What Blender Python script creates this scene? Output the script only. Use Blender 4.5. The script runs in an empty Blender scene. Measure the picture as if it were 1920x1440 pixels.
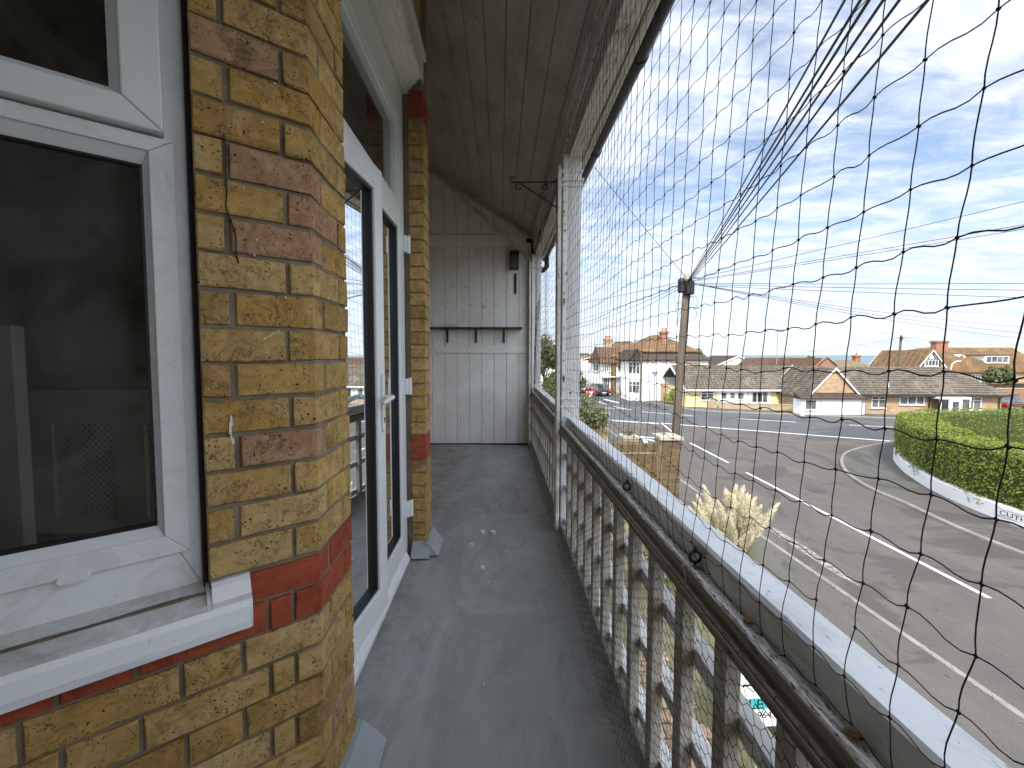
import bpy, math, random
from mathutils import Vector, Matrix
random.seed(7)
R = math.radians
scene = bpy.context.scene

# ------------------------------------------------------------------ camera
# world: X right, Y forward along the balcony, Z up; balcony floor z = 0, street z = -4
GZ = -4.0
cam = bpy.data.cameras.new('camera')
cam.sensor_width = 36.0
cam.lens = 36.0 * 770.0 / 1920.0
cam.shift_x = 22.0 / 1920.0
cam.shift_y = -13.6 / 1920.0
cam.clip_start = 0.02
cam.clip_end = 40000.0
cam_o = bpy.data.objects.new('camera', cam)
cam_o.location = (0, 0, 1.2)
cam_o.rotation_euler = (R(90 - 3), 0, 0)
scene.collection.objects.link(cam_o)
scene.camera = cam_o
scene.render.resolution_x = 1024
scene.render.resolution_y = 768

# ------------------------------------------------------------------ sky and sun
SUN_EL, SUN_AZ = 46.0, 197.0          # azimuth clockwise from +Y: behind the camera, a little to the left
SUN_STR, SKY_STR, CLOUD_STR, EXPO = 2.0, 0.078, 0.63, 1.40
world = bpy.data.worlds.new('World')
scene.world = world
world.use_nodes = True
nt = world.node_tree
nt.nodes.clear()
N = nt.nodes.new
K = nt.links.new
out = N('ShaderNodeOutputWorld')
bg = N('ShaderNodeBackground')
bg.inputs['Strength'].default_value = 1.0
sky = N('ShaderNodeTexSky')
sky.sky_type = 'NISHITA'
sky.sun_disc = False
sky.sun_elevation = R(SUN_EL)
sky.sun_rotation = R(SUN_AZ)
sky.air_density = 1.0
sky.dust_density = 0.6
sky.ozone_density = 1.5
skys = N('ShaderNodeVectorMath'); skys.operation = 'SCALE'
skys.inputs['Scale'].default_value = SKY_STR
K(sky.outputs[0], skys.inputs[0])
tc = N('ShaderNodeTexCoord')
sep = N('ShaderNodeSeparateXYZ'); K(tc.outputs['Generated'], sep.inputs[0])
zc = N('ShaderNodeMath'); zc.operation = 'MAXIMUM'; K(sep.outputs['Z'], zc.inputs[0]); zc.inputs[1].default_value = 0.0
za = N('ShaderNodeMath'); za.operation = 'ADD'; K(zc.outputs[0], za.inputs[0]); za.inputs[1].default_value = 0.13
dx = N('ShaderNodeMath'); dx.operation = 'DIVIDE'; K(sep.outputs['X'], dx.inputs[0]); K(za.outputs[0], dx.inputs[1])
dy = N('ShaderNodeMath'); dy.operation = 'DIVIDE'; K(sep.outputs['Y'], dy.inputs[0]); K(za.outputs[0], dy.inputs[1])
cv = N('ShaderNodeCombineXYZ'); K(dx.outputs[0], cv.inputs[0]); K(dy.outputs[0], cv.inputs[1])
mp = N('ShaderNodeMapping'); K(cv.outputs[0], mp.inputs['Vector'])
mp.inputs['Rotation'].default_value = (0, 0, R(24))
mp.inputs['Scale'].default_value = (0.9, 1.5, 1.0)
mp.inputs['Location'].default_value = (3.1, 1.7, 0)
def wnoise(scale, detail, rough, dist):
    n = N('ShaderNodeTexNoise')
    n.inputs['Scale'].default_value = scale
    n.inputs['Detail'].default_value = detail
    n.inputs['Roughness'].default_value = rough
    n.inputs['Distortion'].default_value = dist
    K(mp.outputs[0], n.inputs['Vector'])
    return n
n1 = wnoise(0.8, 8, 0.58, 0.6)
n2 = wnoise(4.6, 6, 0.62, 0.7)
mixn = N('ShaderNodeMath'); mixn.operation = 'MULTIPLY_ADD'
K(n2.outputs['Fac'], mixn.inputs[0]); mixn.inputs[1].default_value = 0.52; K(n1.outputs['Fac'], mixn.inputs[2])
cr = N('ShaderNodeValToRGB'); K(mixn.outputs[0], cr.inputs[0])
cr.color_ramp.elements[0].position = 0.56; cr.color_ramp.elements[0].color = (0.22, 0.22, 0.22, 1)
cr.color_ramp.elements[1].position = 0.80; cr.color_ramp.elements[1].color = (0.96, 0.96, 0.96, 1)
ccol = N('ShaderNodeValToRGB'); K(n2.outputs['Fac'], ccol.inputs[0])
ccol.color_ramp.elements[0].position = 0.30; ccol.color_ramp.elements[0].color = (0.43 * CLOUD_STR, 0.505 * CLOUD_STR, 0.64 * CLOUD_STR, 1)
ccol.color_ramp.elements[1].position = 0.68; ccol.color_ramp.elements[1].color = (0.69 * CLOUD_STR, 0.72 * CLOUD_STR, 0.775 * CLOUD_STR, 1)
mx = N('ShaderNodeMix'); mx.data_type = 'RGBA'
# thin cloud is brighter towards the sun (forward scattering)
SDIR = (math.sin(R(SUN_AZ)) * math.cos(R(SUN_EL)), math.cos(R(SUN_AZ)) * math.cos(R(SUN_EL)), math.sin(R(SUN_EL)))
dt = N('ShaderNodeVectorMath'); dt.operation = 'DOT_PRODUCT'; K(tc.outputs['Generated'], dt.inputs[0]); dt.inputs[1].default_value = SDIR
mr_ = N('ShaderNodeMapRange'); K(dt.outputs['Value'], mr_.inputs['Value'])
mr_.inputs['From Min'].default_value = -0.3; mr_.inputs['From Max'].default_value = 1.0; mr_.inputs['To Min'].default_value = 1.0; mr_.inputs['To Max'].default_value = 2.9
mr_.interpolation_type = 'SMOOTHSTEP'
csc = N('ShaderNodeVectorMath'); csc.operation = 'SCALE'; K(ccol.outputs[0], csc.inputs[0]); K(mr_.outputs[0], csc.inputs['Scale'])
K(cr.outputs[0], mx.inputs['Factor']); K(skys.outputs[0], mx.inputs[6]); K(csc.outputs[0], mx.inputs[7])
K(mx.outputs[2], bg.inputs['Color'])
K(bg.outputs[0], out.inputs[0])

sun = bpy.data.lights.new('sun', 'SUN')
sun.energy = SUN_STR
sun.angle = R(10.0)
sun.color = (1.0, 0.95, 0.86)
sun_o = bpy.data.objects.new('sun', sun)
ds = Vector((math.sin(R(SUN_AZ)) * math.cos(R(SUN_EL)), math.cos(R(SUN_AZ)) * math.cos(R(SUN_EL)), math.sin(R(SUN_EL))))
sun_o.rotation_euler = (-ds).to_track_quat('-Z', 'Y').to_euler()
scene.collection.objects.link(sun_o)

scene.view_settings.view_transform = 'Standard'
scene.view_settings.look = 'None'
scene.view_settings.gamma = 1.0
scene.view_settings.exposure = EXPO
scene.view_settings.use_curve_mapping = False
scene.render.engine = 'CYCLES'
scene.cycles.max_bounces = 10
scene.cycles.diffuse_bounces = 5
scene.cycles.transparent_max_bounces = 16

# ------------------------------------------------------------------ helpers
def tag(o, label=None, cat=None, group=None, kind=None):
    if label: o['label'] = label
    if cat: o['category'] = cat
    if group: o['group'] = group
    if kind: o['kind'] = kind
    return o

def empty(name, loc=(0, 0, 0), rz=0.0, label=None, cat=None, group=None, parent=None):
    o = bpy.data.objects.new(name, None)
    o.empty_display_size = 0.1
    o.location = loc
    o.rotation_euler = (0, 0, rz)
    scene.collection.objects.link(o)
    if parent: o.parent = parent
    return tag(o, label, cat, group)

class MB:
    """collects shapes and links them as ONE mesh object"""
    def __init__(self, fn=None):
        self.v = []; self.f = []; self.fn = fn
    def add(self, vs, fs):
        b = len(self.v)
        self.v += [tuple(p) for p in vs]
        self.f += [tuple(b + i for i in q) for q in fs]
        return self
    def box(self, x0, x1, y0, y1, z0, z1):
        if x0 > x1: x0, x1 = x1, x0
        if y0 > y1: y0, y1 = y1, y0
        if z0 > z1: z0, z1 = z1, z0
        return self.add([(x0, y0, z0), (x1, y0, z0), (x1, y1, z0), (x0, y1, z0), (x0, y0, z1), (x1, y0, z1), (x1, y1, z1), (x0, y1, z1)],
                        [(0, 3, 2, 1), (4, 5, 6, 7), (0, 1, 5, 4), (1, 2, 6, 5), (2, 3, 7, 6), (3, 0, 4, 7)])
    def prism(self, poly, z0, z1, fn=None):
        """poly: list of (a, b), extruded along the third axis; fn maps (a, b, c) to a point"""
        fn = fn or (lambda a, b, c: (a, b, c))
        n = len(poly)
        ar = sum(poly[i][0] * poly[(i + 1) % n][1] - poly[(i + 1) % n][0] * poly[i][1] for i in range(n))
        if ar < 0: poly = poly[::-1]
        vs = [fn(a, b, z0) for a, b in poly] + [fn(a, b, z1) for a, b in poly]
        fs = [tuple(range(n - 1, -1, -1)), tuple(range(n, 2 * n))]
        fs += [(i, (i + 1) % n, n + (i + 1) % n, n + i) for i in range(n)]
        return self.add(vs, fs)
    def poly(self, pts):
        return self.add(pts, [tuple(range(len(pts)))])
    def bar(self, p, q, w, h, up=(0, 0, 1)):
        p = Vector(p); q = Vector(q); d = (q - p).normalized()
        u = Vector(up)
        s = d.cross(u)
        if s.length < 1e-5: s = d.cross(Vector((1, 0, 0)))
        s.normalize(); u = s.cross(d).normalized()
        a = s * (w / 2); b = u * (h / 2)
        vs = [p - a - b, p + a - b, p + a + b, p - a + b, q - a - b, q + a - b, q + a + b, q - a + b]
        return self.add(vs, [(0, 3, 2, 1), (4, 5, 6, 7), (0, 1, 5, 4), (1, 2, 6, 5), (2, 3, 7, 6), (3, 0, 4, 7)])
    def tube(self, pts, r, n=6, cap=True):
        pts = [Vector(p) for p in pts]
        m = len(pts)
        if m < 2: return self
        rr = r if isinstance(r, (list, tuple)) else [r] * m
        d0 = (pts[1] - pts[0]).normalized()
        ref = Vector((0, 0, 1)) if abs(d0.z) < 0.9 else Vector((1, 0, 0))
        s = d0.cross(ref).normalized()
        vs = []
        for i in range(m):
            d = (pts[min(i + 1, m - 1)] - pts[max(i - 1, 0)])
            if d.length < 1e-9: d = d0.copy()
            d.normalize()
            s = (s - d * s.dot(d))
            if s.length < 1e-6: s = d.orthogonal()
            s.normalize()
            t = d.cross(s)
            for k in range(n):
                a = 2 * math.pi * k / n
                vs.append(pts[i] + (s * math.cos(a) + t * math.sin(a)) * rr[i])
        fs = []
        for i in range(m - 1):
            for k in range(n):
                fs.append((i * n + k, i * n + (k + 1) % n, (i + 1) * n + (k + 1) % n, (i + 1) * n + k))
        if cap:
            fs.append(tuple(range(n - 1, -1, -1)))
            fs.append(tuple((m - 1) * n + k for k in range(n)))
        return self.add(vs, fs)
    def lathe(self, c, prof, n=16):
        """prof: (radius, z) list round a vertical axis through c"""
        vs = []
        for r, z in prof:
            for k in range(n):
                a = 2 * math.pi * k / n
                vs.append((c[0] + r * math.cos(a), c[1] + r * math.sin(a), c[2] + z))
        fs = []
        for i in range(len(prof) - 1):
            for k in range(n):
                fs.append((i * n + k, i * n + (k + 1) % n, (i + 1) * n + (k + 1) % n, (i + 1) * n + k))
        fs.append(tuple(range(n - 1, -1, -1)))
        fs.append(tuple((len(prof) - 1) * n + k for k in range(n)))
        return self.add(vs, fs)
    def build(self, name, mat, parent=None, label=None, cat=None, group=None, kind=None, bevel=0.0, smooth=False, seg=1):
        me = bpy.data.meshes.new(name)
        vs = self.v if self.fn is None else [self.fn(*p) for p in self.v]
        me.from_pydata(vs, [], self.f)
        me.materials.append(mat)
        if smooth: me.polygons.foreach_set('use_smooth', [True] * len(me.polygons))
        me.update()
        o = bpy.data.objects.new(name, me)
        scene.collection.objects.link(o)
        if parent: o.parent = parent
        if bevel:
            b = o.modifiers.new('bevel', 'BEVEL'); b.width = bevel; b.segments = seg; b.limit_method = 'ANGLE'; b.angle_limit = R(40)
        return tag(o, label, cat, group, kind)

def text_mesh(txt, size, name, mat, parent, M, depth=0.001, align='LEFT', sx=1.0):
    cu = bpy.data.curves.new(name, 'FONT')
    cu.body = txt; cu.size = size; cu.extrude = depth; cu.align_x = align
    to = bpy.data.objects.new(name, cu)
    scene.collection.objects.link(to)
    dg = bpy.context.evaluated_depsgraph_get()
    me = bpy.data.meshes.new_from_object(to.evaluated_get(dg))
    bpy.data.objects.remove(to)
    me.transform(Matrix.Diagonal((sx, 1, 1, 1)))
    me.transform(M)
    me.materials.clear(); me.materials.append(mat)
    o = bpy.data.objects.new(name, me)
    scene.collection.objects.link(o)
    o.parent = parent
    return o

# ------------------------------------------------------------------ materials
MATS = {}
class G:
    """tiny node-graph helper"""
    def __init__(self, name):
        self.m = bpy.data.materials.new(name); self.m.use_nodes = True
        self.t = self.m.node_tree; self.t.nodes.clear()
        self.o = self.n('ShaderNodeOutputMaterial')
        self.tc = self.n('ShaderNodeTexCoord')
        MATS[name] = self.m
    def n(self, k): return self.t.nodes.new(k)
    def l(self, a, b): self.t.links.new(a, b)
    def coord(self, sc=(1, 1, 1), kind='Object', loc=(0, 0, 0), rot=(0, 0, 0)):
        m = self.n('ShaderNodeMapping'); self.l(self.tc.outputs[kind], m.inputs[0])
        m.inputs['Scale'].default_value = sc; m.inputs['Location'].default_value = loc; m.inputs['Rotation'].default_value = rot
        return m.outputs[0]
    def noise(self, scale, detail=5, rough=0.6, dist=0.0, vec=None):
        n = self.n('ShaderNodeTexNoise')
        n.inputs['Scale'].default_value = scale; n.inputs['Detail'].default_value = detail
        n.inputs['Roughness'].default_value = rough; n.inputs['Distortion'].default_value = dist
        self.l(vec if vec is not None else self.tc.outputs['Object'], n.inputs['Vector'])
        return n.outputs['Fac']
    def vor(self, scale, vec=None, feature='F1', rnd=1.0):
        n = self.n('ShaderNodeTexVoronoi'); n.feature = feature
        n.inputs['Scale'].default_value = scale; n.inputs['Randomness'].default_value = rnd
        self.l(vec if vec is not None else self.tc.outputs['Object'], n.inputs['Vector'])
        return n.outputs['Distance']
    def ramp(self, fac, stops):
        r = self.n('ShaderNodeValToRGB'); self.l(fac, r.inputs[0])
        e = r.color_ramp.elements
        while len(e) < len(stops): e.new(0.5)
        for i, (p, c) in enumerate(stops):
            e[i].position = p
            e[i].color = (c, c, c, 1) if isinstance(c, (int, float)) else (c[0], c[1], c[2], 1)
        return r.outputs[0]
    def mix(self, fac, a, b, mode='MIX'):
        x = self.n('ShaderNodeMix'); x.data_type = 'RGBA'; x.blend_type = mode
        for v, s in ((fac, 'Factor'), (a, 6), (b, 7)):
            if isinstance(v, (int, float)): x.inputs[s].default_value = v if s == 'Factor' else (v, v, v, 1)
            elif isinstance(v, (tuple, list)): x.inputs[s].default_value = (v[0], v[1], v[2], 1)
            else: self.l(v, x.inputs[s])
        return x.outputs[2]
    def math(self, op, a, b=0.0, c=None):
        x = self.n('ShaderNodeMath'); x.operation = op
        for i, v in enumerate((a, b, c)):
            if v is None: continue
            if isinstance(v, (int, float)): x.inputs[i].default_value = v
            else: self.l(v, x.inputs[i])
        return x.outputs[0]
    def bump(self, h, strength=0.3, dist=0.01, prev=None):
        b = self.n('ShaderNodeBump'); b.inputs['Strength'].default_value = strength; b.inputs['Distance'].default_value = dist
        self.l(h, b.inputs['Height'])
        if prev is not None: self.l(prev, b.inputs['Normal'])
        return b.outputs[0]
    def done(self, col, rough=0.7, normal=None, metal=0.0, spec=0.5, extra=None):
        p = self.n('ShaderNodeBsdfPrincipled')
        if isinstance(col, (tuple, list)): p.inputs['Base Color'].default_value = (col[0], col[1], col[2], 1)
        else: self.l(col, p.inputs['Base Color'])
        if isinstance(rough, (int, float)): p.inputs['Roughness'].default_value = rough
        else: self.l(rough, p.inputs['Roughness'])
        p.inputs['Metallic'].default_value = metal
        p.inputs['Specular IOR Level'].default_value = spec
        if normal is not None: self.l(normal, p.inputs['Normal'])
        if extra: extra(p)
        self.l(p.outputs[0], self.o.inputs[0])
        return self.m

def plain(name, c1, c2=None, scale=4.0, rough=0.6, bump=0.15, bs=40.0, bd=0.004, metal=0.0, sc=(1, 1, 1), spec=0.4, lo=0.35, hi=0.68):
    """two close colours mixed by noise, with fine relief"""
    g = G(name)
    c2 = c2 or tuple(x * 0.82 for x in c1)
    v = g.coord(sc)
    col = g.mix(g.ramp(g.noise(scale, 6, 0.62, 0.3, v), [(lo, 0.0), (hi, 1.0)]), c1, c2)
    nm = g.bump(g.noise(bs, 4, 0.6, 0, v), bump, bd) if bump else None
    return g.done(col, rough, nm, metal, spec)

def weathered(name, base, stain, dark, amount=0.5, grain=(1, 1, 1), scale=6.0, rough=0.6, flake=0.5):
    """old paint on timber: dirty film, flaked and stained patches, grain"""
    g = G(name)
    v = g.coord(grain)
    col = g.mix(g.ramp(g.noise(2.2, 6, 0.65, 0.6), [(0.35, 0.0), (0.75, 1.0)]), base, tuple(x * 0.8 for x in base))
    st = g.ramp(g.noise(scale, 8, 0.72, 0.8, v), [(0.58 - 0.2 * amount, 0.0), (0.70 - 0.14 * amount, 1.0)])
    col = g.mix(g.math('MULTIPLY', st, 0.85), col, stain)
    fl = g.ramp(g.noise(scale * 4.3, 7, 0.75, 0.4, v), [(0.645 - 0.12 * flake, 0.0), (0.685 - 0.12 * flake, 1.0)])
    col = g.mix(fl, col, dark)
    h = g.mix(0.5, g.noise(scale * 6, 5, 0.7, 0, v), fl)
    return g.done(col, rough, g.bump(h, 0.35, 0.003), 0, 0.35)
# --- stock bricks: colour per brick from Object Info random, mottling, burnt pits
def stock_brick(name, stops, pit=1.0, palec=(0.62, 0.5, 0.33), pal=0.45):
    g = G(name)
    oi = g.n('ShaderNodeObjectInfo')
    base = g.ramp(oi.outputs['Random'], stops)
    off = g.n('ShaderNodeVectorMath'); off.operation = 'SCALE'
    cmb = g.n('ShaderNodeCombineXYZ')
    g.l(oi.outputs['Random'], cmb.inputs[0]); g.l(oi.outputs['Random'], cmb.inputs[2])
    sc = g.n('ShaderNodeVectorMath'); sc.operation = 'SCALE'; sc.inputs['Scale'].default_value = 37.0
    g.l(cmb.outputs[0], sc.inputs[0])
    ad = g.n('ShaderNodeVectorMath'); ad.operation = 'ADD'
    g.l(g.tc.outputs['Object'], ad.inputs[0]); g.l(sc.outputs[0], ad.inputs[1])
    v = ad.outputs[0]
    mott = g.ramp(g.noise(19, 8, 0.74, 0.8, v), [(0.36, 0.0), (0.62, 1.0)])
    col = g.mix(mott, g.mix(0.85, base, 0.55, 'MULTIPLY'), base)
    pale = g.ramp(g.noise(11, 7, 0.72, 1.4, v), [(0.5, 0.0), (0.66, 1.0)])
    col = g.mix(g.math('MULTIPLY', pale, pal), col, palec)
    grime = g.ramp(g.noise(24, 8, 0.76, 1.1, v), [(0.54, 0.0), (0.66, 1.0)])
    col = g.mix(g.math('MULTIPLY', grime, 0.72 * pit), col, (0.12, 0.085, 0.045))
    dv = g.n('ShaderNodeTexNoise'); dv.inputs['Scale'].default_value = 40; g.l(v, dv.inputs['Vector'])
    ds_ = g.n('ShaderNodeVectorMath'); ds_.operation = 'MULTIPLY_ADD'; g.l(dv.outputs['Color'], ds_.inputs[0]); ds_.inputs[1].default_value = (0.02, 0.02, 0.02); g.l(v, ds_.inputs[2])
    p1 = g.ramp(g.vor(150, ds_.outputs[0]), [(0.14, 1.0), (0.3, 0.0)])
    pm = g.ramp(g.noise(30, 3, 0.5, 0, v), [(0.48, 0.0), (0.58, 1.0)])
    pits = g.math('MULTIPLY', p1, pm)
    p2 = g.ramp(g.vor(48, ds_.outputs[0]), [(0.08, 1.0), (0.14, 0.0)])
    pm2 = g.ramp(g.noise(17, 3, 0.5, 0, v), [(0.47, 0.0), (0.55, 1.0)])
    pits = g.math('MAXIMUM', pits, g.math('MULTIPLY', p2, pm2))
    col = g.mix(g.math('MULTIPLY', pits, 0.92 * pit), col, (0.025, 0.018, 0.012))
    vn = g.noise(16, 6, 0.7, 1.6, v)
    vein = g.ramp(g.math('ABSOLUTE', g.math('SUBTRACT', vn, 0.5)), [(0.0, 1.0), (0.022, 0.0)])
    vmask = g.ramp(g.noise(8, 3, 0.5, 0, v), [(0.45, 0.0), (0.6, 1.0)])
    vein = g.math('MULTIPLY', vein, vmask)
    col = g.mix(g.math('MULTIPLY', vein, 0.7 * pit), col, (0.05, 0.035, 0.02))
    h1 = g.noise(120, 6, 0.75, 0.3, v)
    n = g.bump(g.noise(26, 6, 0.7, 0.8, v), 0.5, 0.006)
    n = g.bump(h1, 0.5, 0.0016, n)
    inv = g.math('SUBTRACT', 1.0, pits)
    n = g.bump(inv, 0.7, 0.003, n)
    return g.done(col, 0.9, n, 0, 0.2)

M_BRICK = stock_brick('stock_brick', [(0.0, (0.40, 0.23, 0.068)), (0.2, (0.53, 0.345, 0.12)), (0.4, (0.455, 0.268, 0.072)), (0.62, (0.55, 0.37, 0.15)), (0.8, (0.43, 0.26, 0.078)), (0.92, (0.33, 0.205, 0.074)), (0.955, (0.44, 0.25, 0.14)), (1.0, (0.40, 0.21, 0.12))], 1.15, (0.60, 0.46, 0.26), 0.36)
M_RED = stock_brick('red_brick', [(0.0, (0.40, 0.085, 0.04)), (0.6, (0.36, 0.075, 0.035)), (1.0, (0.30, 0.06, 0.035))], 0.4, (0.44, 0.13, 0.07), 0.35)
M_GARDENBRICK = stock_brick('garden_brick', [(0.0, (0.13, 0.095, 0.05)), (0.4, (0.19, 0.135, 0.07)), (0.75, (0.10, 0.075, 0.045)), (1.0, (0.16, 0.085, 0.05))], 0.4, (0.3, 0.24, 0.14), 0.3)
M_MORTAR = plain('mortar', (0.25, 0.205, 0.15), (0.13, 0.10, 0.07), 9, 0.95, 0.7, 160, 0.004, spec=0.2)
M_PALEMORTAR = plain('pale_mortar', (0.34, 0.285, 0.185), (0.23, 0.185, 0.12), 7, 0.95, 0.6, 90, 0.004, spec=0.2)

def brick_wall_mat(name, c1, c2, cm, kind='Object', w=0.225, h=0.0765, msize=0.01):
    g = G(name)
    s = g.n('ShaderNodeSeparateXYZ'); g.l(g.tc.outputs[kind], s.inputs[0])
    a = g.math('ADD', s.outputs['X'], s.outputs['Y'])
    c = g.n('ShaderNodeCombineXYZ'); g.l(a, c.inputs[0]); g.l(s.outputs['Z'], c.inputs[1])
    b = g.n('ShaderNodeTexBrick')
    b.inputs['Scale'].default_value = 1.0
    b.inputs['Brick Width'].default_value = w; b.inputs['Row Height'].default_value = h
    b.inputs['Mortar Size'].default_value = msize; b.inputs['Mortar Smooth'].default_value = 0.2
    b.inputs['Color1'].default_value = (*c1, 1); b.inputs['Color2'].default_value = (*c2, 1); b.inputs['Mortar'].default_value = (*cm, 1)
    g.l(c.outputs[0], b.inputs['Vector'])
    col = g.mix(g.ramp(g.noise(1.3, 6, 0.7), [(0.4, 0.0), (0.7, 0.4)]), b.outputs['Color'], (0.10, 0.075, 0.05))
    n = g.bump(g.math('SUBTRACT', 1.0, b.outputs['Fac']), 0.6, 0.006)
    return g.done(col, 0.9, n, 0, 0.2)

M_BRICKWALL = brick_wall_mat('brickwork', (0.50, 0.34, 0.13), (0.36, 0.22, 0.08), (0.33, 0.28, 0.22))
M_DARKWALL = brick_wall_mat('sooty_brickwork', (0.10, 0.05, 0.03), (0.07, 0.04, 0.025), (0.06, 0.05, 0.04))
M_UPVC = plain('white_upvc', (0.74, 0.75, 0.74), (0.66, 0.67, 0.66), 3.0, 0.32, 0.03, 60, 0.001, spec=0.5)
def upvc_dirty():
    g = G('dirty_upvc')
    d = g.ramp(g.noise(9, 8, 0.75, 1.0), [(0.5, 0.0), (0.75, 1.0)])
    sp = g.ramp(g.noise(160, 3, 0.6, 0), [(0.6, 0.0), (0.7, 1.0)])
    col = g.mix(g.math('MULTIPLY', d, 0.55), (0.74, 0.75, 0.74), (0.42, 0.41, 0.38))
    col = g.mix(g.math('MULTIPLY', sp, 0.22), col, (0.3, 0.28, 0.25))
    return g.done(col, 0.42, g.bump(g.noise(90, 3), 0.1, 0.001), 0, 0.4)
M_UPVCD = upvc_dirty()
def sill_mat():
    g = G('painted_sill')
    geo = g.n('ShaderNodeNewGeometry')
    s = g.n('ShaderNodeSeparateXYZ'); g.l(geo.outputs['Normal'], s.inputs[0])
    up = g.ramp(s.outputs['Z'], [(0.55, 0.0), (0.8, 1.0)])
    d = g.ramp(g.noise(10, 8, 0.72, 1.2), [(0.3, 0.15), (0.65, 1.0)])
    col = g.mix(g.math('MULTIPLY', g.math('MULTIPLY', up, d), 0.75), (0.80, 0.81, 0.80), (0.30, 0.28, 0.24))
    sp = g.ramp(g.noise(55, 6, 0.7, 0.5), [(0.62, 0.0), (0.7, 1.0)])
    col = g.mix(g.math('MULTIPLY', sp, 0.35), col, (0.3, 0.28, 0.25))
    return g.done(col, 0.6, g.bump(g.noise(45, 6, 0.7), 0.35, 0.003), 0, 0.3)
M_SILL = sill_mat()
M_SEAL = plain('black_sealant', (0.012, 0.009, 0.007), (0.03, 0.018, 0.01), 20, 0.7, 0.5, 60, 0.004)
M_RUBBER = plain('black_gasket', (0.01, 0.01, 0.011), None, 20, 0.5, 0.0)

def glass(name, tint=(0.93, 0.92, 0.89), gain=1.7, rough=0.0, dirt=0.0):
    g = G(name)
    fr = g.n('ShaderNodeFresnel'); fr.inputs['IOR'].default_value = 1.5
    fac = g.math('MINIMUM', g.math('MULTIPLY', fr.outputs[0], gain), 0.95)
    tr = g.n('ShaderNodeBsdfTransparent'); tr.inputs[0].default_value = (*tint, 1)
    gl = g.n('ShaderNodeBsdfGlossy'); gl.inputs['Color'].default_value = (0.95, 0.97, 0.98, 1); gl.inputs['Roughness'].default_value = rough
    nm = g.bump(g.noise(0.9, 2, 0.5), 0.05, 0.01)
    g.l(nm, gl.inputs['Normal'])
    mx_ = g.n('ShaderNodeMixShader'); g.l(fac, mx_.inputs[0]); g.l(tr.outputs[0], mx_.inputs[1]); g.l(gl.outputs[0], mx_.inputs[2])
    last = mx_.outputs[0]
    if dirt:
        df = g.n('ShaderNodeBsdfDiffuse'); df.inputs[0].default_value = (0.5, 0.49, 0.46, 1)
        dm = g.ramp(g.noise(7, 7, 0.75, 0.8), [(0.4, 0.0), (0.8, dirt)])
        m2 = g.n('ShaderNodeMixShader'); g.l(dm, m2.inputs[0]); g.l(last, m2.inputs[1]); g.l(df.outputs[0], m2.inputs[2])
        last = m2.outputs[0]
    g.l(last, g.o.inputs[0])
    return g.m
M_GLASS = glass('window_glass', gain=0.8, dirt=0.07)
M_DOORGLASS = glass('door_glass', (0.8, 0.84, 0.84), 1.2, 0.0, 0.05)
def far_glass():
    g = G('far_glass')
    return g.done(g.ramp(g.noise(0.8, 3), [(0.4, (0.03, 0.035, 0.04)), (0.6, (0.16, 0.16, 0.15))]), 0.08, None, 0, 0.7)
M_FARGLASS = far_glass()

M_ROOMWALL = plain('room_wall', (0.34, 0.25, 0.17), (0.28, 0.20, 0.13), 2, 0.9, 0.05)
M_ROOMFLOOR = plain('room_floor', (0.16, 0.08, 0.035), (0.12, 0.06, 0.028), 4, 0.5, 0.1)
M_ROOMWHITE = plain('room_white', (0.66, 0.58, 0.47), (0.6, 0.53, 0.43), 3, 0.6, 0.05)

M_TIMBER = weathered('old_white_timber', (0.72, 0.71, 0.67), (0.46, 0.42, 0.35), (0.13, 0.10, 0.075), 0.35, (1, 0.25, 1), 7.0, 0.6, 0.15)
M_POST = weathered('white_post_paint', (0.76, 0.76, 0.74), (0.50, 0.46, 0.39), (0.16, 0.10, 0.06), 0.3, (1, 1, 0.2), 13.0, 0.55, 0.2)
M_CAP = weathered('white_capping_paint', (0.80, 0.805, 0.80), (0.56, 0.555, 0.53), (0.2, 0.19, 0.17), 0.42, (1, 0.4, 1), 22.0, 0.55, 0.22)
M_FLAKE = weathered('flaking_rail_paint', (0.80, 0.79, 0.76), (0.46, 0.43, 0.38), (0.07, 0.055, 0.04), 0.55, (2.2, 0.6, 2.2), 26.0, 0.75, 0.85)
M_RAIL = weathered('grimy_brown_rail', (0.20, 0.16, 0.115), (0.075, 0.05, 0.032), (0.022, 0.015, 0.01), 0.6, (1.5, 0.18, 1.5), 14.0, 0.55, 0.4)
M_BAL = weathered('baluster_paint', (0.56, 0.525, 0.46), (0.28, 0.215, 0.145), (0.10, 0.07, 0.045), 0.75, (1, 1, 0.35), 13.0, 0.6, 0.35)
M_BEAM = weathered('beam_paint', (0.72, 0.69, 0.63), (0.42, 0.36, 0.28), (0.06, 0.042, 0.03), 0.5, (1, 0.3, 1), 9.0, 0.65, 0.42)
M_ENDBOARD = weathered('end_wall_paint', (0.80, 0.79, 0.755), (0.64, 0.62, 0.575), (0.2, 0.18, 0.15), 0.3, (1, 1, 0.3), 6.0, 0.5, 0.12)

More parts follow.
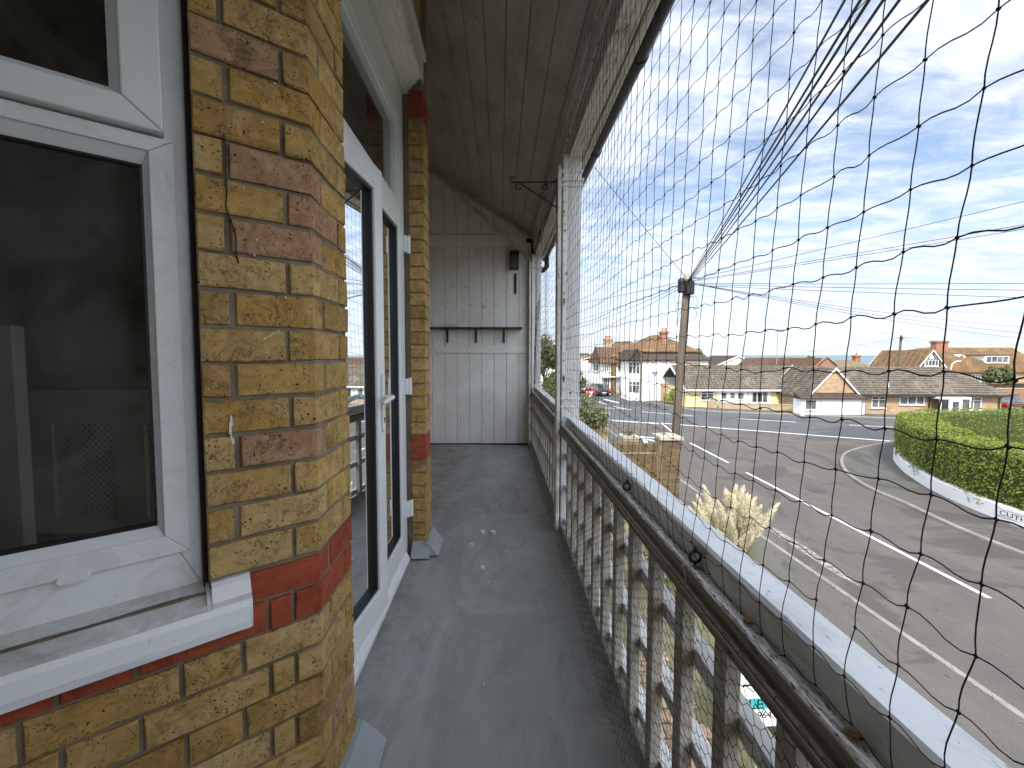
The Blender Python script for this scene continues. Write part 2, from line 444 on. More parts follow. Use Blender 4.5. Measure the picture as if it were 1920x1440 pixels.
def ceiling_mat():
    g = G('dirty_ceiling_paint')
    v = g.coord((1, 0.45, 1))
    col = g.mix(g.ramp(g.noise(3.2, 8, 0.72, 1.0, v), [(0.3, 0.0), (0.7, 1.0)]), (0.52, 0.485, 0.425), (0.30, 0.265, 0.22))
    col = g.mix(g.ramp(g.noise(11, 8, 0.75, 0.8, v), [(0.55, 0.0), (0.75, 0.6)]), col, (0.14, 0.115, 0.085))
    fl = g.ramp(g.noise(24, 5, 0.7, 0.3), [(0.70, 0.0), (0.73, 1.0)])
    col = g.mix(fl, col, (0.05, 0.04, 0.03))
    return g.done(col, 0.7, g.bump(g.noise(30, 6, 0.7), 0.3, 0.003), 0, 0.3)
M_CEIL = ceiling_mat()

def floor_mat():
    g = G('grey_deck_paint')
    v = g.coord((1, 0.5, 1))
    col = g.mix(g.ramp(g.noise(2.6, 8, 0.7, 1.2, v), [(0.38, 0.0), (0.62, 1.0)]), (0.345, 0.348, 0.342), (0.255, 0.258, 0.253))
    st = g.ramp(g.noise(3.6, 8, 0.72, 1.6, g.coord((1.4, 0.7, 1), loc=(4, 2, 0))), [(0.52, 0.0), (0.72, 1.0)])
    col = g.mix(g.math('MULTIPLY', st, 0.55), col, (0.15, 0.14, 0.118))
    sc = g.ramp(g.noise(14, 8, 0.75, 1.0, v), [(0.55, 0.0), (0.75, 1.0)])
    col = g.mix(g.math('MULTIPLY', sc, 0.25), col, (0.41, 0.405, 0.39))
    dk = g.ramp(g.vor(70), [(0.08, 1.0), (0.16, 0.0)])
    dm = g.ramp(g.noise(3, 4, 0.6), [(0.5, 0.0), (0.62, 1.0)])
    col = g.mix(g.math('MULTIPLY', g.math('MULTIPLY', dk, dm), 0.65), col, (0.04, 0.04, 0.04))
    s = g.n('ShaderNodeSeparateXYZ'); g.l(g.tc.outputs['Object'], s.inputs[0])
    er = g.ramp(s.outputs['X'], [(0.20, 0.0), (0.36, 1.0)]); el = g.ramp(g.math('MULTIPLY', s.outputs['X'], -1.0), [(0.36, 0.0), (0.5, 1.0)])
    gri = g.ramp(g.noise(9, 8, 0.75, 1.0), [(0.36, 0.0), (0.62, 1.0)])
    col = g.mix(g.math('MULTIPLY', g.math('MULTIPLY', g.math('MAXIMUM', er, el), gri), 0.6), col, (0.13, 0.118, 0.09))
    rg = g.ramp(g.noise(5, 6, 0.7, 0.6), [(0.3, 0.45), (0.7, 0.7)])
    n = g.bump(g.noise(3.0, 4, 0.6, 0.6), 0.3, 0.02)
    n = g.bump(g.noise(170, 4, 0.7), 0.35, 0.002, n)
    return g.done(col, rg, n, 0, 0.4)
M_FLOOR = floor_mat()
M_FLASH = plain('grey_flashing', (0.33, 0.36, 0.38), (0.25, 0.27, 0.28), 6, 0.5, 0.3, 50, 0.003)
M_BLACK = plain('black_iron', (0.015, 0.014, 0.014), (0.03, 0.027, 0.024), 20, 0.5, 0.2, 90, 0.001)
M_NET = plain('black_twine', (0.012, 0.012, 0.014), None, 60, 0.6, 0.0)
M_STRING = plain('pale_string', (0.45, 0.43, 0.38), None, 60, 0.7, 0.0)
M_WIRE = plain('dull_wire', (0.05, 0.042, 0.036), (0.03, 0.024, 0.02), 60, 0.55, 0.0)
M_GUTTER = plain('black_gutter', (0.012, 0.012, 0.013), None, 6, 0.35, 0.0)
M_RUST = plain('rusty_patch', (0.30, 0.15, 0.06), (0.14, 0.07, 0.03), 60, 0.9, 0.6, 120, 0.002)
M_WHITESPOT = plain('white_paint', (0.72, 0.72, 0.68), None, 30, 0.6, 0.1)

# ------------------------------------------------------------------ the house: canted bay with french doors
BX, BY = -0.437, 0.97
SA = R(52)
SDX, SDY = math.sin(SA), math.cos(SA)          # along the splayed face, towards the corner
SNX, SNY = SDY, -SDX                            # outward
def SP(s, o, z):                                # s back from the corner, o outward
    return (BX - SDX * s + SNX * o, BY - SDY * s + SNY * o, z)
def SPm(s, z, o): return SP(s, o, z)

house = empty('brick_house', (-1.7, 2.0, GZ), 0, 'yellow stock brick house with red brick bands, bay window and white balcony doors', 'house')
house_inv = Matrix.Translation((1.7, -2.0, -GZ))
def H(mb, name, mat, parent=None, **k):
    """build under the house keeping world coordinates"""
    o = mb.build(name, mat, None, **k)
    o.parent = parent or house
    o.matrix_parent_inverse = house_inv
    return o

CH = 0.0765
def zrow(k): return 0.648 + CH * k               # bed joints; red band is rows -1 and 0
def ceil_z(x): return 3.054 - 0.636 * x

# mortar backing of the visible piers, brick-textured wall elsewhere
REC = 0.007
def wall_slab(mb, p, q, th, z0, z1, o=0.0):
    """vertical slab with outer face p->q (outside on the right of p->q), o = offset outward"""
    d = Vector((q[0] - p[0], q[1] - p[1], 0)).normalized()
    n = Vector((d.y, -d.x, 0))
    a = Vector((p[0], p[1], 0)) + n * o; b = Vector((q[0], q[1], 0)) + n * o
    mb.prism([(a.x, a.y), (b.x, b.y), (b.x - n.x * th, b.y - n.y * th), (a.x - n.x * th, a.y - n.y * th)], z0, z1)

def sxy(s, o=0.0):
    p = SP(s, o, 0); return (p[0], p[1])
mort = MB()
# pier between window and door, and under the sill
pier = [sxy(0.218, -REC), sxy(0.0, -REC - 0.002), (-0.442 - REC, 1.196), (-0.62, 1.196), (-0.62, 1.09), sxy(0.218, -0.14)]
mort.prism(pier, 0.70, 3.6)
under = [sxy(1.62, -REC), sxy(0.0, -REC - 0.002), (-0.442 - REC, 1.196), (-0.62, 1.196), (-0.62, 1.09), sxy(1.55, -0.14)]
mort.prism(under, -0.02, 0.700)
# far pier beyond the door
mort.prism([(-0.535, 2.43 + REC), (-0.445 - REC, 2.43 + REC), (-0.445 - REC, 2.60), (-0.62, 2.66), (-0.62, 2.45)], -0.02, 3.6)
H(mort, 'mortar', M_MORTAR)
wl = MB()
e_s = sxy(1.62)
wall_slab(wl, (e_s[0], -2.8), (e_s[0], e_s[1] + 0.02), 0.25, GZ, 5.2)
wall_slab(wl, sxy(1.62), sxy(1.40), 0.14, 0.702, 5.2)
wall_slab(wl, sxy(1.40), sxy(0.218), 0.14, 2.42, 5.2)
wall_slab(wl, (-0.445, 1.196), (-0.445, 2.43), 0.14, 2.93, 5.2, -0.01)
wl.prism([sxy(1.62), sxy(0), (-0.442, 1.196), (-0.445, 2.60), (-1.70, 3.56), (-2.0, 3.56), (-2.0, -0.2)], GZ, -0.25)
p_far = (-1.70, 3.56)
wall_slab(wl, (-0.445, 2.60), p_far, 0.14, -0.02, 5.2, -0.004)
wall_slab(wl, p_far, (-1.70, 6.2), 0.25, GZ, 5.2)
H(wl, 'wall', M_BRICKWALL)
up_ = MB()
up_.prism([sxy(0.218), sxy(0), (-0.442, 1.19), (-0.6, 1.19), sxy(0.218, -0.14)], 3.602, 5.2)
up_.prism([(-0.535, 2.43), (-0.445, 2.43), (-0.445, 2.598), (-0.62, 2.65), (-0.62, 2.45)], 3.602, 5.2)
H(up_, 'upper_pier', M_DARKWALL)
wall_part = empty('brickwork', (0, 0, 0), 0, parent=house)
wall_part.matrix_parent_inverse = house_inv

def brick(path, z0, z1, mat, ch=0.0028, jit=0.0017, name='brick', parent=None):
    """facing brick that follows a plan path (outside on the right), rounded arrises, uneven"""
    pts = [Vector((p[0], p[1])) for p in path]
    dirs = [(pts[i + 1] - pts[i]).normalized() for i in range(len(pts) - 1)]
    cols = []     # (position, normal, inset)
    n0 = Vector((dirs[0].y, -dirs[0].x)); n1 = Vector((dirs[-1].y, -dirs[-1].x))
    cols.append((pts[0], n0, 0.03)); cols.append((pts[0], n0, ch)); cols.append((pts[0] + dirs[0] * ch, n0, 0.0))
    for i in range(1, len(pts) - 1):
        a = Vector((dirs[i - 1].y, -dirs[i - 1].x)); b = Vector((dirs[i].y, -dirs[i].x))
        m = (a + b).normalized(); m = m / m.dot(a)
        cols.append((pts[i], m, 0.0))
    if len(pts) == 2 and (pts[1] - pts[0]).length > 0.1:
        cols.append(((pts[0] + pts[1]) / 2, n0, 0.0))
    cols.append((pts[-1] - dirs[-1] * ch, n1, 0.0)); cols.append((pts[-1], n1, ch)); cols.append((pts[-1], n1, 0.03))
    rows = [(z0, 0.03), (z0, ch), (z0 + ch, 0.0), (z1 - ch, 0.0), (z1, ch), (z1, 0.03)]
    vs = []
    proud = random.uniform(-0.0015, 0.0022)
    dz = random.uniform(-0.0012, 0.0012)
    for (p, n, a) in cols:
        for (z, b) in rows:
            ins = max(a, b)
            j = random.uniform(-jit, jit)
            q = p + n * (proud - ins + j)
            vs.append((q.x, q.y, z + dz + (random.uniform(-jit, jit) if ins < 0.02 else 0)))
    nr = len(rows)
    fs = [(i * nr + j, (i + 1) * nr + j, (i + 1) * nr + j + 1, i * nr + j + 1) for i in range(len(cols) - 1) for j in range(nr - 1)]
    mb = MB(); mb.add(vs, fs)
    o = mb.build(name, mat, smooth=False)
    o.parent = parent or wall_part
    if parent is None: o.matrix_parent_inverse = Matrix.Identity(4)
    return o

J = 0.0045      # half joint
def row_z(k): return zrow(k) + J, zrow(k + 1) - J
for k in range(-9, 24):
    z0, z1 = row_z(k)
    if z1 < 0.02: continue
    z0 = max(z0, 0.0)
    red = k in (-1, 0)
    m = M_RED if red else M_BRICK
    Cy = 1.196
    rj = lambda a: random.uniform(-a, a)
    if k >= 1 or k == 0:
        if k % 2 == 1:
            j1 = 0.056 + rj(0.003); j2 = 1.137 + rj(0.004)
            brick([sxy(0.218), sxy(j1 + J)], z0, z1, m)
            brick([sxy(j1 - J), sxy(0), (-0.442, j2 - J)], z0, z1, m)
            brick([(-0.442, j2 + J), (-0.442, Cy)], z0, z1, m)
        else:
            j1 = 0.161 + rj(0.003); j2 = 1.036 + rj(0.004)
            if k > 0: brick([sxy(0.218), sxy(j1 + J + 0.003)], z0, z1, m)
            brick([sxy(j1 - J), sxy(0), (-0.442, j2 - J)], z0, z1, m)
            brick([(-0.442, j2 + J), (-0.442, Cy)], z0, z1, m)
    else:
        if k % 2 == 0:
            js = [0.165, 0.268, 0.49, 0.60, 0.82, 0.93, 1.15]; j2 = 1.036
        else:
            js = [0.058, 0.110, 0.335, 0.445, 0.665, 0.775, 0.99]; j2 = 1.137
        js = [j + rj(0.003) for j in js]
        brick([sxy(js[0] - J), sxy(0), (-0.442, j2 - J)], z0, z1, m)
        brick([(-0.442, j2 + J), (-0.442, Cy)], z0, z1, m)
        for a, b in zip(js[:-1], js[1:]):
            brick([sxy(b - J), sxy(a + J)], z0, z1, m)
# far pier: return face then front face
for k in range(-9, 27):
    z0, z1 = row_z(k)
    if z1 < 0.05: continue
    z0 = max(z0, 0.05)
    m = M_RED if (k in (-1, 0) or k >= 25) else M_BRICK
    if k % 2:
        brick([(-0.53, 2.43), (-0.445, 2.43), (-0.445, 2.50)], z0, z1, m)
        brick([(-0.445, 2.50 + 2 * J), (-0.445, 2.60)], z0, z1, m)
    else:
        brick([(-0.53, 2.43), (-0.445, 2.43), (-0.445, 2.555)], z0, z1, m)
        brick([(-0.445, 2.555 + 2 * J), (-0.445, 2.60)], z0, z1, m)

# crack through the pier and old paint runs
ck = MB()
cpts = [(0.166, 1.655), (0.163, 1.62), (0.165, 1.58), (0.1635, 1.545), (0.164, 1.53), (0.166, 1.51), (0.163, 1.495), (0.158, 1.478), (0.152, 1.462), (0.150, 1.44), (0.151, 1.415), (0.147, 1.395)]
for (a, b) in zip(cpts[:-1], cpts[1:]):
    w = 0.0006
    ck.prism([(a[0] - w, a[1]), (a[0] + w, a[1]), (b[0] + w, b[1] - 0.001), (b[0] - w, b[1] - 0.001)], -0.004, 0.0042, SPm)
H(ck, 'crack', M_SEAL)
pr = MB()
for (s, z, w, h) in [(0.170, 1.062, 0.0022, 0.012), (0.172, 1.045, 0.0028, 0.014), (0.171, 1.028, 0.0016, 0.01), (0.168, 1.018, 0.003, 0.006)]:
    pr.prism([(s - w, z - h), (s + w, z - h * 0.8), (s + w * 0.7, z + h), (s - w * 0.6, z + h * 0.8)], -0.004, 0.0034, SPm)
for i in range(10):
    t = i / 9
    s = 0.105 - 0.03 * t + random.uniform(-0.002, 0.002); z = 1.235 + 0.02 * t
    pr.prism([(s - 0.0016, z - 0.0014), (s + 0.0016, z - 0.001), (s + 0.001, z + 0.0015), (s - 0.0012, z + 0.001)], -0.004, 0.0034, SPm)
for (s, z) in [(0.134, 1.552), (0.118, 1.415), (0.113, 1.448), (0.07, 1.79), (0.095, 1.7), (0.06, 1.33)]:
    pr.prism([(s - 0.0018, z - 0.0015), (s + 0.0016, z - 0.0018), (s + 0.002, z + 0.0014), (s - 0.001, z + 0.0018)], -0.004, 0.0038, SPm)
o_ = H(pr, 'paint_run', M_WHITESPOT); o_['kind'] = 'stuff'

# --- window of the splayed side
win = empty('bay_window', (0, 0, 0), 0, parent=house); win.matrix_parent_inverse = house_inv
def W(mb, name, mat, **k):
    o = mb.build(name, mat, **k); o.parent = win; return o
def mitre_frame(mb, s0, s1, z0, z1, w, o0, o1, ws=None, gap=0.0004, slope=0.0):
    """four mitred members in the window plane; inner edge may be set back by slope"""
    ws = ws or (w, w, w, w)      # s0 side, s1 side, z0 side, z1 side
    a, b, c, d = ws
    O = [(s0, z0), (s1, z0), (s1, z1), (s0, z1)]
    I = [(s0 + a, z0 + c), (s1 - b, z0 + c), (s1 - b, z1 - d), (s0 + a, z1 - d)]
    for i in range(4):
        j = (i + 1) % 4
        q = [O[i], O[j], I[j], I[i]]
        cx = sum(p[0] for p in q) / 4; cz = sum(p[1] for p in q) / 4
        q = [(p[0] + (cx - p[0]) * gap / max(0.02, abs(cx - p[0]) + abs(cz - p[1])), p[1] + (cz - p[1]) * gap / max(0.02, abs(cx - p[0]) + abs(cz - p[1]))) for p in q]
        ar = sum(q[k][0] * q[(k + 1) % 4][1] - q[(k + 1) % 4][0] * q[k][1] for k in range(4))
        idx = [0, 1, 2, 3] if ar > 0 else [3, 2, 1, 0]
        dep = [o1, o1, o1 - slope, o1 - slope]
        vs = [SP(q[k][0], o0, q[k][1]) for k in idx] + [SP(q[k][0], dep[k], q[k][1]) for k in idx]
        mb.add(vs, [(0, 1, 2, 3), (7, 6, 5, 4), (0, 4, 5, 1), (1, 5, 6, 2), (2, 6, 7, 3), (3, 7, 4, 0)])
WS0, WS1, WZ1 = 0.226, 1.39, 2.40
f = MB(); mitre_frame(f, WS0, WS1, 0.695, WZ1, 0, -0.13, -0.058, ws=(0.045, 0.045, 0.10, 0.05))
W(f, 'outer_frame', M_UPVCD, bevel=0.0025, seg=2)
f = MB(); mitre_frame(f, WS0 + 0.021, WS1 - 0.02, 0.785, 1.632, 0, -0.12, -0.046, ws=(0.041, 0.05, 0.042, 0.030))
W(f, 'lower_frame', M_UPVCD, bevel=0.002, seg=2)
f = MB(); mitre_frame(f, WS0 + 0.060, WS1 - 0.068, 0.825, 1.604, 0, -0.10, -0.05, ws=(0.013, 0.013, 0.02, 0.024), slope=0.018)
W(f, 'glazing_bead', M_UPVC)
f = MB(); mitre_frame(f, WS0 + 0.0715, WS1 - 0.08, 0.843, 1.582, 0.006, -0.09, -0.0695)
W(f, 'gasket', M_RUBBER)
f = MB(); f.prism([(WS0 + 0.074, 0.846), (WS1 - 0.08, 0.846), (WS1 - 0.08, 1.579), (WS0 + 0.074, 1.579)], -0.080, -0.076, SPm)
W(f, 'pane', M_GLASS)
f = MB(); mitre_frame(f, WS0 + 0.036, WS1 - 0.03, 1.636, 2.37, 0, -0.11, -0.026, ws=(0.062, 0.062, 0.052, 0.062))
W(f, 'top_sash', M_UPVC, bevel=0.004, seg=2)
f = MB(); mitre_frame(f, WS0 + 0.097, WS1 - 0.091, 1.687, 2.309, 0, -0.09, -0.03, ws=(0.018, 0.018, 0.018, 0.018), slope=0.022)
W(f, 'sash_bead', M_UPVC)
f = MB(); f.prism([(WS0 + 0.114, 1.704), (WS1 - 0.108, 1.704), (WS1 - 0.108, 2.292), (WS0 + 0.114, 2.292)], -0.066, -0.062, SPm)
W(f, 'top_pane', M_GLASS)
f = MB()
f.prism([(0.398 + 0.004, 0.776), (0.444 - 0.004, 0.776), (0.444, 0.780), (0.444, 0.788), (0.440, 0.792), (0.402, 0.792), (0.398, 0.788), (0.398, 0.780)], -0.058, -0.040, SPm)
W(f, 'drain_cap', M_UPVC, bevel=0.002, seg=2)
f = MB(); f.prism([(WS0 - 0.009, 0.69), (WS0 + 0.001, 0.69), (WS0 + 0.001, WZ1), (WS0 - 0.009, WZ1)], -0.12, -0.035, SPm)
W(f, 'sealant', M_SEAL)
# sill: sloped painted stone with a rounded nose and a stooled end
sl = MB()
prof = [(-0.10, 0.600), (0.034, 0.618), (0.044, 0.625), (0.047, 0.640), (0.046, 0.672), (0.040, 0.684), (0.028, 0.690), (-0.055, 0.708), (-0.10, 0.708)]
ns = len(prof); ss = [0.146, 0.1475, 0.152] + [0.18 + i * 0.09 for i in range(15)]
vs = []
for i, s in enumerate(ss):
    for (o, z) in prof:
        e = -0.004 if i == 0 else 0
        vs.append(SP(s + random.uniform(-0.0008, 0.0008), o + (e if o > 0 else 0) + random.uniform(-0.0012, 0.0012), z + (e if z > 0.66 else 0) + random.uniform(-0.0012, 0.0012)))
fs = [(i * ns + j, i * ns + (j + 1) % ns, (i + 1) * ns + (j + 1) % ns, (i + 1) * ns + j) for i in range(len(ss) - 1) for j in range(ns)]
fs += [tuple(range(ns - 1, -1, -1)), tuple((len(ss) - 1) * ns + j for j in range(ns))]
sl.add(vs, fs)
sl.prism([(-0.03, 0.69), (0.0385, 0.678), (0.040, 0.686), (0.030, 0.692), (0.012, 0.716), (0.004, 0.724), (-0.03, 0.726)], 0.1462, 0.2150, lambda a, bb, c: SP(c, a, bb))
sl.prism([(-0.03, 0.69), (0.0375, 0.679), (0.0375, 0.6855), (0.006, 0.706), (-0.03, 0.712)], 0.2150, 0.2240, lambda a, bb, c: SP(c, a, bb))
W(sl, 'sill', M_SILL, smooth=False)

# --- room seen through the panes
bayin = [(-5.6, -2.65), (-1.8, -2.65), (-1.8, 0.0), sxy(1.50, -0.10), sxy(0.08, -0.12), (-0.60, 1.12), (-0.60, 2.50), (-1.66, 3.38), (-1.8, 3.5), (-5.6, 3.5)]
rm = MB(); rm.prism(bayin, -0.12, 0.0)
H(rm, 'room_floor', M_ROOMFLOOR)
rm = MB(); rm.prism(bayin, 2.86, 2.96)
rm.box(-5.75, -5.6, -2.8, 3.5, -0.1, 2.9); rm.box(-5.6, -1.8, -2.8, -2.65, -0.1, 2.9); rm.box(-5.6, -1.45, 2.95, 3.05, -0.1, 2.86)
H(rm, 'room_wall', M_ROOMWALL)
rc = empty('radiator_cover', (-2.9, 2.72, 0.0), 0, 'white radiator cover with lattice panels inside the bay room', 'radiator cover')
f = MB(); f.box(-0.85, 1.15, 0.0, 0.2, 0.0, 0.10); f.box(-0.85, 1.15, 0.0, 0.2, 0.74, 0.94)
for x in (-0.85, -0.30, 0.32, 0.95): f.box(x, x + 0.20, 0.0, 0.2, 0.10, 0.74)
f.box(-0.9, 1.2, -0.03, 0.22, 0.94, 0.97)
f.build('case', M_ROOMWHITE, rc)
for x0 in (-0.65, -0.10, 0.52):
    f = MB(); w_ = 0.42
    for i in range(-16, 28):
        for sgn in (1, -1):
            a = x0 + i * 0.042
            pts = []
            for z in (0.10, 0.74):
                pts.append((a + sgn * (z - 0.10) * (1 if sgn > 0 else 1), z))
            # clip to the panel
            (xa, za_), (xb, zb_) = pts
            def clip(xa, za_, xb, zb_):
                t0, t1 = 0.0, 1.0
                d = xb - xa
                for lo, hi in ((x0, x0 + w_),):
                    if abs(d) < 1e-9: return None
                    ta, tb = (lo - xa) / d, (hi - xa) / d
                    if ta > tb: ta, tb = tb, ta
                    t0 = max(t0, ta); t1 = min(t1, tb)
                return None if t1 - t0 < 0.02 else (t0, t1)
            r = clip(xa, za_, xb, zb_)
            if r:
                L_ = lambda t: (xa + (xb - xa) * t, 0.02 + (0.004 if sgn > 0 else 0), za_ + (zb_ - za_) * t)
                f.bar(L_(r[0]), L_(r[1]), 0.014, 0.004, (0, 1, 0))
    f.build('lattice', M_ROOMWHITE, rc)
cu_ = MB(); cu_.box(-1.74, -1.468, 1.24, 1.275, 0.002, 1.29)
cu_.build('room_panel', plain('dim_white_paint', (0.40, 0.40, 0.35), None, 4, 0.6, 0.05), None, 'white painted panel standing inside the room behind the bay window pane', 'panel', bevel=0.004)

# --- french doors in the front of the bay
door = empty('french_doors', (0, 0, 0), 0, parent=house); door.matrix_parent_inverse = house_inv
def D(mb, name, mat, **k):
    o = mb.build(name, mat, **k); o.parent = door; return o
DX = -0.572
f = MB()
f.box(DX - 0.07, DX + 0.012, 2.345, 2.428, 0.0, 2.69); f.box(DX - 0.07, DX + 0.012, 1.198, 1.25, 0.0, 2.69)
f.box(DX - 0.07, DX + 0.0122, 1.25, 2.345, 2.50, 2.69); f.box(DX - 0.07, DX + 0.0118, 1.25, 2.345, 1.985, 2.05)
D(f, 'door_frame', M_UPVC, bevel=0.004, seg=2)
f = MB(); f.prism([(DX - 0.07, 0.0), (DX + 0.044, 0.0), (DX + 0.044, 0.022), (DX + 0.024, 0.058), (DX - 0.07, 0.055)], 1.2, 2.34, lambda a, b, c: (a, c, b))
D(f, 'threshold', M_UPVCD, bevel=0.003, seg=2)
f = MB(); f.box(DX - 0.04, DX - 0.034, 1.25, 2.345, 2.05, 2.50); D(f, 'transom_pane', M_DOORGLASS)
f = MB()
for (y0, y1, z0, z1) in [(1.25, 2.345, 2.05, 2.065), (1.25, 2.345, 2.485, 2.50), (2.33, 2.345, 2.065, 2.485)]: f.box(DX - 0.045, DX - 0.005, y0, y1, z0, z1)
D(f, 'transom_bead', M_UPVC, bevel=0.003)
# closed right leaf
RY0, RY1 = 1.835, 2.365
def leaf(mb_f, mb_g, mb_k, w, h, stile, bot, top, fn):
    mb_f.fn = mb_g.fn = mb_k.fn = fn
    t = 0.06
    mb_f.box(0, stile, -t, 0, 0, h); mb_f.box(w - stile, w, -t, 0, 0, h)
    mb_f.box(stile, w - stile, -t, 0.0002, 0, bot); mb_f.box(stile, w - stile, -t, 0.0002, h - top, h)
    mb_g.box(stile, w - stile, -0.036, -0.032, bot, h - top)
    for (a0, a1, c0, c1) in [(stile, stile + 0.012, bot, h - top), (w - stile - 0.012, w - stile, bot, h - top), (stile + 0.012, w - stile - 0.012, bot, bot + 0.012), (stile + 0.012, w - stile - 0.012, h - top - 0.012, h - top)]:
        mb_k.box(a0, a1, -0.036, -0.012, c0, c1)
a_, b_, c_ = MB(), MB(), MB()
leaf(a_, b_, c_, RY1 - RY0, 1.93, 0.10, 0.115, 0.10, lambda u, o, z: (DX + 0.022 + o, RY0 + u, z + 0.062))
D(a_, 'door_leaf', M_UPVC, bevel=0.005, seg=2); D(b_, 'door_pane', M_DOORGLASS); D(c_, 'pane_gasket', M_RUBBER)
# left leaf standing slightly ajar, hinged at the near jamb
ang = R(6.6); LW = 0.610
HX, HY = DX - 0.010, 1.218
def ajar(u, o, z): return (HX + u * math.sin(ang) + o * math.cos(ang), HY + u * math.cos(ang) - o * math.sin(ang), z + 0.062)
a_, b_, c_ = MB(), MB(), MB()
leaf(a_, b_, c_, LW, 1.93, 0.082, 0.115, 0.10, ajar)
D(a_, 'door_leaf', M_UPVC, bevel=0.005, seg=2); D(b_, 'door_pane', M_DOORGLASS); D(c_, 'pane_gasket', M_RUBBER)
# lever handle on a long backplate
hd = MB(ajar)
bp = []
for i in range(16):
    a = 2 * math.pi * i / 16
    bp.append((LW - 0.035 + 0.014 * math.cos(a), (0.112 if math.sin(a) > 0 else -0.112) + 0.014 * math.sin(a)))
hd.prism(bp, 0.0, 0.009, lambda a, b, c: (a, c, b + 0.93))
D(hd, 'handle_plate', M_UPVC, bevel=0.003, seg=2)
hd = MB(ajar)
hd.tube([(LW - 0.035, 0.006, 0.955), (LW - 0.035, 0.045, 0.955)], 0.0105, 12)
hd.tube([(LW - 0.030, 0.045, 0.955), (LW - 0.045, 0.050, 0.956), (LW - 0.09, 0.052, 0.952), (LW - 0.125, 0.050, 0.944), (LW - 0.14, 0.048, 0.94)], [0.0105, 0.0115, 0.0105, 0.0095, 0.006], 12)
D(hd, 'handle_lever', M_UPVC, smooth=True)
hd = MB(ajar)
hd.tube([(LW - 0.035, 0.004, 0.86), (LW - 0.035, 0.0105, 0.86)], 0.0065, 12); hd.box(LW - 0.038, LW - 0.032, 0.004, 0.0102, 0.842, 0.858)
D(hd, 'lock_cylinder', M_BLACK)
for z in (0.30, 1.02, 1.83):
    hg = MB()
    hg.box(DX + 0.010, DX + 0.042, 2.345, 2.385, z - 0.045, z + 0.045); hg.tube([(DX + 0.048, 2.382, z - 0.05), (DX + 0.048, 2.382, z + 0.05)], 0.011, 10)
    D(hg, 'hinge', M_UPVC, bevel=0.003)
    hg = MB(); hg.tube([(DX + 0.048, 2.382, z + 0.05), (DX + 0.048, 2.382, z + 0.058)], 0.008, 8); D(hg, 'hinge_pin', M_RUST)
# moulded timber lintel over the doors
lt = MB()
lp = [(a, c + 0.112) for a, c in [(-0.60, 2.583), (-0.525, 2.583), (-0.525, 2.61), (-0.51, 2.612), (-0.505, 2.63), (-0.485, 2.638), (-0.475, 2.66), (-0.45, 2.668), (-0.447, 2.81), (-0.60, 2.81)]]
lt.prism(lp, 1.15, 2.49, lambda a, b, c: (a, c, b))
lt.box(-0.60, -0.438, 1.12, 2.52, 2.924, 2.97)
H(lt, 'lintel', M_TIMBER, bevel=0.003)
# lead-grey flashings at the pier feet
fl = MB()
fl.prism([(-0.446, 0.0), (-0.366, 0.004), (-0.374, 0.010), (-0.430, 0.082), (-0.446, 0.086)], 2.395, 2.62, lambda a, b, c: (a, c, b))
fl.prism([(2.434, 0.0), (2.352, 0.004), (2.36, 0.010), (2.416, 0.078), (2.434, 0.08)], -0.53, -0.42, lambda a, b, c: (c, a, b))
H(fl, 'flashing', M_FLASH, bevel=0.006, seg=2)
fl = MB()
fl.prism([(-0.445, 0.0), (-0.352, 0.003), (-0.36, 0.009), (-0.425, 0.064), (-0.445, 0.068)], 0.98, 1.225, lambda a, b, c: (a, c, b))
fl.prism([(0.0, 0.0), (0.10, 0.003), (0.092, 0.009), (0.02, 0.064), (0.0, 0.068)], 0.0, 1.6, lambda a, b, c: SP(c, a, b))
H(fl, 'flashing', M_FLASH, bevel=0.006, seg=2)
# ------------------------------------------------------------------ balcony setting
fl = MB()
# deck as a gently uneven sheet with a turned-up outer edge
xs = [-1.75 + 0.145 * i for i in range(15)] + [0.34, 0.37, 0.395, 0.41]
ys = [-2.6 + 0.15 * i for i in range(55)]
vs = []
for y in ys:
    for x in xs:
        z = 0.004 * math.sin(x * 3.1 + y * 1.7) + 0.003 * math.sin(y * 4.3 - x * 2) - 0.006
        if x > 0.33: z += {0.34: 0.002, 0.37: 0.008, 0.395: 0.03, 0.41: 0.06}[x]
        vs.append((x, y, z))
nx = len(xs)
fs = [(j * nx + i, j * nx + i + 1, (j + 1) * nx + i + 1, (j + 1) * nx + i) for j in range(len(ys) - 1) for i in range(nx - 1)]
fl.add(vs, fs)
fl.build('balcony_floor', M_FLOOR, None, 'grey painted balcony deck between the brick bay and the balustrade', kind='structure', smooth=True)
sp = MB(); sp.box(-1.75, 0.52, -2.6, 5.6, -0.24, -0.03); sp.build('balcony_slab', M_TIMBER, None, kind='structure')
for i, (x, y, r) in enumerate([(-0.12, 2.74, 0.017), (-0.05, 2.74, 0.018), (-0.18, 2.55, 0.010), (-0.10, 2.27, 0.012), (-0.06, 2.11, 0.006), (-0.13, 2.99, 0.007), (-0.055, 1.62, 0.003), (-0.06, 1.44, 0.003), (-0.2, 1.75, 0.0025)]):
    s_ = MB(); n = 11
    ring = [(x + r * (1 + random.uniform(-.12, .12)) * math.cos(2 * math.pi * k / n), y + r * 0.85 * (1 + random.uniform(-.12, .12)) * math.sin(2 * math.pi * k / n)) for k in range(n)]
    s_.prism(ring, -0.012, 0.0045)
    s_.build('paint_spot', M_WHITESPOT, None, 'spot of white paint dropped on the grey deck', 'paint spot', 'white paint spots on the deck')

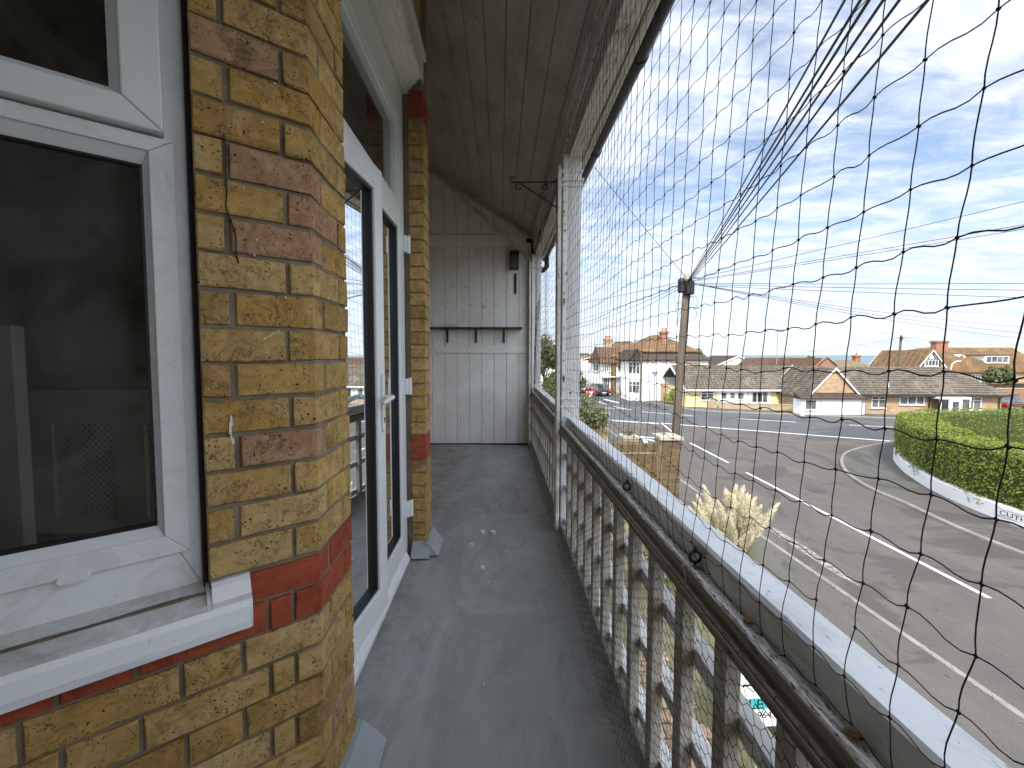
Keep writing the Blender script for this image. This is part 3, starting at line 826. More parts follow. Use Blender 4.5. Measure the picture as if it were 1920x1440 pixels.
# sloping boarded ceiling: every board a piece
ceil = empty('balcony_ceiling', (0, 1.5, 2.7), 0)
tag(ceil, 'sloping boarded balcony ceiling in dirty cream paint', kind='structure')
x = -1.72; i = 0
while x < 0.52:
    w = 0.125
    x1 = min(x + w, 0.53)
    b = MB(); h = random.uniform(-0.0012, 0.0012)
    c = 0.004
    pts = [(x + 0.0015, ceil_z(x) + c + h), (x + 0.0015 + c, ceil_z(x + c) + h), (x1 - 0.0015 - c, ceil_z(x1 - c) + h), (x1 - 0.0015, ceil_z(x1) + c + h), (x1 - 0.0015, ceil_z(x1) + 0.02), (x + 0.0015, ceil_z(x) + 0.02)]
    b.prism(pts, -2.7, 5.52, lambda a, bb, cc: (a, cc, bb))
    o = b.build('ceiling_board', M_CEIL); o.parent = ceil; o.matrix_parent_inverse = Matrix.Translation((0, -1.5, -2.7))
    x += w; i += 1
rf = MB()
rf.prism([(-2.1, ceil_z(-2.1) + 0.022), (0.66, ceil_z(0.66) + 0.022), (0.66, ceil_z(0.66) + 0.13), (-2.1, ceil_z(-2.1) + 0.13)], -2.8, 5.75, lambda a, b, c: (a, c, b))
o = rf.build('roof_slab', plain('roof_slate', (0.09, 0.08, 0.075), None, 3, 0.8, 0.2)); o.parent = house; o.matrix_parent_inverse = house_inv

# end wall: upright boards, rails and gable boarding
EY = 5.50
ew = empty('end_wall', (0, EY, 0))
tag(ew, 'white boarded wall closing the far end of the balcony', kind='structure')
def E(mb, name, mat, bevel=0.0, **k):
    o = mb.build(name, mat, bevel=bevel, **k); o.parent = ew; o.matrix_parent_inverse = Matrix.Translation((0, -EY, 0)); return o
b = MB(); b.box(-1.75, 0.46, EY + 0.022, EY + 0.12, -0.05, ceil_z(-1.75) - 0.0); E(b, 'backing', M_SEAL)
xe = [-1.74 + 0.1655 * i for i in range(14)]
for i in range(len(xe) - 1):
    x0, x1 = xe[i] + 0.0016, min(xe[i + 1], 0.44) - 0.0016
    if x1 - x0 < 0.03: continue
    for (z0, z1) in ((0.012, 1.24), (1.30, 2.68), (2.74, None)):
        b = MB(); c = 0.005; dy = random.uniform(-0.0012, 0.0012)
        za, zb = (z1, z1) if z1 else (ceil_z(x0) - 0.004, ceil_z(x1) - 0.004)
        if za < z0 + 0.02: continue
        vs = []
        for (x_, yy) in ((x0, 0.02), (x0, c), (x0 + c, 0), (x1 - c, 0), (x1, c), (x1, 0.02)):
            t = (x_ - x0) / (x1 - x0)
            vs.append((x_, EY + yy + dy, z0)); vs.append((x_, EY + yy + dy, za + (zb - za) * t))
        fs = [(2 * k, 2 * k + 2, 2 * k + 3, 2 * k + 1) for k in range(5)] + [(0, 1, 11, 10), (0, 10, 8, 6, 4, 2), (1, 3, 5, 7, 9, 11)]
        b.add(vs, fs)
        E(b, 'wall_board', M_ENDBOARD)
b = MB(); b.box(-1.74, 0.40, EY - 0.022, EY + 0.004, 1.228, 1.314); E(b, 'mid_rail', M_ENDBOARD, bevel=0.006, seg=2)
b = MB(); b.box(-1.74, 0.345, EY - 0.018, EY + 0.004, 2.665, 2.785); E(b, 'top_rail', M_ENDBOARD, bevel=0.004)
b = MB(); b.bar((-0.93, EY - 0.012, 3.62), (0.40, EY - 0.012, 2.455), 0.035, 0.045, (0, 1, 0)); E(b, 'sloping_batten', M_BEAM, bevel=0.004)
b = MB(); b.bar((-0.93, EY - 0.03, ceil_z(-0.93) - 0.03), (0.44, EY - 0.03, ceil_z(0.44) - 0.03), 0.05, 0.05, (0, 1, 0)); E(b, 'ceiling_trim', M_CEIL, bevel=0.006)
b = MB(); b.box(0.375, 0.40, EY - 0.03, EY - 0.001, 0.0, 2.45); E(b, 'corner_batten', M_ENDBOARD, bevel=0.004)
# scuffs where something was once glued
b = MB()
for k in range(46):
    cx = random.choice([-0.72, -0.5, -0.42, -0.25, -0.2, -0.15, -0.05, 0.02]) + random.gauss(0, 0.05)
    cz = random.choice([2.08, 1.98, 1.90, 1.85, 1.84, 1.83]) + random.gauss(0, 0.03)
    n = 6; r = random.uniform(0.004, 0.013)
    ring = [(cx + r * random.uniform(0.3, 1) * math.cos(2 * math.pi * j / n), cz + 1.4 * r * random.uniform(0.3, 1) * math.sin(2 * math.pi * j / n)) for j in range(n)]
    b.prism(ring, EY + 0.002, EY - 0.0022, lambda a, bb, cc: (a, cc, bb))
E(b, 'paint_chip', plain('scuff', (0.20, 0.18, 0.15), (0.34, 0.31, 0.27), 40, 0.8, 0.2))

# near end wall, behind the camera
NY = -0.80
nw = empty('end_wall', (0, NY, 0)); tag(nw, 'white boarded wall closing the near end of the balcony', kind='structure')
pb_ = MB(); pb_.box(-1.74, -1.74 + 0.1652, -0.02, 0.0, 0.01, 2.66); pbo = None
for i in range(13):
    if pbo is None: pbo = pb_.build('wall_board', M_ENDBOARD, nw); o = pbo
    else: o = pbo.copy(); scene.collection.objects.link(o)
    o.parent = nw; o.location = (0.1655 * i, 0, 0)
b = MB(); b.prism([(-1.75, -0.05), (0.44, -0.05), (0.44, ceil_z(0.44)), (-1.75, ceil_z(-1.75))], -0.10, -0.022, lambda a, bb, c: (a, c, bb)); b.build('backing', M_ENDBOARD, nw)

# shelf on three brackets, a small white box on it
sh = empty('wall_shelf', (-0.35, EY - 0.1, 1.54), 0, 'narrow black shelf on three iron brackets on the white end wall', 'shelf')
b = MB(); b.box(-0.62, 0.635, -0.10, 0.095, 0.0, 0.022); b.build('shelf_board', M_BLACK, sh, bevel=0.003)
for x in (-0.35, 0.03, 0.40):
    b = MB(); b.box(x - 0.011, x + 0.011, -0.07, 0.092, -0.010, -0.001); b.box(x - 0.011, x + 0.011, 0.078, 0.092, -0.175, -0.010)
    pts = [(x, -0.05 + 0.125 * (1 - math.cos(a)), -0.012 - 0.11 * math.sin(a)) for a in [k * math.pi / 16 for k in range(9)]]
    b.tube(pts, 0.006, 6)
    b.build('shelf_bracket', M_BLACK, sh)
b = MB(); b.box(-0.665, -0.535, EY - 0.13, EY - 0.05, 1.563, 1.605)
b.build('small_box', M_ROOMWHITE, None, 'small pale block lying on the black shelf', 'box', bevel=0.006, seg=2)
wl_ = empty('wall_lantern', (0.183, EY - 0.06, 2.32), 0, 'black box lantern fixed high on the white end wall', 'lantern')
b = MB(); b.box(-0.055, 0.055, -0.05, 0.05, 0.0, 0.20); b.build('lantern_body', M_BLACK, wl_, bevel=0.008, seg=2)
b = MB(); b.prism([(-0.068, 0.20), (0.068, 0.20), (0.045, 0.235), (-0.045, 0.235)], -0.06, 0.056, lambda a, bb, c: (a, c, bb)); b.build('lantern_cap', M_BLACK, wl_)
b = MB(); b.box(-0.045, 0.045, -0.052, -0.0505, 0.02, 0.17); b.build('lantern_pane', M_FARGLASS, wl_)
b = MB(); b.box(0.186, 0.216, EY - 0.02, EY - 0.002, 2.015, 2.28)
b.build('wall_strip', M_BLACK, None, 'thin upright black strip fixed on the wall below the black lantern', 'strip', bevel=0.003)

# ------------------------------------------------------------------ balustrade
bs = empty('balustrade', (0.45, 1.5, 0.0), 0, 'white timber balustrade with brown inner rail and bright painted capping', 'balustrade')
def BL(mb, name, mat, bevel=0.0, **k):
    o = mb.build(name, mat, bevel=bevel, **k); o.parent = bs; o.matrix_parent_inverse = Matrix.Translation((-0.45, -1.5, 0)); return o
YB0, YB1 = -2.6, 5.46
def along(poly, name, mat, y0=YB0, y1=YB1, bevel=0.0, seg=1, wob=0.0, step=0.35):
    """a moulded length along Y with slight unevenness"""
    ar = sum(poly[i][0] * poly[(i + 1) % len(poly)][1] - poly[(i + 1) % len(poly)][0] * poly[i][1] for i in range(len(poly)))
    if ar > 0: poly = poly[::-1]
    n = len(poly); ny = max(2, int((y1 - y0) / step))
    mb = MB(); vs = []
    for k in range(ny + 1):
        y = y0 + (y1 - y0) * k / ny
        for (a, c) in poly:
            vs.append((a + random.uniform(-wob, wob), y, c + random.uniform(-wob, wob)))
    fs = [(k * n + j, k * n + (j + 1) % n, (k + 1) * n + (j + 1) % n, (k + 1) * n + j) for k in range(ny) for j in range(n)]
    fs += [tuple(range(n - 1, -1, -1)), tuple(ny * n + j for j in range(n))]
    mb.add(vs, fs)
    return BL(mb, name, mat, bevel=bevel, seg=seg)
# outer capping beam (bright top), its inner side in shade
along([(0.452, 0.66), (0.532, 0.66), (0.532, 0.768), (0.526, 0.776), (0.458, 0.781), (0.452, 0.775)], 'capping', M_CAP, wob=0.0008)
# inner rail: flaking top, stepped brown moulding facing the deck
along([(0.424, 0.655), (0.4515, 0.655), (0.4515, 0.7235), (0.422, 0.727), (0.419, 0.722)], 'rail_top', M_FLAKE, wob=0.0012, step=0.05)
along([(0.402, 0.676), (0.4235, 0.676), (0.4235, 0.7225), (0.4185, 0.7225), (0.413, 0.712), (0.413, 0.700), (0.402, 0.697)], 'inner_rail', M_RAIL, wob=0.0006, bevel=0.0015)
along([(0.393, 0.681), (0.4015, 0.681), (0.4015, 0.694), (0.397, 0.696), (0.393, 0.692)], 'rail_moulding', M_RAIL, wob=0.0005, bevel=0.001)
for zr in (0.499, 0.280, 0.050):
    along([(0.437, zr), (0.475, zr), (0.475, zr + 0.040), (0.437, zr + 0.040)], 'lower_rail', M_POST, wob=0.0006, bevel=0.002)  # paler post paint puts the skylight on these rails into their colour
# balusters
y = -1.887; n = 0
proto = None
while y < 5.42:
    if not (2.66 < y < 2.86):
        if proto is None:
            b = MB(); b.box(0.0, 0.030, -0.02, 0.02, 0.0, 0.655)
            proto = b.build('baluster', M_BAL, None, bevel=0.002); o = proto
        else:
            o = proto.copy(); scene.collection.objects.link(o)
        o.location = (0.409, y, 0.020); o.parent = bs; o.matrix_parent_inverse = Matrix.Translation((-0.45, -1.5, 0))
    y += 0.175
# a narrower upright beyond, seen behind the near bay, and bottom plate
along([(0.405, 0.0), (0.50, 0.0), (0.50, 0.018), (0.405, 0.018)], 'bottom_plate', M_BAL, wob=0.0005)
# netting eyes along the rail
for (yy, zz, rr) in [(2.86, 0.742, 0.011), (1.40, 0.746, 0.0125), (0.90, 0.748, 0.0125)]:
    b = MB()
    pts = [(0.438 + 0.35 * rr * math.cos(2 * math.pi * k / 18), yy + rr * 0.35 * math.sin(2 * math.pi * k / 18 + 0.4) + 0, zz + rr * math.sin(2 * math.pi * k / 18)) for k in range(19)]
    pts = [(0.438 + rr * math.cos(2 * math.pi * k / 18), yy, zz + rr * math.sin(2 * math.pi * k / 18)) for k in range(19)]
    b.tube(pts, 0.0034, 8, False)
    b.tube([(0.438, yy, zz + rr), (0.438 + 0.002, yy, zz + rr + 0.012)], [0.0055, 0.005], 8)
    b.tube([(0.438, yy, 0.72), (0.438, yy, zz - rr)], 0.0026, 8)
    BL(b, 'net_eye', M_BLACK, smooth=True)
for (yy, zz) in [(0.89, 0.726), (0.70, 0.728), (0.485, 0.728)]:
    b = MB(); n_ = 9
    vs = []
    for t in range(5):
        for k in range(n_):
            a = 2 * math.pi * k / n_; r = 0.006 * math.sin(math.pi * (t + 0.6) / 5.6) * random.uniform(0.7, 1.2)
            vs.append((0.437 + r * math.cos(a), yy + 0.012 - 0.006 * t, zz + 0.7 * r * math.sin(a) + 0.002 * t))
    fs = [(t * n_ + k, t * n_ + (k + 1) % n_, (t + 1) * n_ + (k + 1) % n_, (t + 1) * n_ + k) for t in range(4) for k in range(n_)]
    b.add(vs, fs); BL(b, 'rust_stub', M_RUST)

# ------------------------------------------------------------------ posts, eaves beam, gutter
def post(y, label):
    t = empty('balcony_post', (0.47, y, 0.0), 0, label, 'post', 'white balcony posts')
    b = MB(); b.box(-0.058, 0.062, 0.0, 0.115, -0.02, 2.515); b.build('shaft', M_POST, t, bevel=0.004, seg=2)
    for z in (2.30, 2.335, 2.39):
        c = MB(); e = 0.010 if z != 2.335 else 0.016
        c.box(-0.058 - e, 0.062 + e, -e, 0.115 + e, z, z + 0.020); c.build('moulding', M_POST, t, bevel=0.005, seg=2)
    for z in (0.845, 0.90):
        c = MB(); c.box(-0.058 - 0.007, 0.062 + 0.007, -0.007, 0.115 + 0.007, z, z + 0.014); c.build('moulding', M_POST, t, bevel=0.004, seg=2)
    b = MB(); b.box(-0.094, -0.070, -0.010, 0.075, -0.01, 2.44); b.build('inner_batten', M_BEAM, t, bevel=0.003)
    return t
p1_ = post(2.75, 'white post with moulded cap carrying the scrolled iron bracket')
p2_ = post(5.40, 'white corner post where the balustrade meets the end wall')
p0_ = post(-0.78, 'white post at the near end of the balustrade behind the camera')
# screw hooks and rust marks down the first post
b = MB()
for k in range(18):
    z = 0.9 + k * 0.082 + random.uniform(-0.02, 0.02); r = 0.006
    if random.random() < 0.75:
        xx = -0.049 + random.uniform(-0.004, 0.006)
        b.tube([(xx, -0.001, z), (xx, -0.010, z), (xx + 0.003, -0.014, z - 0.006), (xx + 0.002, -0.010, z - 0.012)], 0.0018, 5)
b.build('hook', M_RUST, p1_)
b = MB()
for k in range(14):
    z = random.uniform(0.8, 2.2); cx = random.choice([-0.045, -0.03, -0.05, 0.0]); r = random.uniform(0.004, 0.013)
    ring = [(cx + r * random.uniform(0.3, 0.9) * math.cos(2 * math.pi * j / 7), z + 1.6 * r * random.uniform(0.3, 1) * math.sin(2 * math.pi * j / 7)) for j in range(7)]
    b.prism(ring, 0.002, -0.0016, lambda a, bb, c: (a, c, bb))
b.build('rust_mark', M_RUST, p1_)

bm = empty('eaves_beam', (0.5, 1.5, 2.5), 0, 'weathered cream eaves beam with rows of rusty hooks above the balustrade', 'beam')
def BE(mb, name, mat, bevel=0.0, **k):
    o = mb.build(name, mat, bevel=bevel, **k); o.parent = bm; o.matrix_parent_inverse = Matrix.Translation((-0.5, -1.5, -2.5)); return o
def runy(poly, y0, y1):
    b = MB(); b.prism(poly, y0, y1, lambda a, bb, c: (a, c, bb)); return b
BE(runy([(0.448, 2.486), (0.54, 2.486), (0.54, 2.70), (0.432, 2.76), (0.432, 2.60), (0.440, 2.592), (0.440, 2.56), (0.448, 2.552)], -2.6, 5.49), 'beam', M_BEAM, bevel=0.003)
BE(runy([(0.418, 2.70), (0.4315, 2.70), (0.4315, 2.785), (0.418, 2.785)], -2.6, 5.46), 'beam_fillet', M_BEAM, bevel=0.002)
BE(runy([(0.545, 2.478), (0.576, 2.474), (0.580, 2.50), (0.580, 2.64), (0.545, 2.66)], -2.6, 5.6), 'fascia', M_BEAM, bevel=0.002)
b = MB()
for k in range(62):
    y_ = -0.4 + k * 0.095 + random.uniform(-0.025, 0.025); z = random.choice([2.535, 2.55, 2.575, 2.62, 2.64]); r = 0.006
    x_ = 0.448 if z < 2.56 else 0.436
    pts = [(x_ + 0.002, y_, z)] + [(x_ - 0.006, y_ + r * math.sin(a), z - r + r * math.cos(a)) for a in [j * 0.75 for j in range(7)]]
    b.tube(pts, 0.0016, 5)
BE(b, 'hook', M_RUST)
# trailing cable ends near the far post
b = MB()
for (amp, ph) in ((0.02, 0.0), (0.03, 1.0), (0.015, 2.2)):
    b.tube([(0.43 + 0.004 * math.sin(3 * t), 4.1 + 0.9 * t, 2.52 - 0.10 * t * (1.2 - 0.4 * t) + amp * math.sin(7 * t + ph)) for t in [k / 16 for k in range(17)]], 0.005, 6)
BE(b, 'loose_cable', M_STRING, smooth=True)
b = MB()
for k in range(26):
    p = Vector((0.43 + random.uniform(-.02, .02), 4.45 + random.uniform(-.09, .09), 2.47 + random.uniform(-.07, .05)))
    q = p + Vector((random.uniform(-.03, .03), random.uniform(-.06, .06), random.uniform(-.05, .05)))
    b.tube([p, (p + q) / 2 + Vector((0, 0, random.uniform(-.02, .02))), q], 0.0022, 5)
BE(b, 'net_tangle', M_NET)

gt = empty('gutter', (0.66, 1.5, 2.5), 0, 'black plastic gutter along the eaves outside the netting', 'gutter')
GXc, GZc = 0.620, 2.535
def arc(r, a0, a1, n): return [(GXc + r * math.cos(R(a0 + (a1 - a0) * k / n)), GZc + r * math.sin(R(a0 + (a1 - a0) * k / n))) for k in range(n + 1)]
half = arc(0.037, 180, 360, 10) + arc(0.033, 360, 180, 10)
b = runy(half, -2.7, 5.8); o = b.build('channel', M_GUTTER, gt); o.matrix_parent_inverse = Matrix.Translation((-0.66, -1.5, -2.5))
for y_ in (1.9, 2.75, 3.9, 5.0):
    b = runy(arc(0.043, 180, 360, 10) + arc(0.0375, 360, 180, 10), y_, y_ + 0.04)
    o = b.build('gutter_clip', M_GUTTER, gt); o.matrix_parent_inverse = Matrix.Translation((-0.66, -1.5, -2.5))
b = MB(); b.tube([(0.62, 5.55, 2.50), (0.62, 5.55, 2.38), (0.58, 5.57, 2.34), (0.50, 5.60, 2.31), (0.50, 5.62, 2.2), (0.50, 5.62, -3.9)], 0.034, 10)
o = b.build('downpipe', M_GUTTER, gt, smooth=True); o.matrix_parent_inverse = Matrix.Translation((-0.66, -1.5, -2.5))

# scrolled hanging-basket bracket
br = empty('basket_bracket', (0.376, 2.78, 2.343), 0, 'black wrought iron hanging basket bracket with scrolls on the white post', 'bracket')
b = MB(); b.tube([(0, 0, 0.0), (-0.30, 0, 0.0)], 0.0055, 8); b.build('arm', M_BLACK, br)
b = MB(); b.tube([(0.0, 0, -0.165), (-0.245, 0, -0.008)], 0.005, 8); b.build('stay', M_BLACK, br)
b = MB(); b.box(-0.004, 0.006, -0.012, 0.012, -0.20, 0.03); b.build('back_plate', M_BLACK, br)
def scroll(c, r0, turns, a0, sgn, rad=0.0045, seg=26):
    pts = []
    for k in range(seg + 1):
        t = k / seg; r = r0 * (1 - 0.72 * t); a = a0 + sgn * turns * 2 * math.pi * t
        pts.append((c[0] + r * math.cos(a), 0, c[1] + r * math.sin(a)))
    return pts
for pts in (scroll((-0.292, 0.022), 0.024, 0.75, -1.6, -1), scroll((-0.252, -0.034), 0.026, 0.8, 1.5, 1), scroll((-0.085, -0.028), 0.024, 1.0, 1.2, -1), scroll((-0.095, -0.085), 0.022, 1.0, 2.2, 1)):
    b = MB(); b.tube(pts, 0.0045, 7); b.build('scroll', M_BLACK, br, smooth=True)
b = MB(); b.tube([(-0.08, 0, -0.008), (-0.065, 0, -0.04), (-0.09, 0, -0.07), (-0.075, 0, -0.112)], 0.0042, 7); b.build('scroll', M_BLACK, br, smooth=True)

# ------------------------------------------------------------------ bird netting
def build_net(y0, y1, x0, seed, slack, name, label):
    rnd = random.Random(seed)
    DY, DZ = 0.0565, 0.0625
    ncol = int((y1 - y0) / DY) + 1; nrow = 30
    ph = [rnd.uniform(0, 6.28) for _ in range(8)]
    def knot(i, j):
        y = y0 + DY * j; z = 0.745 + DZ * i
        low = max(0.0, (1.35 - z)) / 0.6
        yy = y + (0.075 if y < 2.7 else 0.03) * (1.35 - z) * (0.7 + 0.5 * (y < 1.0)) + 0.004 * math.sin(1.9 * z + ph[0] + j * 0.35)
        zz = z + 0.008 * slack * math.sin(0.55 * j + ph[1] + 0.22 * i) * (0.4 + 1.3 * low) + 0.02 * low * math.sin(0.21 * j + ph[2])
        zz -= 0.10 * slack * (1 if y > 2.8 else 0) * math.sin(math.pi * min(1, max(0, (y - y0) / (y1 - y0)))) * math.sin(math.pi * i / (nrow - 1))
        xx = x0 + 0.010 * math.sin(0.33 * j + ph[3]) * math.sin(math.pi * min(1.0, i / (nrow - 1.0))) + 0.006 * math.sin(0.8 * i + ph[4]) * low
        xx -= 0.0 if y < 2.8 else 0.0
        g = 0.0010 + 0.0022 * low
        return Vector((xx + rnd.gauss(0, 0.0012), yy + rnd.gauss(0, g * 0.8), zz + rnd.gauss(0, g)))
    Kn = [[knot(i, j) for j in range(ncol)] for i in range(nrow)]
    for j in range(ncol):
        Kn[nrow - 1][j].x = 0.438; Kn[nrow - 1][j].z = 2.56 + 0.01 * math.sin(j)
        Kn[0][j].z = 0.738 + 0.006 * math.sin(j * 1.1 + ph[5]); Kn[0][j].x = 0.437
    mb = MB(); r = 0.0008
    def strand(p, q, horiz, low):
        d = q - p; out_ = []
        a = rnd.gauss(0.0012, 0.0010) + 0.0025 * low; s = rnd.gauss(0.0024, 0.0008) * (1 if horiz else 0.3)
        ns_ = 5
        for k in range(1, ns_):
            t = k / ns_
            if horiz: off = Vector((0, 0, -a * 4 * t * (1 - t) - s * math.sin(2 * math.pi * t)))
            else: off = Vector((0, s * math.sin(2 * math.pi * t) + 0.5 * a * 4 * t * (1 - t), 0))
            out_.append(p + d * t + off)
        return out_
    missing = {(rnd.randrange(1, 8), rnd.randrange(ncol - 1)) for _ in range(5)}
    for i in range(nrow):
        low = max(0.0, (1.35 - (0.745 + DZ * i))) / 0.6
        pts = [Kn[i][0]]
        for j in range(ncol - 1):
            if (i, j) in missing:
                mb.tube(pts, r, 4, False); pts = [Kn[i][j + 1]]; continue
            pts += strand(Kn[i][j], Kn[i][j + 1], True, low) + [Kn[i][j + 1]]
        mb.tube(pts, r, 4, False)
    for j in range(ncol):
        pts = [Kn[0][j]]
        for i in range(nrow - 1):
            low = max(0.0, (1.35 - (0.745 + DZ * i))) / 0.6
            pts += strand(Kn[i][j], Kn[i + 1][j], False, low) + [Kn[i + 1][j]]
        mb.tube(pts, r, 4, False)
    for i in range(nrow):
        for j in range(ncol):
            c = Kn[i][j]; k = 0.0026 * rnd.uniform(0.8, 1.15)
            vs = [c + Vector(v) * k for v in ((1, 0, 0), (-1, 0, 0), (0, 1, 0.3), (0, -1, -0.3), (0, 0.3, 1), (0, -0.3, -1))]
            mb.add(vs, [(0, 2, 4), (2, 1, 4), (1, 3, 4), (3, 0, 4), (2, 0, 5), (1, 2, 5), (3, 1, 5), (0, 3, 5)])
    return mb.build(name, M_NET, None, label, 'netting', smooth=True)
build_net(0.10, 2.72, 0.431, 3, 0.5, 'bird_netting', 'black knotted bird netting stretched from the near rail to the eaves beam')
build_net(2.86, 5.38, 0.440, 5, 1.0, 'bird_netting', 'black bird netting sagging between the bracket post and the end wall')
# gathered slack strand of the far panel
b = MB()
for k in range(5):
    b.tube([(0.44 + 0.01 * math.sin(5 * t + k), 5.30 - (0.35 + 0.08 * k) * t ** 1.8 + 0.01 * math.sin(9 * t + k), 0.76 + 1.05 * t + 0.02 * k) for t in [q / 14 for q in range(15)]], 0.0022, 5)
b.build('net_rope', M_NET, None, 'gathered dark net edge hanging beside the corner post', 'rope', smooth=True)
# pale tie strings along the rail
b = MB()
for k in range(34):
    y_ = random.uniform(0.3, 2.6)
    p = Vector((0.437, y_, 0.735)); q = Vector((random.uniform(0.398, 0.45), y_ + random.uniform(-0.08, 0.08), random.uniform(0.69, 0.75)))
    m = (p + q) / 2 + Vector((random.uniform(-0.015, 0.01), random.uniform(-.02, .02), random.uniform(-0.012, 0.02)))
    b.tube([p, (p + m) / 2 + Vector((0, 0, 0.004)), m, (q + m) / 2 + Vector((0, 0.004, 0.003)), q], 0.0006, 4)
b.build('tie_string', M_STRING, None, 'pale frayed tie strings looped along the flaking rail', 'string', kind='stuff')

# ------------------------------------------------------------------ chicken wire over the balusters
def chicken(y0, y1, seed, label):
    rnd = random.Random(seed)
    mb = MB(); a = 0.0135                     # half pitch in z
    s3 = a * 1.1547                           # hexagon side
    cols = int((y1 - y0) / (1.5 * s3))
    nz = int(0.70 / (2 * a))
    memo = {}
    def pt(y, z):
        k = (round(y * 2000), round(z * 2000))
        if k not in memo:
            bul = 0.006 * math.sin(3.1 * y) + 0.005 * math.sin(7.3 * y + 4 * z)
            xx = 0.3955 + bul * 0.6 - 0.045 * max(0.0, 0.16 - z) / 0.16
            memo[k] = Vector((xx + rnd.gauss(0, 0.0012), y + rnd.gauss(0, 0.0016) + 0.004 * math.sin(9 * z + 3 * y), max(0.008, z + rnd.gauss(0, 0.0014))))
        return memo[k]
    done = set()
    for c in range(cols):
        for k in range(nz):
            cy = y0 + c * 1.5 * s3; cz = 0.015 + a + k * 2 * a + (a if c % 2 else 0)
            hexp = [(cy + s3, cz), (cy + s3 / 2, cz + a), (cy - s3 / 2, cz + a), (cy - s3, cz), (cy - s3 / 2, cz - a), (cy + s3 / 2, cz - a)]
            for t in range(6):
                p, q = hexp[t], hexp[(t + 1) % 6]
                key = tuple(sorted(((round(p[0] * 2000), round(p[1] * 2000)), (round(q[0] * 2000), round(q[1] * 2000)))))
                if key in done: continue
                done.add(key)
                P, Q = pt(*p), pt(*q)
                horizontal = abs(p[1] - q[1]) < 1e-6
                mb.tube([P, Q], 0.00085 if horizontal else 0.00055, 3, False)
    return mb.build('chicken_wire', M_WIRE, None, label, 'wire mesh', smooth=False)
chicken(0.35, 2.70, 11, 'dark hexagonal chicken wire over the near balusters up to the bracket post')
chicken(2.80, 5.40, 12, 'hexagonal chicken wire over the far balusters next to the end wall')
# ------------------------------------------------------------------ street
def asphalt(name, c1, c2, patch, sc=0.35):
    g = G(name)
    col = g.mix(g.ramp(g.noise(sc, 7, 0.68, 1.2), [(0.36, 0.0), (0.66, 1.0)]), c1, c2)
    st = g.ramp(g.noise(1.1, 6, 0.7, 0.8, g.coord((1.6, 0.25, 1))), [(0.48, 0.0), (0.68, 1.0)])
    col = g.mix(g.math('MULTIPLY', st, 0.75), col, patch)
    sp = g.ramp(g.noise(34, 3, 0.7), [(0.35, 0.0), (0.7, 1.0)])
    col = g.mix(g.math('MULTIPLY', sp, 0.35), col, tuple(min(1, x * 1.7) for x in c1))
    dk = g.ramp(g.noise(0.16, 5, 0.7, 2.0, g.coord((1, 1, 1), loc=(7, 3, 1))), [(0.54, 0.0), (0.565, 0.6)])
    col = g.mix(dk, col, tuple(x * 0.62 for x in c1))
    return g.done(col, 0.88, g.bump(g.noise(60, 4, 0.7), 0.4, 0.01), 0, 0.3)
M_MAINROAD = asphalt('main_road_asphalt', (0.086, 0.086, 0.089), (0.072, 0.072, 0.075), (0.10, 0.098, 0.095), 0.2)
M_SIDEROAD = asphalt('side_road_chippings', (0.098, 0.086, 0.077), (0.070, 0.064, 0.060), (0.128, 0.102, 0.083))
M_PAVE = asphalt('pavement_asphalt', (0.095, 0.087, 0.078), (0.075, 0.070, 0.064), (0.112, 0.10, 0.086))
M_KERB = plain('kerb_stone', (0.27, 0.25, 0.215), (0.17, 0.155, 0.13), 3, 0.9, 0.4, 40, 0.01)
def paint_mat():
    g = G('road_paint')
    w = g.ramp(g.noise(9, 7, 0.75, 0.4), [(0.56, 0.0), (0.72, 0.7)])
    return g.done(g.mix(w, (0.74, 0.74, 0.72), (0.16, 0.15, 0.145)), 0.7, None, 0, 0.3)
M_LINE = paint_mat()
M_WORN = plain('worn_paint', (0.36, 0.33, 0.29), (0.13, 0.115, 0.10), 9, 0.85, 0.2, lo=0.36, hi=0.56)
M_GROUND = plain('ground_earth', (0.12, 0.115, 0.07), (0.085, 0.095, 0.05), 0.6, 0.95, 0.4, 8, 0.03)
M_GARDEN = plain('garden_soil', (0.16, 0.135, 0.09), (0.08, 0.085, 0.04), 1.8, 0.95, 0.6, 20, 0.03)
M_SEA = None
g = G('sea_water')
M_SEA = g.done(g.mix(g.ramp(g.noise(0.004, 4, 0.6, 0, g.coord((1, 6, 1))), [(0.4, 0.0), (0.6, 1.0)]), (0.075, 0.135, 0.15), (0.12, 0.19, 0.19)), 0.35, g.bump(g.noise(0.25, 4, 0.6), 0.4, 0.4), 0, 0.4)

gm = MB(); gm.poly([(-300, -120, GZ - 0.02), (500, -120, GZ - 0.02), (500, 118, GZ - 0.02), (-300, 118, GZ - 0.02)])
gm.poly([(-300, 118, GZ - 0.02), (500, 118, GZ - 0.02), (500, 150, GZ - 5.6), (-300, 150, GZ - 5.6)])
gm.build('ground', M_GROUND, None, kind='structure')
sm = MB(); sm.poly([(-16000, 130, GZ - 5.2), (20000, 130, GZ - 5.2), (20000, 26000, GZ - 5.2), (-16000, 26000, GZ - 5.2)])
sm.build('sea', M_SEA, None, kind='structure')

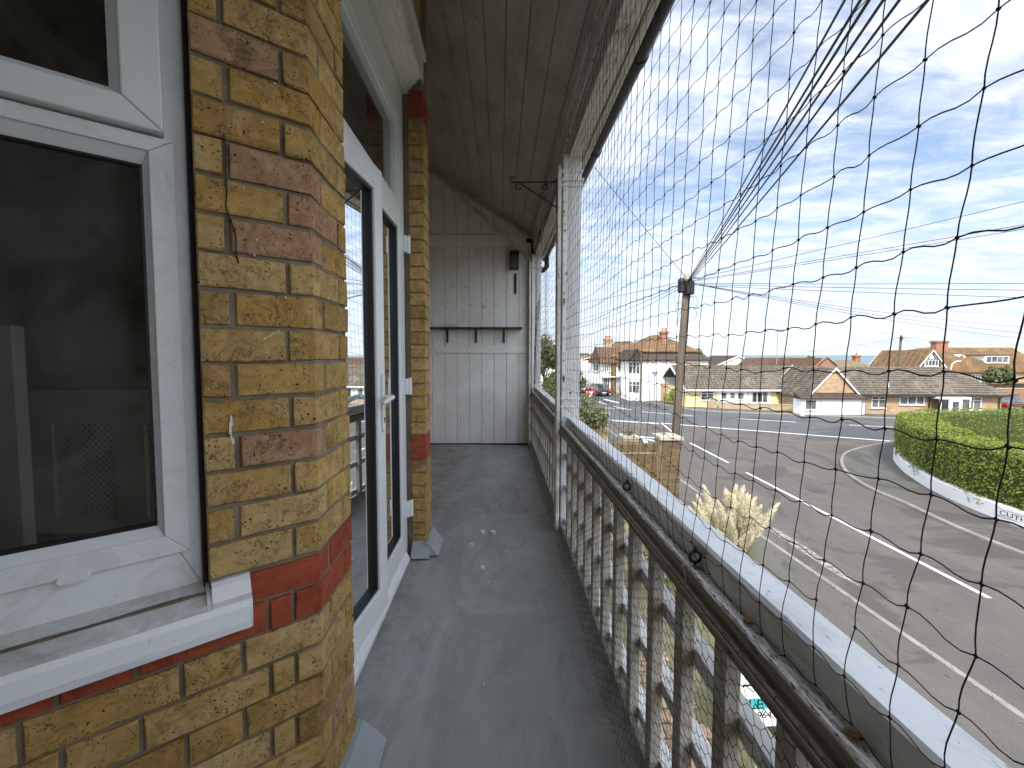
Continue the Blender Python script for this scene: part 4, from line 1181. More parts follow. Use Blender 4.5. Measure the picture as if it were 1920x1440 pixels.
ML = [(7.5, 33.4), (12.18, 31.34), (15.39, 29.25), (24.02, 24.36)]       # give-way edge
mr = MB(); z = GZ + 0.004
mr.poly([(p[0], p[1], z) for p in ML + [(32, 20.6), (70, 9), (70, 22.5), (46, 29.3), (32.6, 33.2), (24.0, 35.9), (20.2, 37.2), (18.1, 38.6), (16.7, 43.9), (14.6, 55.5), (12.9, 75), (12, 110), (5.0, 110), (6.2, 75), (7.4, 50)]])
main = mr.build('main_road', M_MAINROAD, None, 'dark grey main road bending past the white houses', kind='structure')
RK = [(13.45, -40), (13.45, 8), (13.5, 11.5), (13.97, 13.9), (14.3, 15.85), (15.3, 18.06), (17.1, 20.4), (19.3, 22.2), (23.6, 24.4)]
sr = MB(); z = GZ + 0.008
sr.poly([(p[0], p[1], z) for p in [(7.45, -40)] + RK + [(24.02, 24.36)][:0] + ML[::-1][1:]])
side = sr.build('side_road', M_SIDEROAD, None, 'worn pinkish side road running below the balcony', kind='structure')

def strip(path, w, z, mb):
    """flat ribbon along a plan path"""
    for (p, q) in zip(path[:-1], path[1:]):
        d = Vector((q[0] - p[0], q[1] - p[1])).normalized(); n = Vector((-d.y, d.x)) * (w / 2)
        mb.poly([(p[0] - n.x, p[1] - n.y, z), (q[0] - n.x, q[1] - n.y, z), (q[0] + n.x, q[1] + n.y, z), (p[0] + n.x, p[1] + n.y, z)])
def marking(path, w, road, mat=None, z=GZ + 0.013):
    mb = MB(); strip(path, w, z, mb)
    o = mb.build('road_marking', mat or M_LINE); o.parent = road
def lerp2(p, q, t): return (p[0] + (q[0] - p[0]) * t, p[1] + (q[1] - p[1]) * t)
# centre line of the side road: dashes
for (p, q) in [((11.03, 19.6), (11.26, 24.1)), ((10.47, 8.53), (10.90, 17.95)), ((10.45, -6), (10.46, 5.6)), ((11.45, 26.5), (12.3, 31.0))]:
    marking([p, q], 0.11, side)
# give-way double dashes and the through line
marking([(8.7, 32.75), (12.1, 31.15)], 0.16, side)
marking([(8.9, 32.35), (12.0, 30.85)], 0.16, side)
marking([(12.3, 31.25), (15.4, 29.25), (24.0, 24.4)], 0.20, side)
marking([(8.6, 26.0), (9.7, 25.6)], 0.3, side, M_LINE)
marking([(9.0, 25.4), (9.75, 23.6)], 0.22, side, M_LINE)
marking([(9.0, 25.4), (8.5, 23.6)], 0.22, side, M_LINE)
for (p, q, w) in [((10.3, 52.0), (10.7, 48.0), 0.16), ((10.9, 46.4), (11.2, 43.2), 0.16), ((11.5, 41.6), (12.4, 38.9), 0.16), ((13.0, 37.6), (16.5, 35.0), 0.16), ((12.3, 48.4), (12.9, 44.6), 0.4), ((19.5, 33.4), (23, 31.7), 0.15), ((26, 30.4), (29.5, 29.0), 0.15), ((9.6, 40.6), (12.6, 39.2), 0.15)]:
    marking([p, q], w, main)
# scuffed pale patch on the near lane
mb = MB(); rr_ = random.Random(4)
ring = [(8.02, 12.3), (8.25, 12.2), (8.3, 11.0), (8.22, 9.7), (8.1, 8.9), (7.95, 9.5), (7.98, 11.0)]
mb.poly([(a, b, GZ + 0.012) for a, b in ring]); o = mb.build('road_patch', M_WORN); o.parent = side

# pavements, 0.11 m above the road, with kerbs
PZ = GZ + 0.11
def pavement(poly, label):
    mb = MB(); mb.prism(poly, GZ - 0.05, PZ)
    return mb.build('pavement', M_PAVE, None, label, kind='structure')
def kerb(path, parent, w=0.13):
    """a kerb that stands proud of the road; outside on the left of the path"""
    mb = MB(); P = [Vector(p) for p in path]; n = len(P); L = []
    for i in range(n):
        d = (P[min(i + 1, n - 1)] - P[max(i - 1, 0)]).normalized(); L.append(Vector((-d.y, d.x)))
    vs = []
    for i in range(n):
        for (o, z) in ((0, GZ - 0.04), (0.0, PZ - 0.02), (0.02, PZ + 0.006), (w, PZ + 0.006), (w, GZ - 0.04)):
            q = P[i] + L[i] * o; vs.append((q.x, q.y, z))
    fs = [(i * 5 + k, i * 5 + (k + 1) % 5, (i + 1) * 5 + (k + 1) % 5, (i + 1) * 5 + k) for i in range(n - 1) for k in range(5)]
    mb.add(vs, fs)
    o = mb.build('kerb', M_KERB); o.parent = parent
def smooth_path(P, k=6):
    out_ = []
    n = len(P)
    for i in range(n - 1):
        p0, p1, p2, p3 = (Vector(P[max(i - 1, 0)]), Vector(P[i]), Vector(P[i + 1]), Vector(P[min(i + 2, n - 1)]))
        for t in [j / k for j in range(k)]:
            out_.append(tuple(0.5 * ((2 * p1) + (p2 - p0) * t + (2 * p0 - 5 * p1 + 4 * p2 - p3) * t * t + (3 * p1 - p0 - 3 * p2 + p3) * t ** 3)))
    out_.append(tuple(P[-1])); return out_
RKs = smooth_path(RK[1:], 5)
pv = pavement([(13.55, -40)] + [(a + 0.06, b - 0.02) for a, b in RKs] + [(32, 21.2), (70, 9.6), (70, 7.6), (32, 19.2), (25, 20.8), (20, 19.5), (17.5, 15.0), (16.5, -40)], 'grey pavement curving round the hedge corner')
kerb([(13.45, -40)] + RKs + [(32, 20.6)], pv) if False else kerb(([(13.45, -40)] + RKs + [(32, 20.6)])[::-1], pv)
pv2 = pavement([(5.7, -40), (7.4, -40), (7.4, 33.0), (7.35, 50), (6.15, 75), (4.9, 110), (2.9, 110), (4.2, 75), (5.5, 50), (5.6, 33.0)], 'near pavement between the gardens and the side road')
kerb([(7.45, -40), (7.45, 12), (7.48, 33.2), (7.38, 50), (6.2, 75)], pv2)
FK = [(12.9, 75), (14.6, 55.5), (16.7, 43.9), (18.1, 38.6), (20.2, 37.2), (24.0, 35.9), (32.6, 33.2), (46, 29.3), (70, 22.5)]
pv3 = pavement([(a + 0.05, b + 0.06) for a, b in FK] + [(70, 24.6), (46.6, 31.4), (33.2, 35.2), (24.7, 37.9), (21.3, 39.0), (19.8, 40.2), (18.7, 44.4), (16.6, 55.9), (14.9, 75)], 'far pavement along the garden walls of the bungalows')
kerb(FK, pv3)

# ------------------------------------------------------------------ foliage
def foliage_mat(name, c1, c2, c3):
    g = G(name)
    oi = g.n('ShaderNodeNewGeometry')
    r = g.n('ShaderNodeObjectInfo')
    n = g.noise(2.6, 5, 0.7)
    nn = g.noise(23, 2, 0.6)
    col = g.mix(g.ramp(n, [(0.35, 0.0), (0.65, 1.0)]), c1, c2)
    col = g.mix(g.ramp(nn, [(0.45, 0.0), (0.75, 1.0)]), col, c3)
    p = g.n('ShaderNodeBsdfPrincipled'); g.l(col, p.inputs['Base Color']); p.inputs['Roughness'].default_value = 0.5
    p.inputs['Specular IOR Level'].default_value = 0.4
    tl = g.n('ShaderNodeBsdfTranslucent'); g.l(g.mix(0.5, col, (0.20, 0.26, 0.03), 'ADD'), tl.inputs[0])
    m = g.n('ShaderNodeMixShader'); m.inputs[0].default_value = 0.22
    g.l(p.outputs[0], m.inputs[1]); g.l(tl.outputs[0], m.inputs[2]); g.l(m.outputs[0], g.o.inputs[0])
    return g.m
M_HEDGE = foliage_mat('hedge_leaf', (0.125, 0.175, 0.022), (0.17, 0.215, 0.028), (0.26, 0.285, 0.04))
M_TREE = foliage_mat('tree_leaf', (0.045, 0.075, 0.02), (0.075, 0.10, 0.025), (0.11, 0.12, 0.03))
M_SHRUB = foliage_mat('shrub_leaf', (0.07, 0.095, 0.03), (0.12, 0.125, 0.05), (0.20, 0.17, 0.08))
M_LIME = foliage_mat('lime_leaf', (0.16, 0.22, 0.02), (0.22, 0.27, 0.03), (0.28, 0.30, 0.05))
M_DRY = foliage_mat('dry_stem', (0.20, 0.15, 0.07), (0.14, 0.115, 0.05), (0.26, 0.20, 0.11))
M_CORE = plain('hedge_core', (0.05, 0.07, 0.012), None, 8, 0.95, 0.3)
M_BARK = plain('bark', (0.10, 0.08, 0.06), None, 6, 0.9, 0.5, 30, 0.02)
M_PLUME = foliage_mat('pampas_plume', (0.70, 0.64, 0.48), (0.76, 0.70, 0.55), (0.60, 0.52, 0.37))
M_BLADE = foliage_mat('grass_blade', (0.10, 0.15, 0.04), (0.15, 0.18, 0.06), (0.22, 0.22, 0.09))

def leaf_quad(mb, c, n, size, rnd):
    u = n.orthogonal().normalized(); a = rnd.uniform(0, 6.28)
    v = n.cross(u)
    p = (u * math.cos(a) + v * math.sin(a)) * size; q = n.cross(p).normalized() * size * 0.5
    b = len(mb.v)
    mb.v += [tuple(c - p), tuple(c + q + n * size * 0.15), tuple(c + p), tuple(c - q + n * size * 0.15)]
    mb.f.append((b, b + 1, b + 2, b + 3))

def crown(mb, c, rad, n, size, rnd, squash=0.8, lumps=9):
    """leaf clumps spread through an uneven volume"""
    ls = []
    for _ in range(lumps):
        a = rnd.uniform(0, 6.28); e = rnd.uniform(-0.6, 1.0); r = rad * rnd.uniform(0.35, 0.75)
        ls.append((Vector((r * math.cos(a) * math.cos(e), r * math.sin(a) * math.cos(e), r * math.sin(e) * squash)), rad * rnd.uniform(0.28, 0.5)))
    for k in range(n):
        o, lr = rnd.choice(ls)
        d = Vector((rnd.gauss(0, 1), rnd.gauss(0, 1), rnd.gauss(0, 1))).normalized()
        p = Vector(c) + o + d * lr * (0.55 + 0.5 * rnd.random())
        nn = (d + Vector((rnd.gauss(0, .5), rnd.gauss(0, .5), rnd.gauss(0.3, .5)))).normalized()
        leaf_quad(mb, p, nn, size * rnd.uniform(0.6, 1.3), rnd)

def tree(name, label, x, y, h, rad, seed, mat, z=GZ, n=1800, size=0.22, cat='tree', group=None):
    rnd = random.Random(seed)
    t = empty(name, (x, y, z), 0, label, cat, group)
    tr = MB()
    tr.tube([(0, 0, 0), (0.05, 0, h * 0.3), (rnd.uniform(-.2, .2), rnd.uniform(-.2, .2), h * 0.62)], [0.045 * h * 0.6, 0.03 * h * 0.6, 0.02 * h * 0.5], 8)
    for k in range(6):
        a = k * 1.05 + rnd.uniform(-.3, .3)
        tr.tube([(0.03, 0, h * (0.3 + 0.05 * k)), (rad * 0.3 * math.cos(a), rad * 0.3 * math.sin(a), h * (0.45 + 0.06 * k)), (rad * 0.65 * math.cos(a), rad * 0.65 * math.sin(a), h * (0.58 + 0.05 * k))], [0.012 * h, 0.008 * h, 0.003 * h], 6)
    tr.build('trunk', M_BARK, t)
    cb = MB(); crown(cb, (0, 0, h - rad * 0.75), rad, n, size, rnd)
    cb.build('crown', mat, t)
    return t

def shrub(name, label, x, y, z, rad, h, seed, mat, n=700, size=0.09, group=None, stems=True):
    rnd = random.Random(seed)
    t = empty(name, (x, y, z), 0, label, 'shrub', group)
    if stems:
        s = MB()
        for k in range(9):
            a = rnd.uniform(0, 6.28); r = rad * rnd.uniform(.3, .8)
            s.tube([(0, 0, 0), (r * .4 * math.cos(a), r * .4 * math.sin(a), h * .4), (r * math.cos(a), r * math.sin(a), h * rnd.uniform(.6, .95))], [0.015, 0.010, 0.004], 5)
        s.build('stem', M_BARK, t)
    cb = MB(); crown(cb, (0, 0, h * 0.55), max(rad, h * 0.5), n, size, rnd, h / (2 * rad), 11)
    cb.build('foliage', mat, t)
    return t

# ------------------------------------------------------------------ clipped hedge on a curved white wall
HP = [(15.85, -8), (15.9, 3), (16.0, 9), (16.2, 12), (16.7, 14.1), (17.5, 15.9), (18.8, 18), (20.6, 20.1), (23, 21.6), (27, 22.3), (34, 22.6), (44, 21.5)]
HPs = smooth_path(HP, 8)
def offset(path, d):
    P = [Vector(p) for p in path]; n = len(P); out_ = []
    for i in range(n):
        t = (P[min(i + 1, n - 1)] - P[max(i - 1, 0)]).normalized()
        out_.append(P[i] + Vector((-t.y, t.x)) * d)
    return out_
hedge = empty('clipped_hedge', (18.8, 18, GZ), 0, 'clipped bright green hedge curving round the street corner above a white wall', 'hedge')
hinv = Matrix.Translation((-18.8, -18, -GZ))
HW, HB, HT = 0.72, 0.30, 2.22
core = MB(); rings = []
sec = [(HW - 0.16, HB), (HW - 0.08, 1.2), (HW - 0.16, HT - 0.18), (0.25, HT - 0.08), (-0.25, HT - 0.08), (-HW + 0.16, HT - 0.18), (-HW + 0.08, 1.2), (-HW + 0.16, HB)]
offs = {o: offset(HPs, o) for o, _ in sec}
vs = []
for i in range(len(HPs)):
    for (o, z) in sec:
        p = offs[o][i]; vs.append((p.x, p.y, GZ + z))
ns_ = len(sec)
fs = [(i * ns_ + k, (i + 1) * ns_ + k, (i + 1) * ns_ + (k + 1) % ns_, i * ns_ + (k + 1) % ns_) for i in range(len(HPs) - 1) for k in range(ns_)]
core.add(vs, fs)
o = core.build('hedge_core', M_CORE); o.parent = hedge; o.matrix_parent_inverse = hinv
hl = MB(); rnd = random.Random(21)
P = [Vector(p) for p in HPs]
for i in range(len(P) - 1):
    seg = (P[i + 1] - P[i]); L = seg.length
    mid = (P[i] + P[i + 1]) / 2
    dist = mid.length
    if mid.y < 0.5: continue
    dens = 1150 if dist < 30 else 420
    t = seg.normalized(); nl = Vector((-t.y, t.x))
    for k in range(int(L * dens * 1.0)):
        u = rnd.random(); a = rnd.random()
        base = P[i] + seg * u
        wob = 0.07 * math.sin(base.x * 2.1 + base.y * 1.3) + 0.06 * math.sin(base.y * 3.7 + base.x) + 0.04 * math.sin(base.x * 7.1 - base.y * 5.3)
        if a < 0.38:   # outer face
            z = HB + (HT - HB) * rnd.random() ** 0.9; o_ = HW + wob * 0.6 + rnd.gauss(0, 0.03) - 0.10 * max(0, (0.6 - z)) - 0.10 * max(0, z - HT + 0.15) / 0.15; n = Vector((nl.x, nl.y, 0.25))
        elif a < 0.72: # top
            o_ = rnd.uniform(-HW, HW); z = HT + wob * 0.5 + rnd.gauss(0, 0.025) - 0.10 * max(0, abs(o_) - HW + 0.12) / 0.12; n = Vector((0, 0, 1))
        else:
            z = HB + (HT - HB) * rnd.random(); o_ = -HW + wob * 0.6 + rnd.gauss(0, 0.03); n = Vector((-nl.x, -nl.y, 0.25))
        n = (n + Vector((rnd.gauss(0, .45), rnd.gauss(0, .45), rnd.gauss(0, .45)))).normalized()
        p = base + nl * o_
        leaf_quad(hl, Vector((p.x, p.y, GZ + z)), n, rnd.uniform(0.035, 0.065), rnd)
for k in range(420):
    i = rnd.randrange(len(P) - 1)
    if (P[i].y < 0.5) or P[i].length > 34: continue
    seg = P[i + 1] - P[i]; t = seg.normalized(); nl = Vector((-t.y, t.x)); base = P[i] + seg * rnd.random()
    o_ = rnd.uniform(-HW, HW); up_n = Vector((rnd.gauss(0, .25), rnd.gauss(0, .25), 1)).normalized(); q = base + nl * o_
    if rnd.random() < 0.35: q = base + nl * (HW + 0.02); up_n = (Vector((nl.x, nl.y, 0.5)) + Vector((rnd.gauss(0, .3), rnd.gauss(0, .3), 0))).normalized(); zz = rnd.uniform(0.7, HT - 0.2)
    else: zz = HT
    for j in range(rnd.randrange(3, 7)):
        c = Vector((q.x, q.y, GZ + zz)) + up_n * (0.03 * j + 0.02)
        leaf_quad(hl, c + Vector((rnd.gauss(0, .012), rnd.gauss(0, .012), 0)), (up_n + Vector((rnd.gauss(0, .8), rnd.gauss(0, .8), rnd.gauss(0, .3)))).normalized(), rnd.uniform(0.03, 0.05), rnd)
o = hl.build('hedge_leaves', M_HEDGE); o['kind'] = 'stuff'; o.parent = hedge; o.matrix_parent_inverse = hinv

M_WHITEWALL = plain('white_render', (0.80, 0.80, 0.79), (0.72, 0.72, 0.70), 1.5, 0.8, 0.15, 30, 0.004)
ww = empty('garden_wall', (16, 12, GZ), 0, 'low curved white rendered wall under the clipped hedge', 'wall')
winv = Matrix.Translation((-16, -12, -GZ))
sec = [(0.58, -0.02), (0.80, -0.02), (0.79, 0.56), (0.77, 0.58), (0.60, 0.58), (0.58, 0.56)]
offs = {o: offset(HPs, o) for o, _ in sec}
mb = MB(); vs = []
for i in range(len(HPs)):
    for (o, z) in sec: p = offs[o][i]; vs.append((p.x, p.y, GZ + z))
ns_ = len(sec)
fs = [(i * ns_ + k, (i + 1) * ns_ + k, (i + 1) * ns_ + (k + 1) % ns_, i * ns_ + (k + 1) % ns_) for i in range(len(HPs) - 1) for k in range(ns_)]
mb.add(vs, fs); o = mb.build('render', M_WHITEWALL, ww); o.matrix_parent_inverse = winv
# street name plate on the wall face
M_PLATE = plain('plate_white', (0.80, 0.80, 0.78), None, 3, 0.5, 0.0)
M_INK = plain('black_ink', (0.015, 0.015, 0.017), None, 3, 0.5, 0.0)
# face of the wall near y = 12: straight run between these two plan points
fo = offset(HPs, 0.80)
def at_y(y):
    for a, b in zip(fo[:-1], fo[1:]):
        if a.y <= y <= b.y: t = (y - a.y) / (b.y - a.y); return a + (b - a) * t
A = at_y(12.55); B = at_y(10.75)
dd = (B - A); ln = dd.length; dd.normalize(); nn = Vector((dd.y, -dd.x))
if nn.x > 0: nn = -nn
plate = empty('street_sign', (A.x, A.y, GZ + 0.24), math.atan2(dd.y, dd.x), 'white street name plate lettered CUTHBERT on the low curved wall', 'sign')
# local x along the plate, local -y outwards
sgn = -1 if (Vector((-dd.y, dd.x)).dot(nn) < 0) else 1
b = MB(); b.box(0.0, ln, -0.008 if sgn < 0 else 0.008, -0.016 if sgn < 0 else 0.016, 0.0, 0.24); b.build('plate', M_PLATE, plate)
b = MB()
yy = -0.0175
b.box(0.0, ln, -0.0162, yy, 0.0, 0.012); b.box(0.0, ln, -0.0162, yy, 0.228, 0.24); b.box(0.0, 0.012, -0.0162, yy, 0.012, 0.228); b.box(ln - 0.012, ln, -0.0162, yy, 0.012, 0.228)
b.build('border', M_INK, plate)
text_mesh('CUTHBERT', 0.205, 'lettering', M_INK, plate, Matrix.Translation((0.07, -0.0168, 0.05)) @ Matrix.Rotation(R(90), 4, 'X'), 0.0012, sx=1.35)

# ------------------------------------------------------------------ front garden below the balcony
gd = MB(); gd.poly([(0.55, -6, GZ + 0.006), (5.68, -6, GZ + 0.006), (5.68, 34, GZ + 0.006), (0.55, 34, GZ + 0.006)])
gd.build('garden', M_GARDEN, None, 'bare garden bed below the balcony', kind='structure')
# brick paving: bricks as far as they can be told apart
path = empty('garden_path', (2.2, 4.0, GZ)); tag(path, 'red brown brick path in the front garden', kind='structure')
M_PAVER = stock_brick('paver', [(0.0, (0.30, 0.22, 0.15)), (0.5, (0.36, 0.25, 0.17)), (1.0, (0.24, 0.19, 0.14))], 0.4)
pb = MB(); pb.box(-0.10, 0.10, -0.05, 0.05, 0, 0.03); pm_ = pb.build('brick', M_PAVER, None, bevel=0.004)
first = True
for r in range(24):
    for c in range(8):
        o = pm_ if first else pm_.copy()
        if not first: scene.collection.objects.link(o)
        first = False
        o.parent = path; o.location = (-1.0 + 0.213 * c + (0.106 if r % 2 else 0), -2.6 + r * 0.112 * 2.1, 0.004 + random.uniform(0, 0.004)); o.scale = (1, 2.0, 1)
gs = MB(); rnd = random.Random(31)
for k in range(5200):
    x = rnd.uniform(0.7, 5.5); y = rnd.uniform(0.5, 11.0)
    if 1.1 < x < 3.1 and 1.2 < y < 7.4 and rnd.random() < 0.93: continue
    h = rnd.uniform(0.06, 0.28) * (1.8 if rnd.random() < 0.12 else 1); a = rnd.uniform(0, 6.28); l = rnd.uniform(0.02, 0.12)
    bx, by = 0.006 * math.sin(a), -0.006 * math.cos(a)
    gs.add([(x - bx, y - by, GZ), (x + bx, y + by, GZ), (x + l * math.cos(a), y + l * math.sin(a), GZ + h)], [(0, 1, 2)])
gs.build('rough_grass', M_BLADE, None, 'rough grass tufts in the front garden bed', 'grass', kind='stuff')
for k, (x, y, rad, h) in enumerate([(1.2, 2.7, 0.5, 1.1), (3.6, 5.4, 0.55, 0.9), (1.0, 4.9, 0.6, 1.3), (4.4, 3.2, 0.5, 0.7), (1.1, 7.4, 0.6, 1.1), (3.3, 8.8, 0.5, 0.9)]):
    shrub('garden_shrub', 'dry tangled shrub in the garden bed below the balustrade', x, y, GZ, rad, h, 50 + k, M_SHRUB if k % 2 else M_DRY, 900, 0.05, 'shrubs below the balcony')

# pampas grass
def pampas(x, y, seed):
    rnd = random.Random(seed)
    t = empty('pampas_grass', (x, y, GZ), 0, 'pampas grass with tall cream feathery plumes beside the near pavement', 'pampas grass')
    bl = MB()
    for k in range(420):
        a = rnd.uniform(0, 6.28); h = rnd.uniform(0.7, 1.5); r = rnd.uniform(0.5, 1.1); b0 = rnd.uniform(0, .22)
        pts = []
        for s in range(5):
            u = s / 4; pts.append(Vector(((b0 + r * u * u) * math.cos(a), (b0 + r * u * u) * math.sin(a), h * (1.9 * u - 1.1 * u * u))))
        w = Vector((-math.sin(a), math.cos(a), 0)) * 0.006
        for s in range(4): bl.poly([pts[s] - w * (1 - s / 4.4), pts[s] + w * (1 - s / 4.4), pts[s + 1] + w * (1 - (s + 1) / 4.4), pts[s + 1] - w * (1 - (s + 1) / 4.4)])
    o = bl.build('blades', M_BLADE, t); o['kind'] = 'stuff'
    for k in range(40):
        a = rnd.uniform(0, 6.28); lean = rnd.uniform(0.03, 0.62); H_ = rnd.uniform(1.05, 1.72) - lean * 0.3
        base = Vector((0.1 * math.cos(a), 0.1 * math.sin(a), 0.2)); top = Vector((lean * math.cos(a), lean * math.sin(a), H_))
        s_ = MB(); s_.tube([base, (base + top) / 2 + Vector((0, 0, .05)), top], 0.008, 5)
        so = s_.build('stem', M_DRY, t)
        pl = MB(); L = rnd.uniform(0.6, 0.85); ax = (top - base).normalized(); bend = Vector((math.cos(a), math.sin(a), 0)) * 0.14
        for q in range(420):
            u = rnd.random()
            c = top + ax * (u * L - 0.12) + bend * u * u
            rad = 0.15 * math.sin(math.pi * min(0.98, 0.10 + u * 0.85)) ** 0.8
            d = Vector((rnd.gauss(0, 1), rnd.gauss(0, 1), rnd.gauss(0, .3))).normalized()
            e = c + d * rad * rnd.uniform(.4, 1) + ax * rnd.uniform(0.06, 0.13)
            w = d.cross(ax).normalized() * 0.009
            m = (c + e) / 2 + d * rad * 0.25
            pl.poly([c - w * .5, m - w, e, m + w])
        o = pl.build('plume', M_PLUME); o.parent = t
pampas(5.05, 8.75, 5)
shrub('tuft', 'small green tuft at the foot of the pampas grass', 5.35, 7.3, GZ, 0.25, 0.5, 91, M_BLADE, 260, 0.05)

# ------------------------------------------------------------------ garden brick walls and piers
def brick_block(parent, x0, x1, y0, y1, z0, z1, faces, mat, L=0.225, h=0.075, j=0.011, maxn=400, local=(0, 0, 0)):
    """individual bricks on the -Y and side faces of a block; shares four brick meshes"""
    key = ('gb', mat.name)
    if key not in SH:
        SH[key] = []
        for (w_, d_) in ((L - j, 0.05), (L / 2 - j, 0.05), (L / 4 - j, 0.05)):
            m_ = MB(); m_.box(0, w_, 0, d_, 0, h - j); oo = m_.build('brick', mat); SH[key].append(oo.data); bpy.data.objects.remove(oo)
    n = 0
    rows = int((z1 - z0) / h)
    for f in faces:
        A0, A1 = (x0, x1) if f == 'f' else (y0, y1)
        for r in range(rows):
            a = A0 + (0 if r % 2 == 0 else -L / 2 + 0.0)
            u = A0
            first = True
            while u < A1 - 0.03:
                w = L if not (first and r % 2) else L / 2
                if u + w > A1 + 0.002: w = L / 2 if u + L / 2 <= A1 + 0.002 else L / 4
                if u + w > A1 + 0.03: break
                idx = 0 if w == L else 1 if w == L / 2 else 2
                o = bpy.data.objects.new('brick', SH[key][idx]); scene.collection.objects.link(o)
                o.parent = parent
                dp = random.uniform(-0.003, 0.003)
                if f == 'f': o.location = (u + j / 2, y0 - 0.012 + dp, z0 + r * h + j / 2)
                elif f == 'r': o.location = (x1 + 0.012 + dp, u + j / 2, z0 + r * h + j / 2); o.rotation_euler = (0, 0, R(90))
                n += 1; u += w; first = False
    return n
SH = {}
M_STONE = plain('cap_stone', (0.42, 0.39, 0.32), (0.26, 0.25, 0.19), 5, 0.9, 0.5, 40, 0.01)
gw = empty('brick_pillar', (4.64, 11.28, GZ), 0, 'tall brown brick garden pillar with a pale stone cap', 'pillar')
b = MB(); b.box(-0.255, 0.255, -0.25, 0.25, 0, 2.905); b.build('mortar', M_PALEMORTAR, gw)
brick_block(gw, -0.2525, 0.2525, -0.25, 0.25, 0.80, 2.905, 'f', M_GARDENBRICK, L=0.2525)
b = MB(); b.prism([(-0.31, -0.31), (0.31, -0.31), (0.31, 0.31), (-0.31, 0.31)], 2.905, 2.985); b.add([(-0.31, -0.31, 2.985), (0.31, -0.31, 2.985), (0.31, 0.31, 2.985), (-0.31, 0.31, 2.985), (0, 0, 3.06)], [(0, 1, 4), (1, 2, 4), (2, 3, 4), (3, 0, 4)])
b.build('cap', M_STONE, gw)
gw = empty('brick_wall', (3.0, 11.4, GZ), 0, 'brown brick garden wall with an upright coping course joining the tall pillar', 'wall')
b = MB(); b.box(-2.2, 1.38, -0.11, 0.11, 0, 2.52); b.build('mortar', M_PALEMORTAR, gw)
brick_block(gw, -0.55, 1.36, -0.11, 0.11, 0.9, 2.49, 'f', M_GARDENBRICK)
cb_ = MB(); cb_.box(0.004, 0.071, -0.125, 0.125, 2.52, 2.73); co = cb_.build('coping_brick', M_GARDENBRICK, gw)
for k in range(1, 46):
    o = co.copy(); scene.collection.objects.link(o); o.parent = gw; o.location = (1.30 - 0.075 * k, random.uniform(-.004, .004), random.uniform(-.004, .004))
co.location = (1.30, 0, 0)
gw = empty('brick_pillar', (4.02, 12.75, GZ), 0, 'squat broken-topped brick pillar with dry weeds behind the garden wall', 'pillar')
b = MB(); b.box(-0.25, 0.25, -0.24, 0.24, 0, 2.62); b.build('mortar', M_PALEMORTAR, gw)
brick_block(gw, -0.25, 0.25, -0.24, 0.24, 1.95, 2.62, 'f', M_GARDENBRICK, L=0.25)
b = MB(); b.prism([(-0.27, -0.26), (0.27, -0.26), (0.25, 0.25), (-0.25, 0.27)], 2.62, 2.70); b.build('cap', M_STONE, gw)
shrub('dry_weed', 'dry straw-coloured weeds growing on the squat broken pillar', 4.02, 12.75, GZ + 2.68, 0.20, 0.22, 77, M_DRY, 260, 0.035, stems=False)
gw = empty('brick_pillar', (3.42, 14.3, GZ), 0, 'pale yellow brick pillar half hidden by a rambling shrub', 'pillar')
M_PALEBRICK = stock_brick('pale_brick', [(0.0, (0.55, 0.42, 0.22)), (0.5, (0.62, 0.50, 0.30)), (1.0, (0.50, 0.36, 0.17))], 0.4)
b = MB(); b.box(-0.29, 0.29, -0.28, 0.28, 0, 3.12); b.build('mortar', M_PALEMORTAR, gw)
brick_block(gw, -0.29, 0.29, -0.28, 0.28, 1.5, 3.10, 'f', M_PALEBRICK, L=0.29, h=0.08)
b = MB(); b.prism([(-0.36, -0.35), (0.36, -0.35), (0.36, 0.35), (-0.36, 0.35)], 3.12, 3.22); b.build('cap', M_STONE, gw)
shrub('rambling_shrub', 'rambling shrub with brown seed heads covering the pale pillar', 2.85, 14.2, GZ + 1.2, 0.75, 2.3, 61, M_SHRUB, 2200, 0.075)
shrub('rambling_shrub', 'dark leafy shrub rising past the pale brick pillar towards the road sign', 2.7, 16.5, GZ + 0.6, 0.85, 3.2, 62, M_TREE, 2200, 0.085)

# trees seen past the corner post and over the roofs
tree('street_tree', 'broad green tree beyond the corner post at the bend', 4.3, 40, 7.0, 2.6, 3, M_LIME if False else M_SHRUB, n=5200, size=0.16)
tree('street_tree', 'dark leafy tree below the broad tree by the main road', 4.7, 31, 4.3, 1.7, 4, M_TREE, n=3200, size=0.13)
tree('street_tree', 'low dark bushy tree over the front gardens', 3.2, 25, 3.6, 1.5, 5, M_TREE, n=2600, size=0.11)
tree('garden_tree', 'round dark tree standing behind the white house', 33.0, 70, 6.6, 1.5, 8, M_TREE, n=1100, size=0.22)
tree('garden_tree', 'small dark tree between the brown roofed houses', 53.4, 70, 5.2, 1.9, 9, M_TREE, n=1100, size=0.22)
tree('garden_tree', 'pale green tree against the half timbered house', 69.5, 57, 3.9, 1.9, 10, M_SHRUB, n=1400, size=0.2)
tree('garden_tree', 'leafy tree beside the brick terrace at the right', 76.0, 56, 2.7, 2.0, 14, M_TREE, n=1400, size=0.2)
for k, x in enumerate((12.5, 15.5, 19)):
    tree('far_tree', 'distant tree on the skyline beyond the red brick house', x, 96, 5.9 + 0.4 * (k % 2), 1.9, 30 + k, M_TREE, n=700, size=0.3, group='trees on the skyline')
shrub('garden_bush', 'lime green bush in the front garden of the white house', 18.2, 42.6, GZ, 1.1, 1.7, 70, M_LIME, 1100, 0.13)
shrub('garden_bush', 'dark green bush behind the tan garden wall', 20.0, 41.7, GZ, 0.9, 1.1, 71, M_TREE, 800, 0.13)
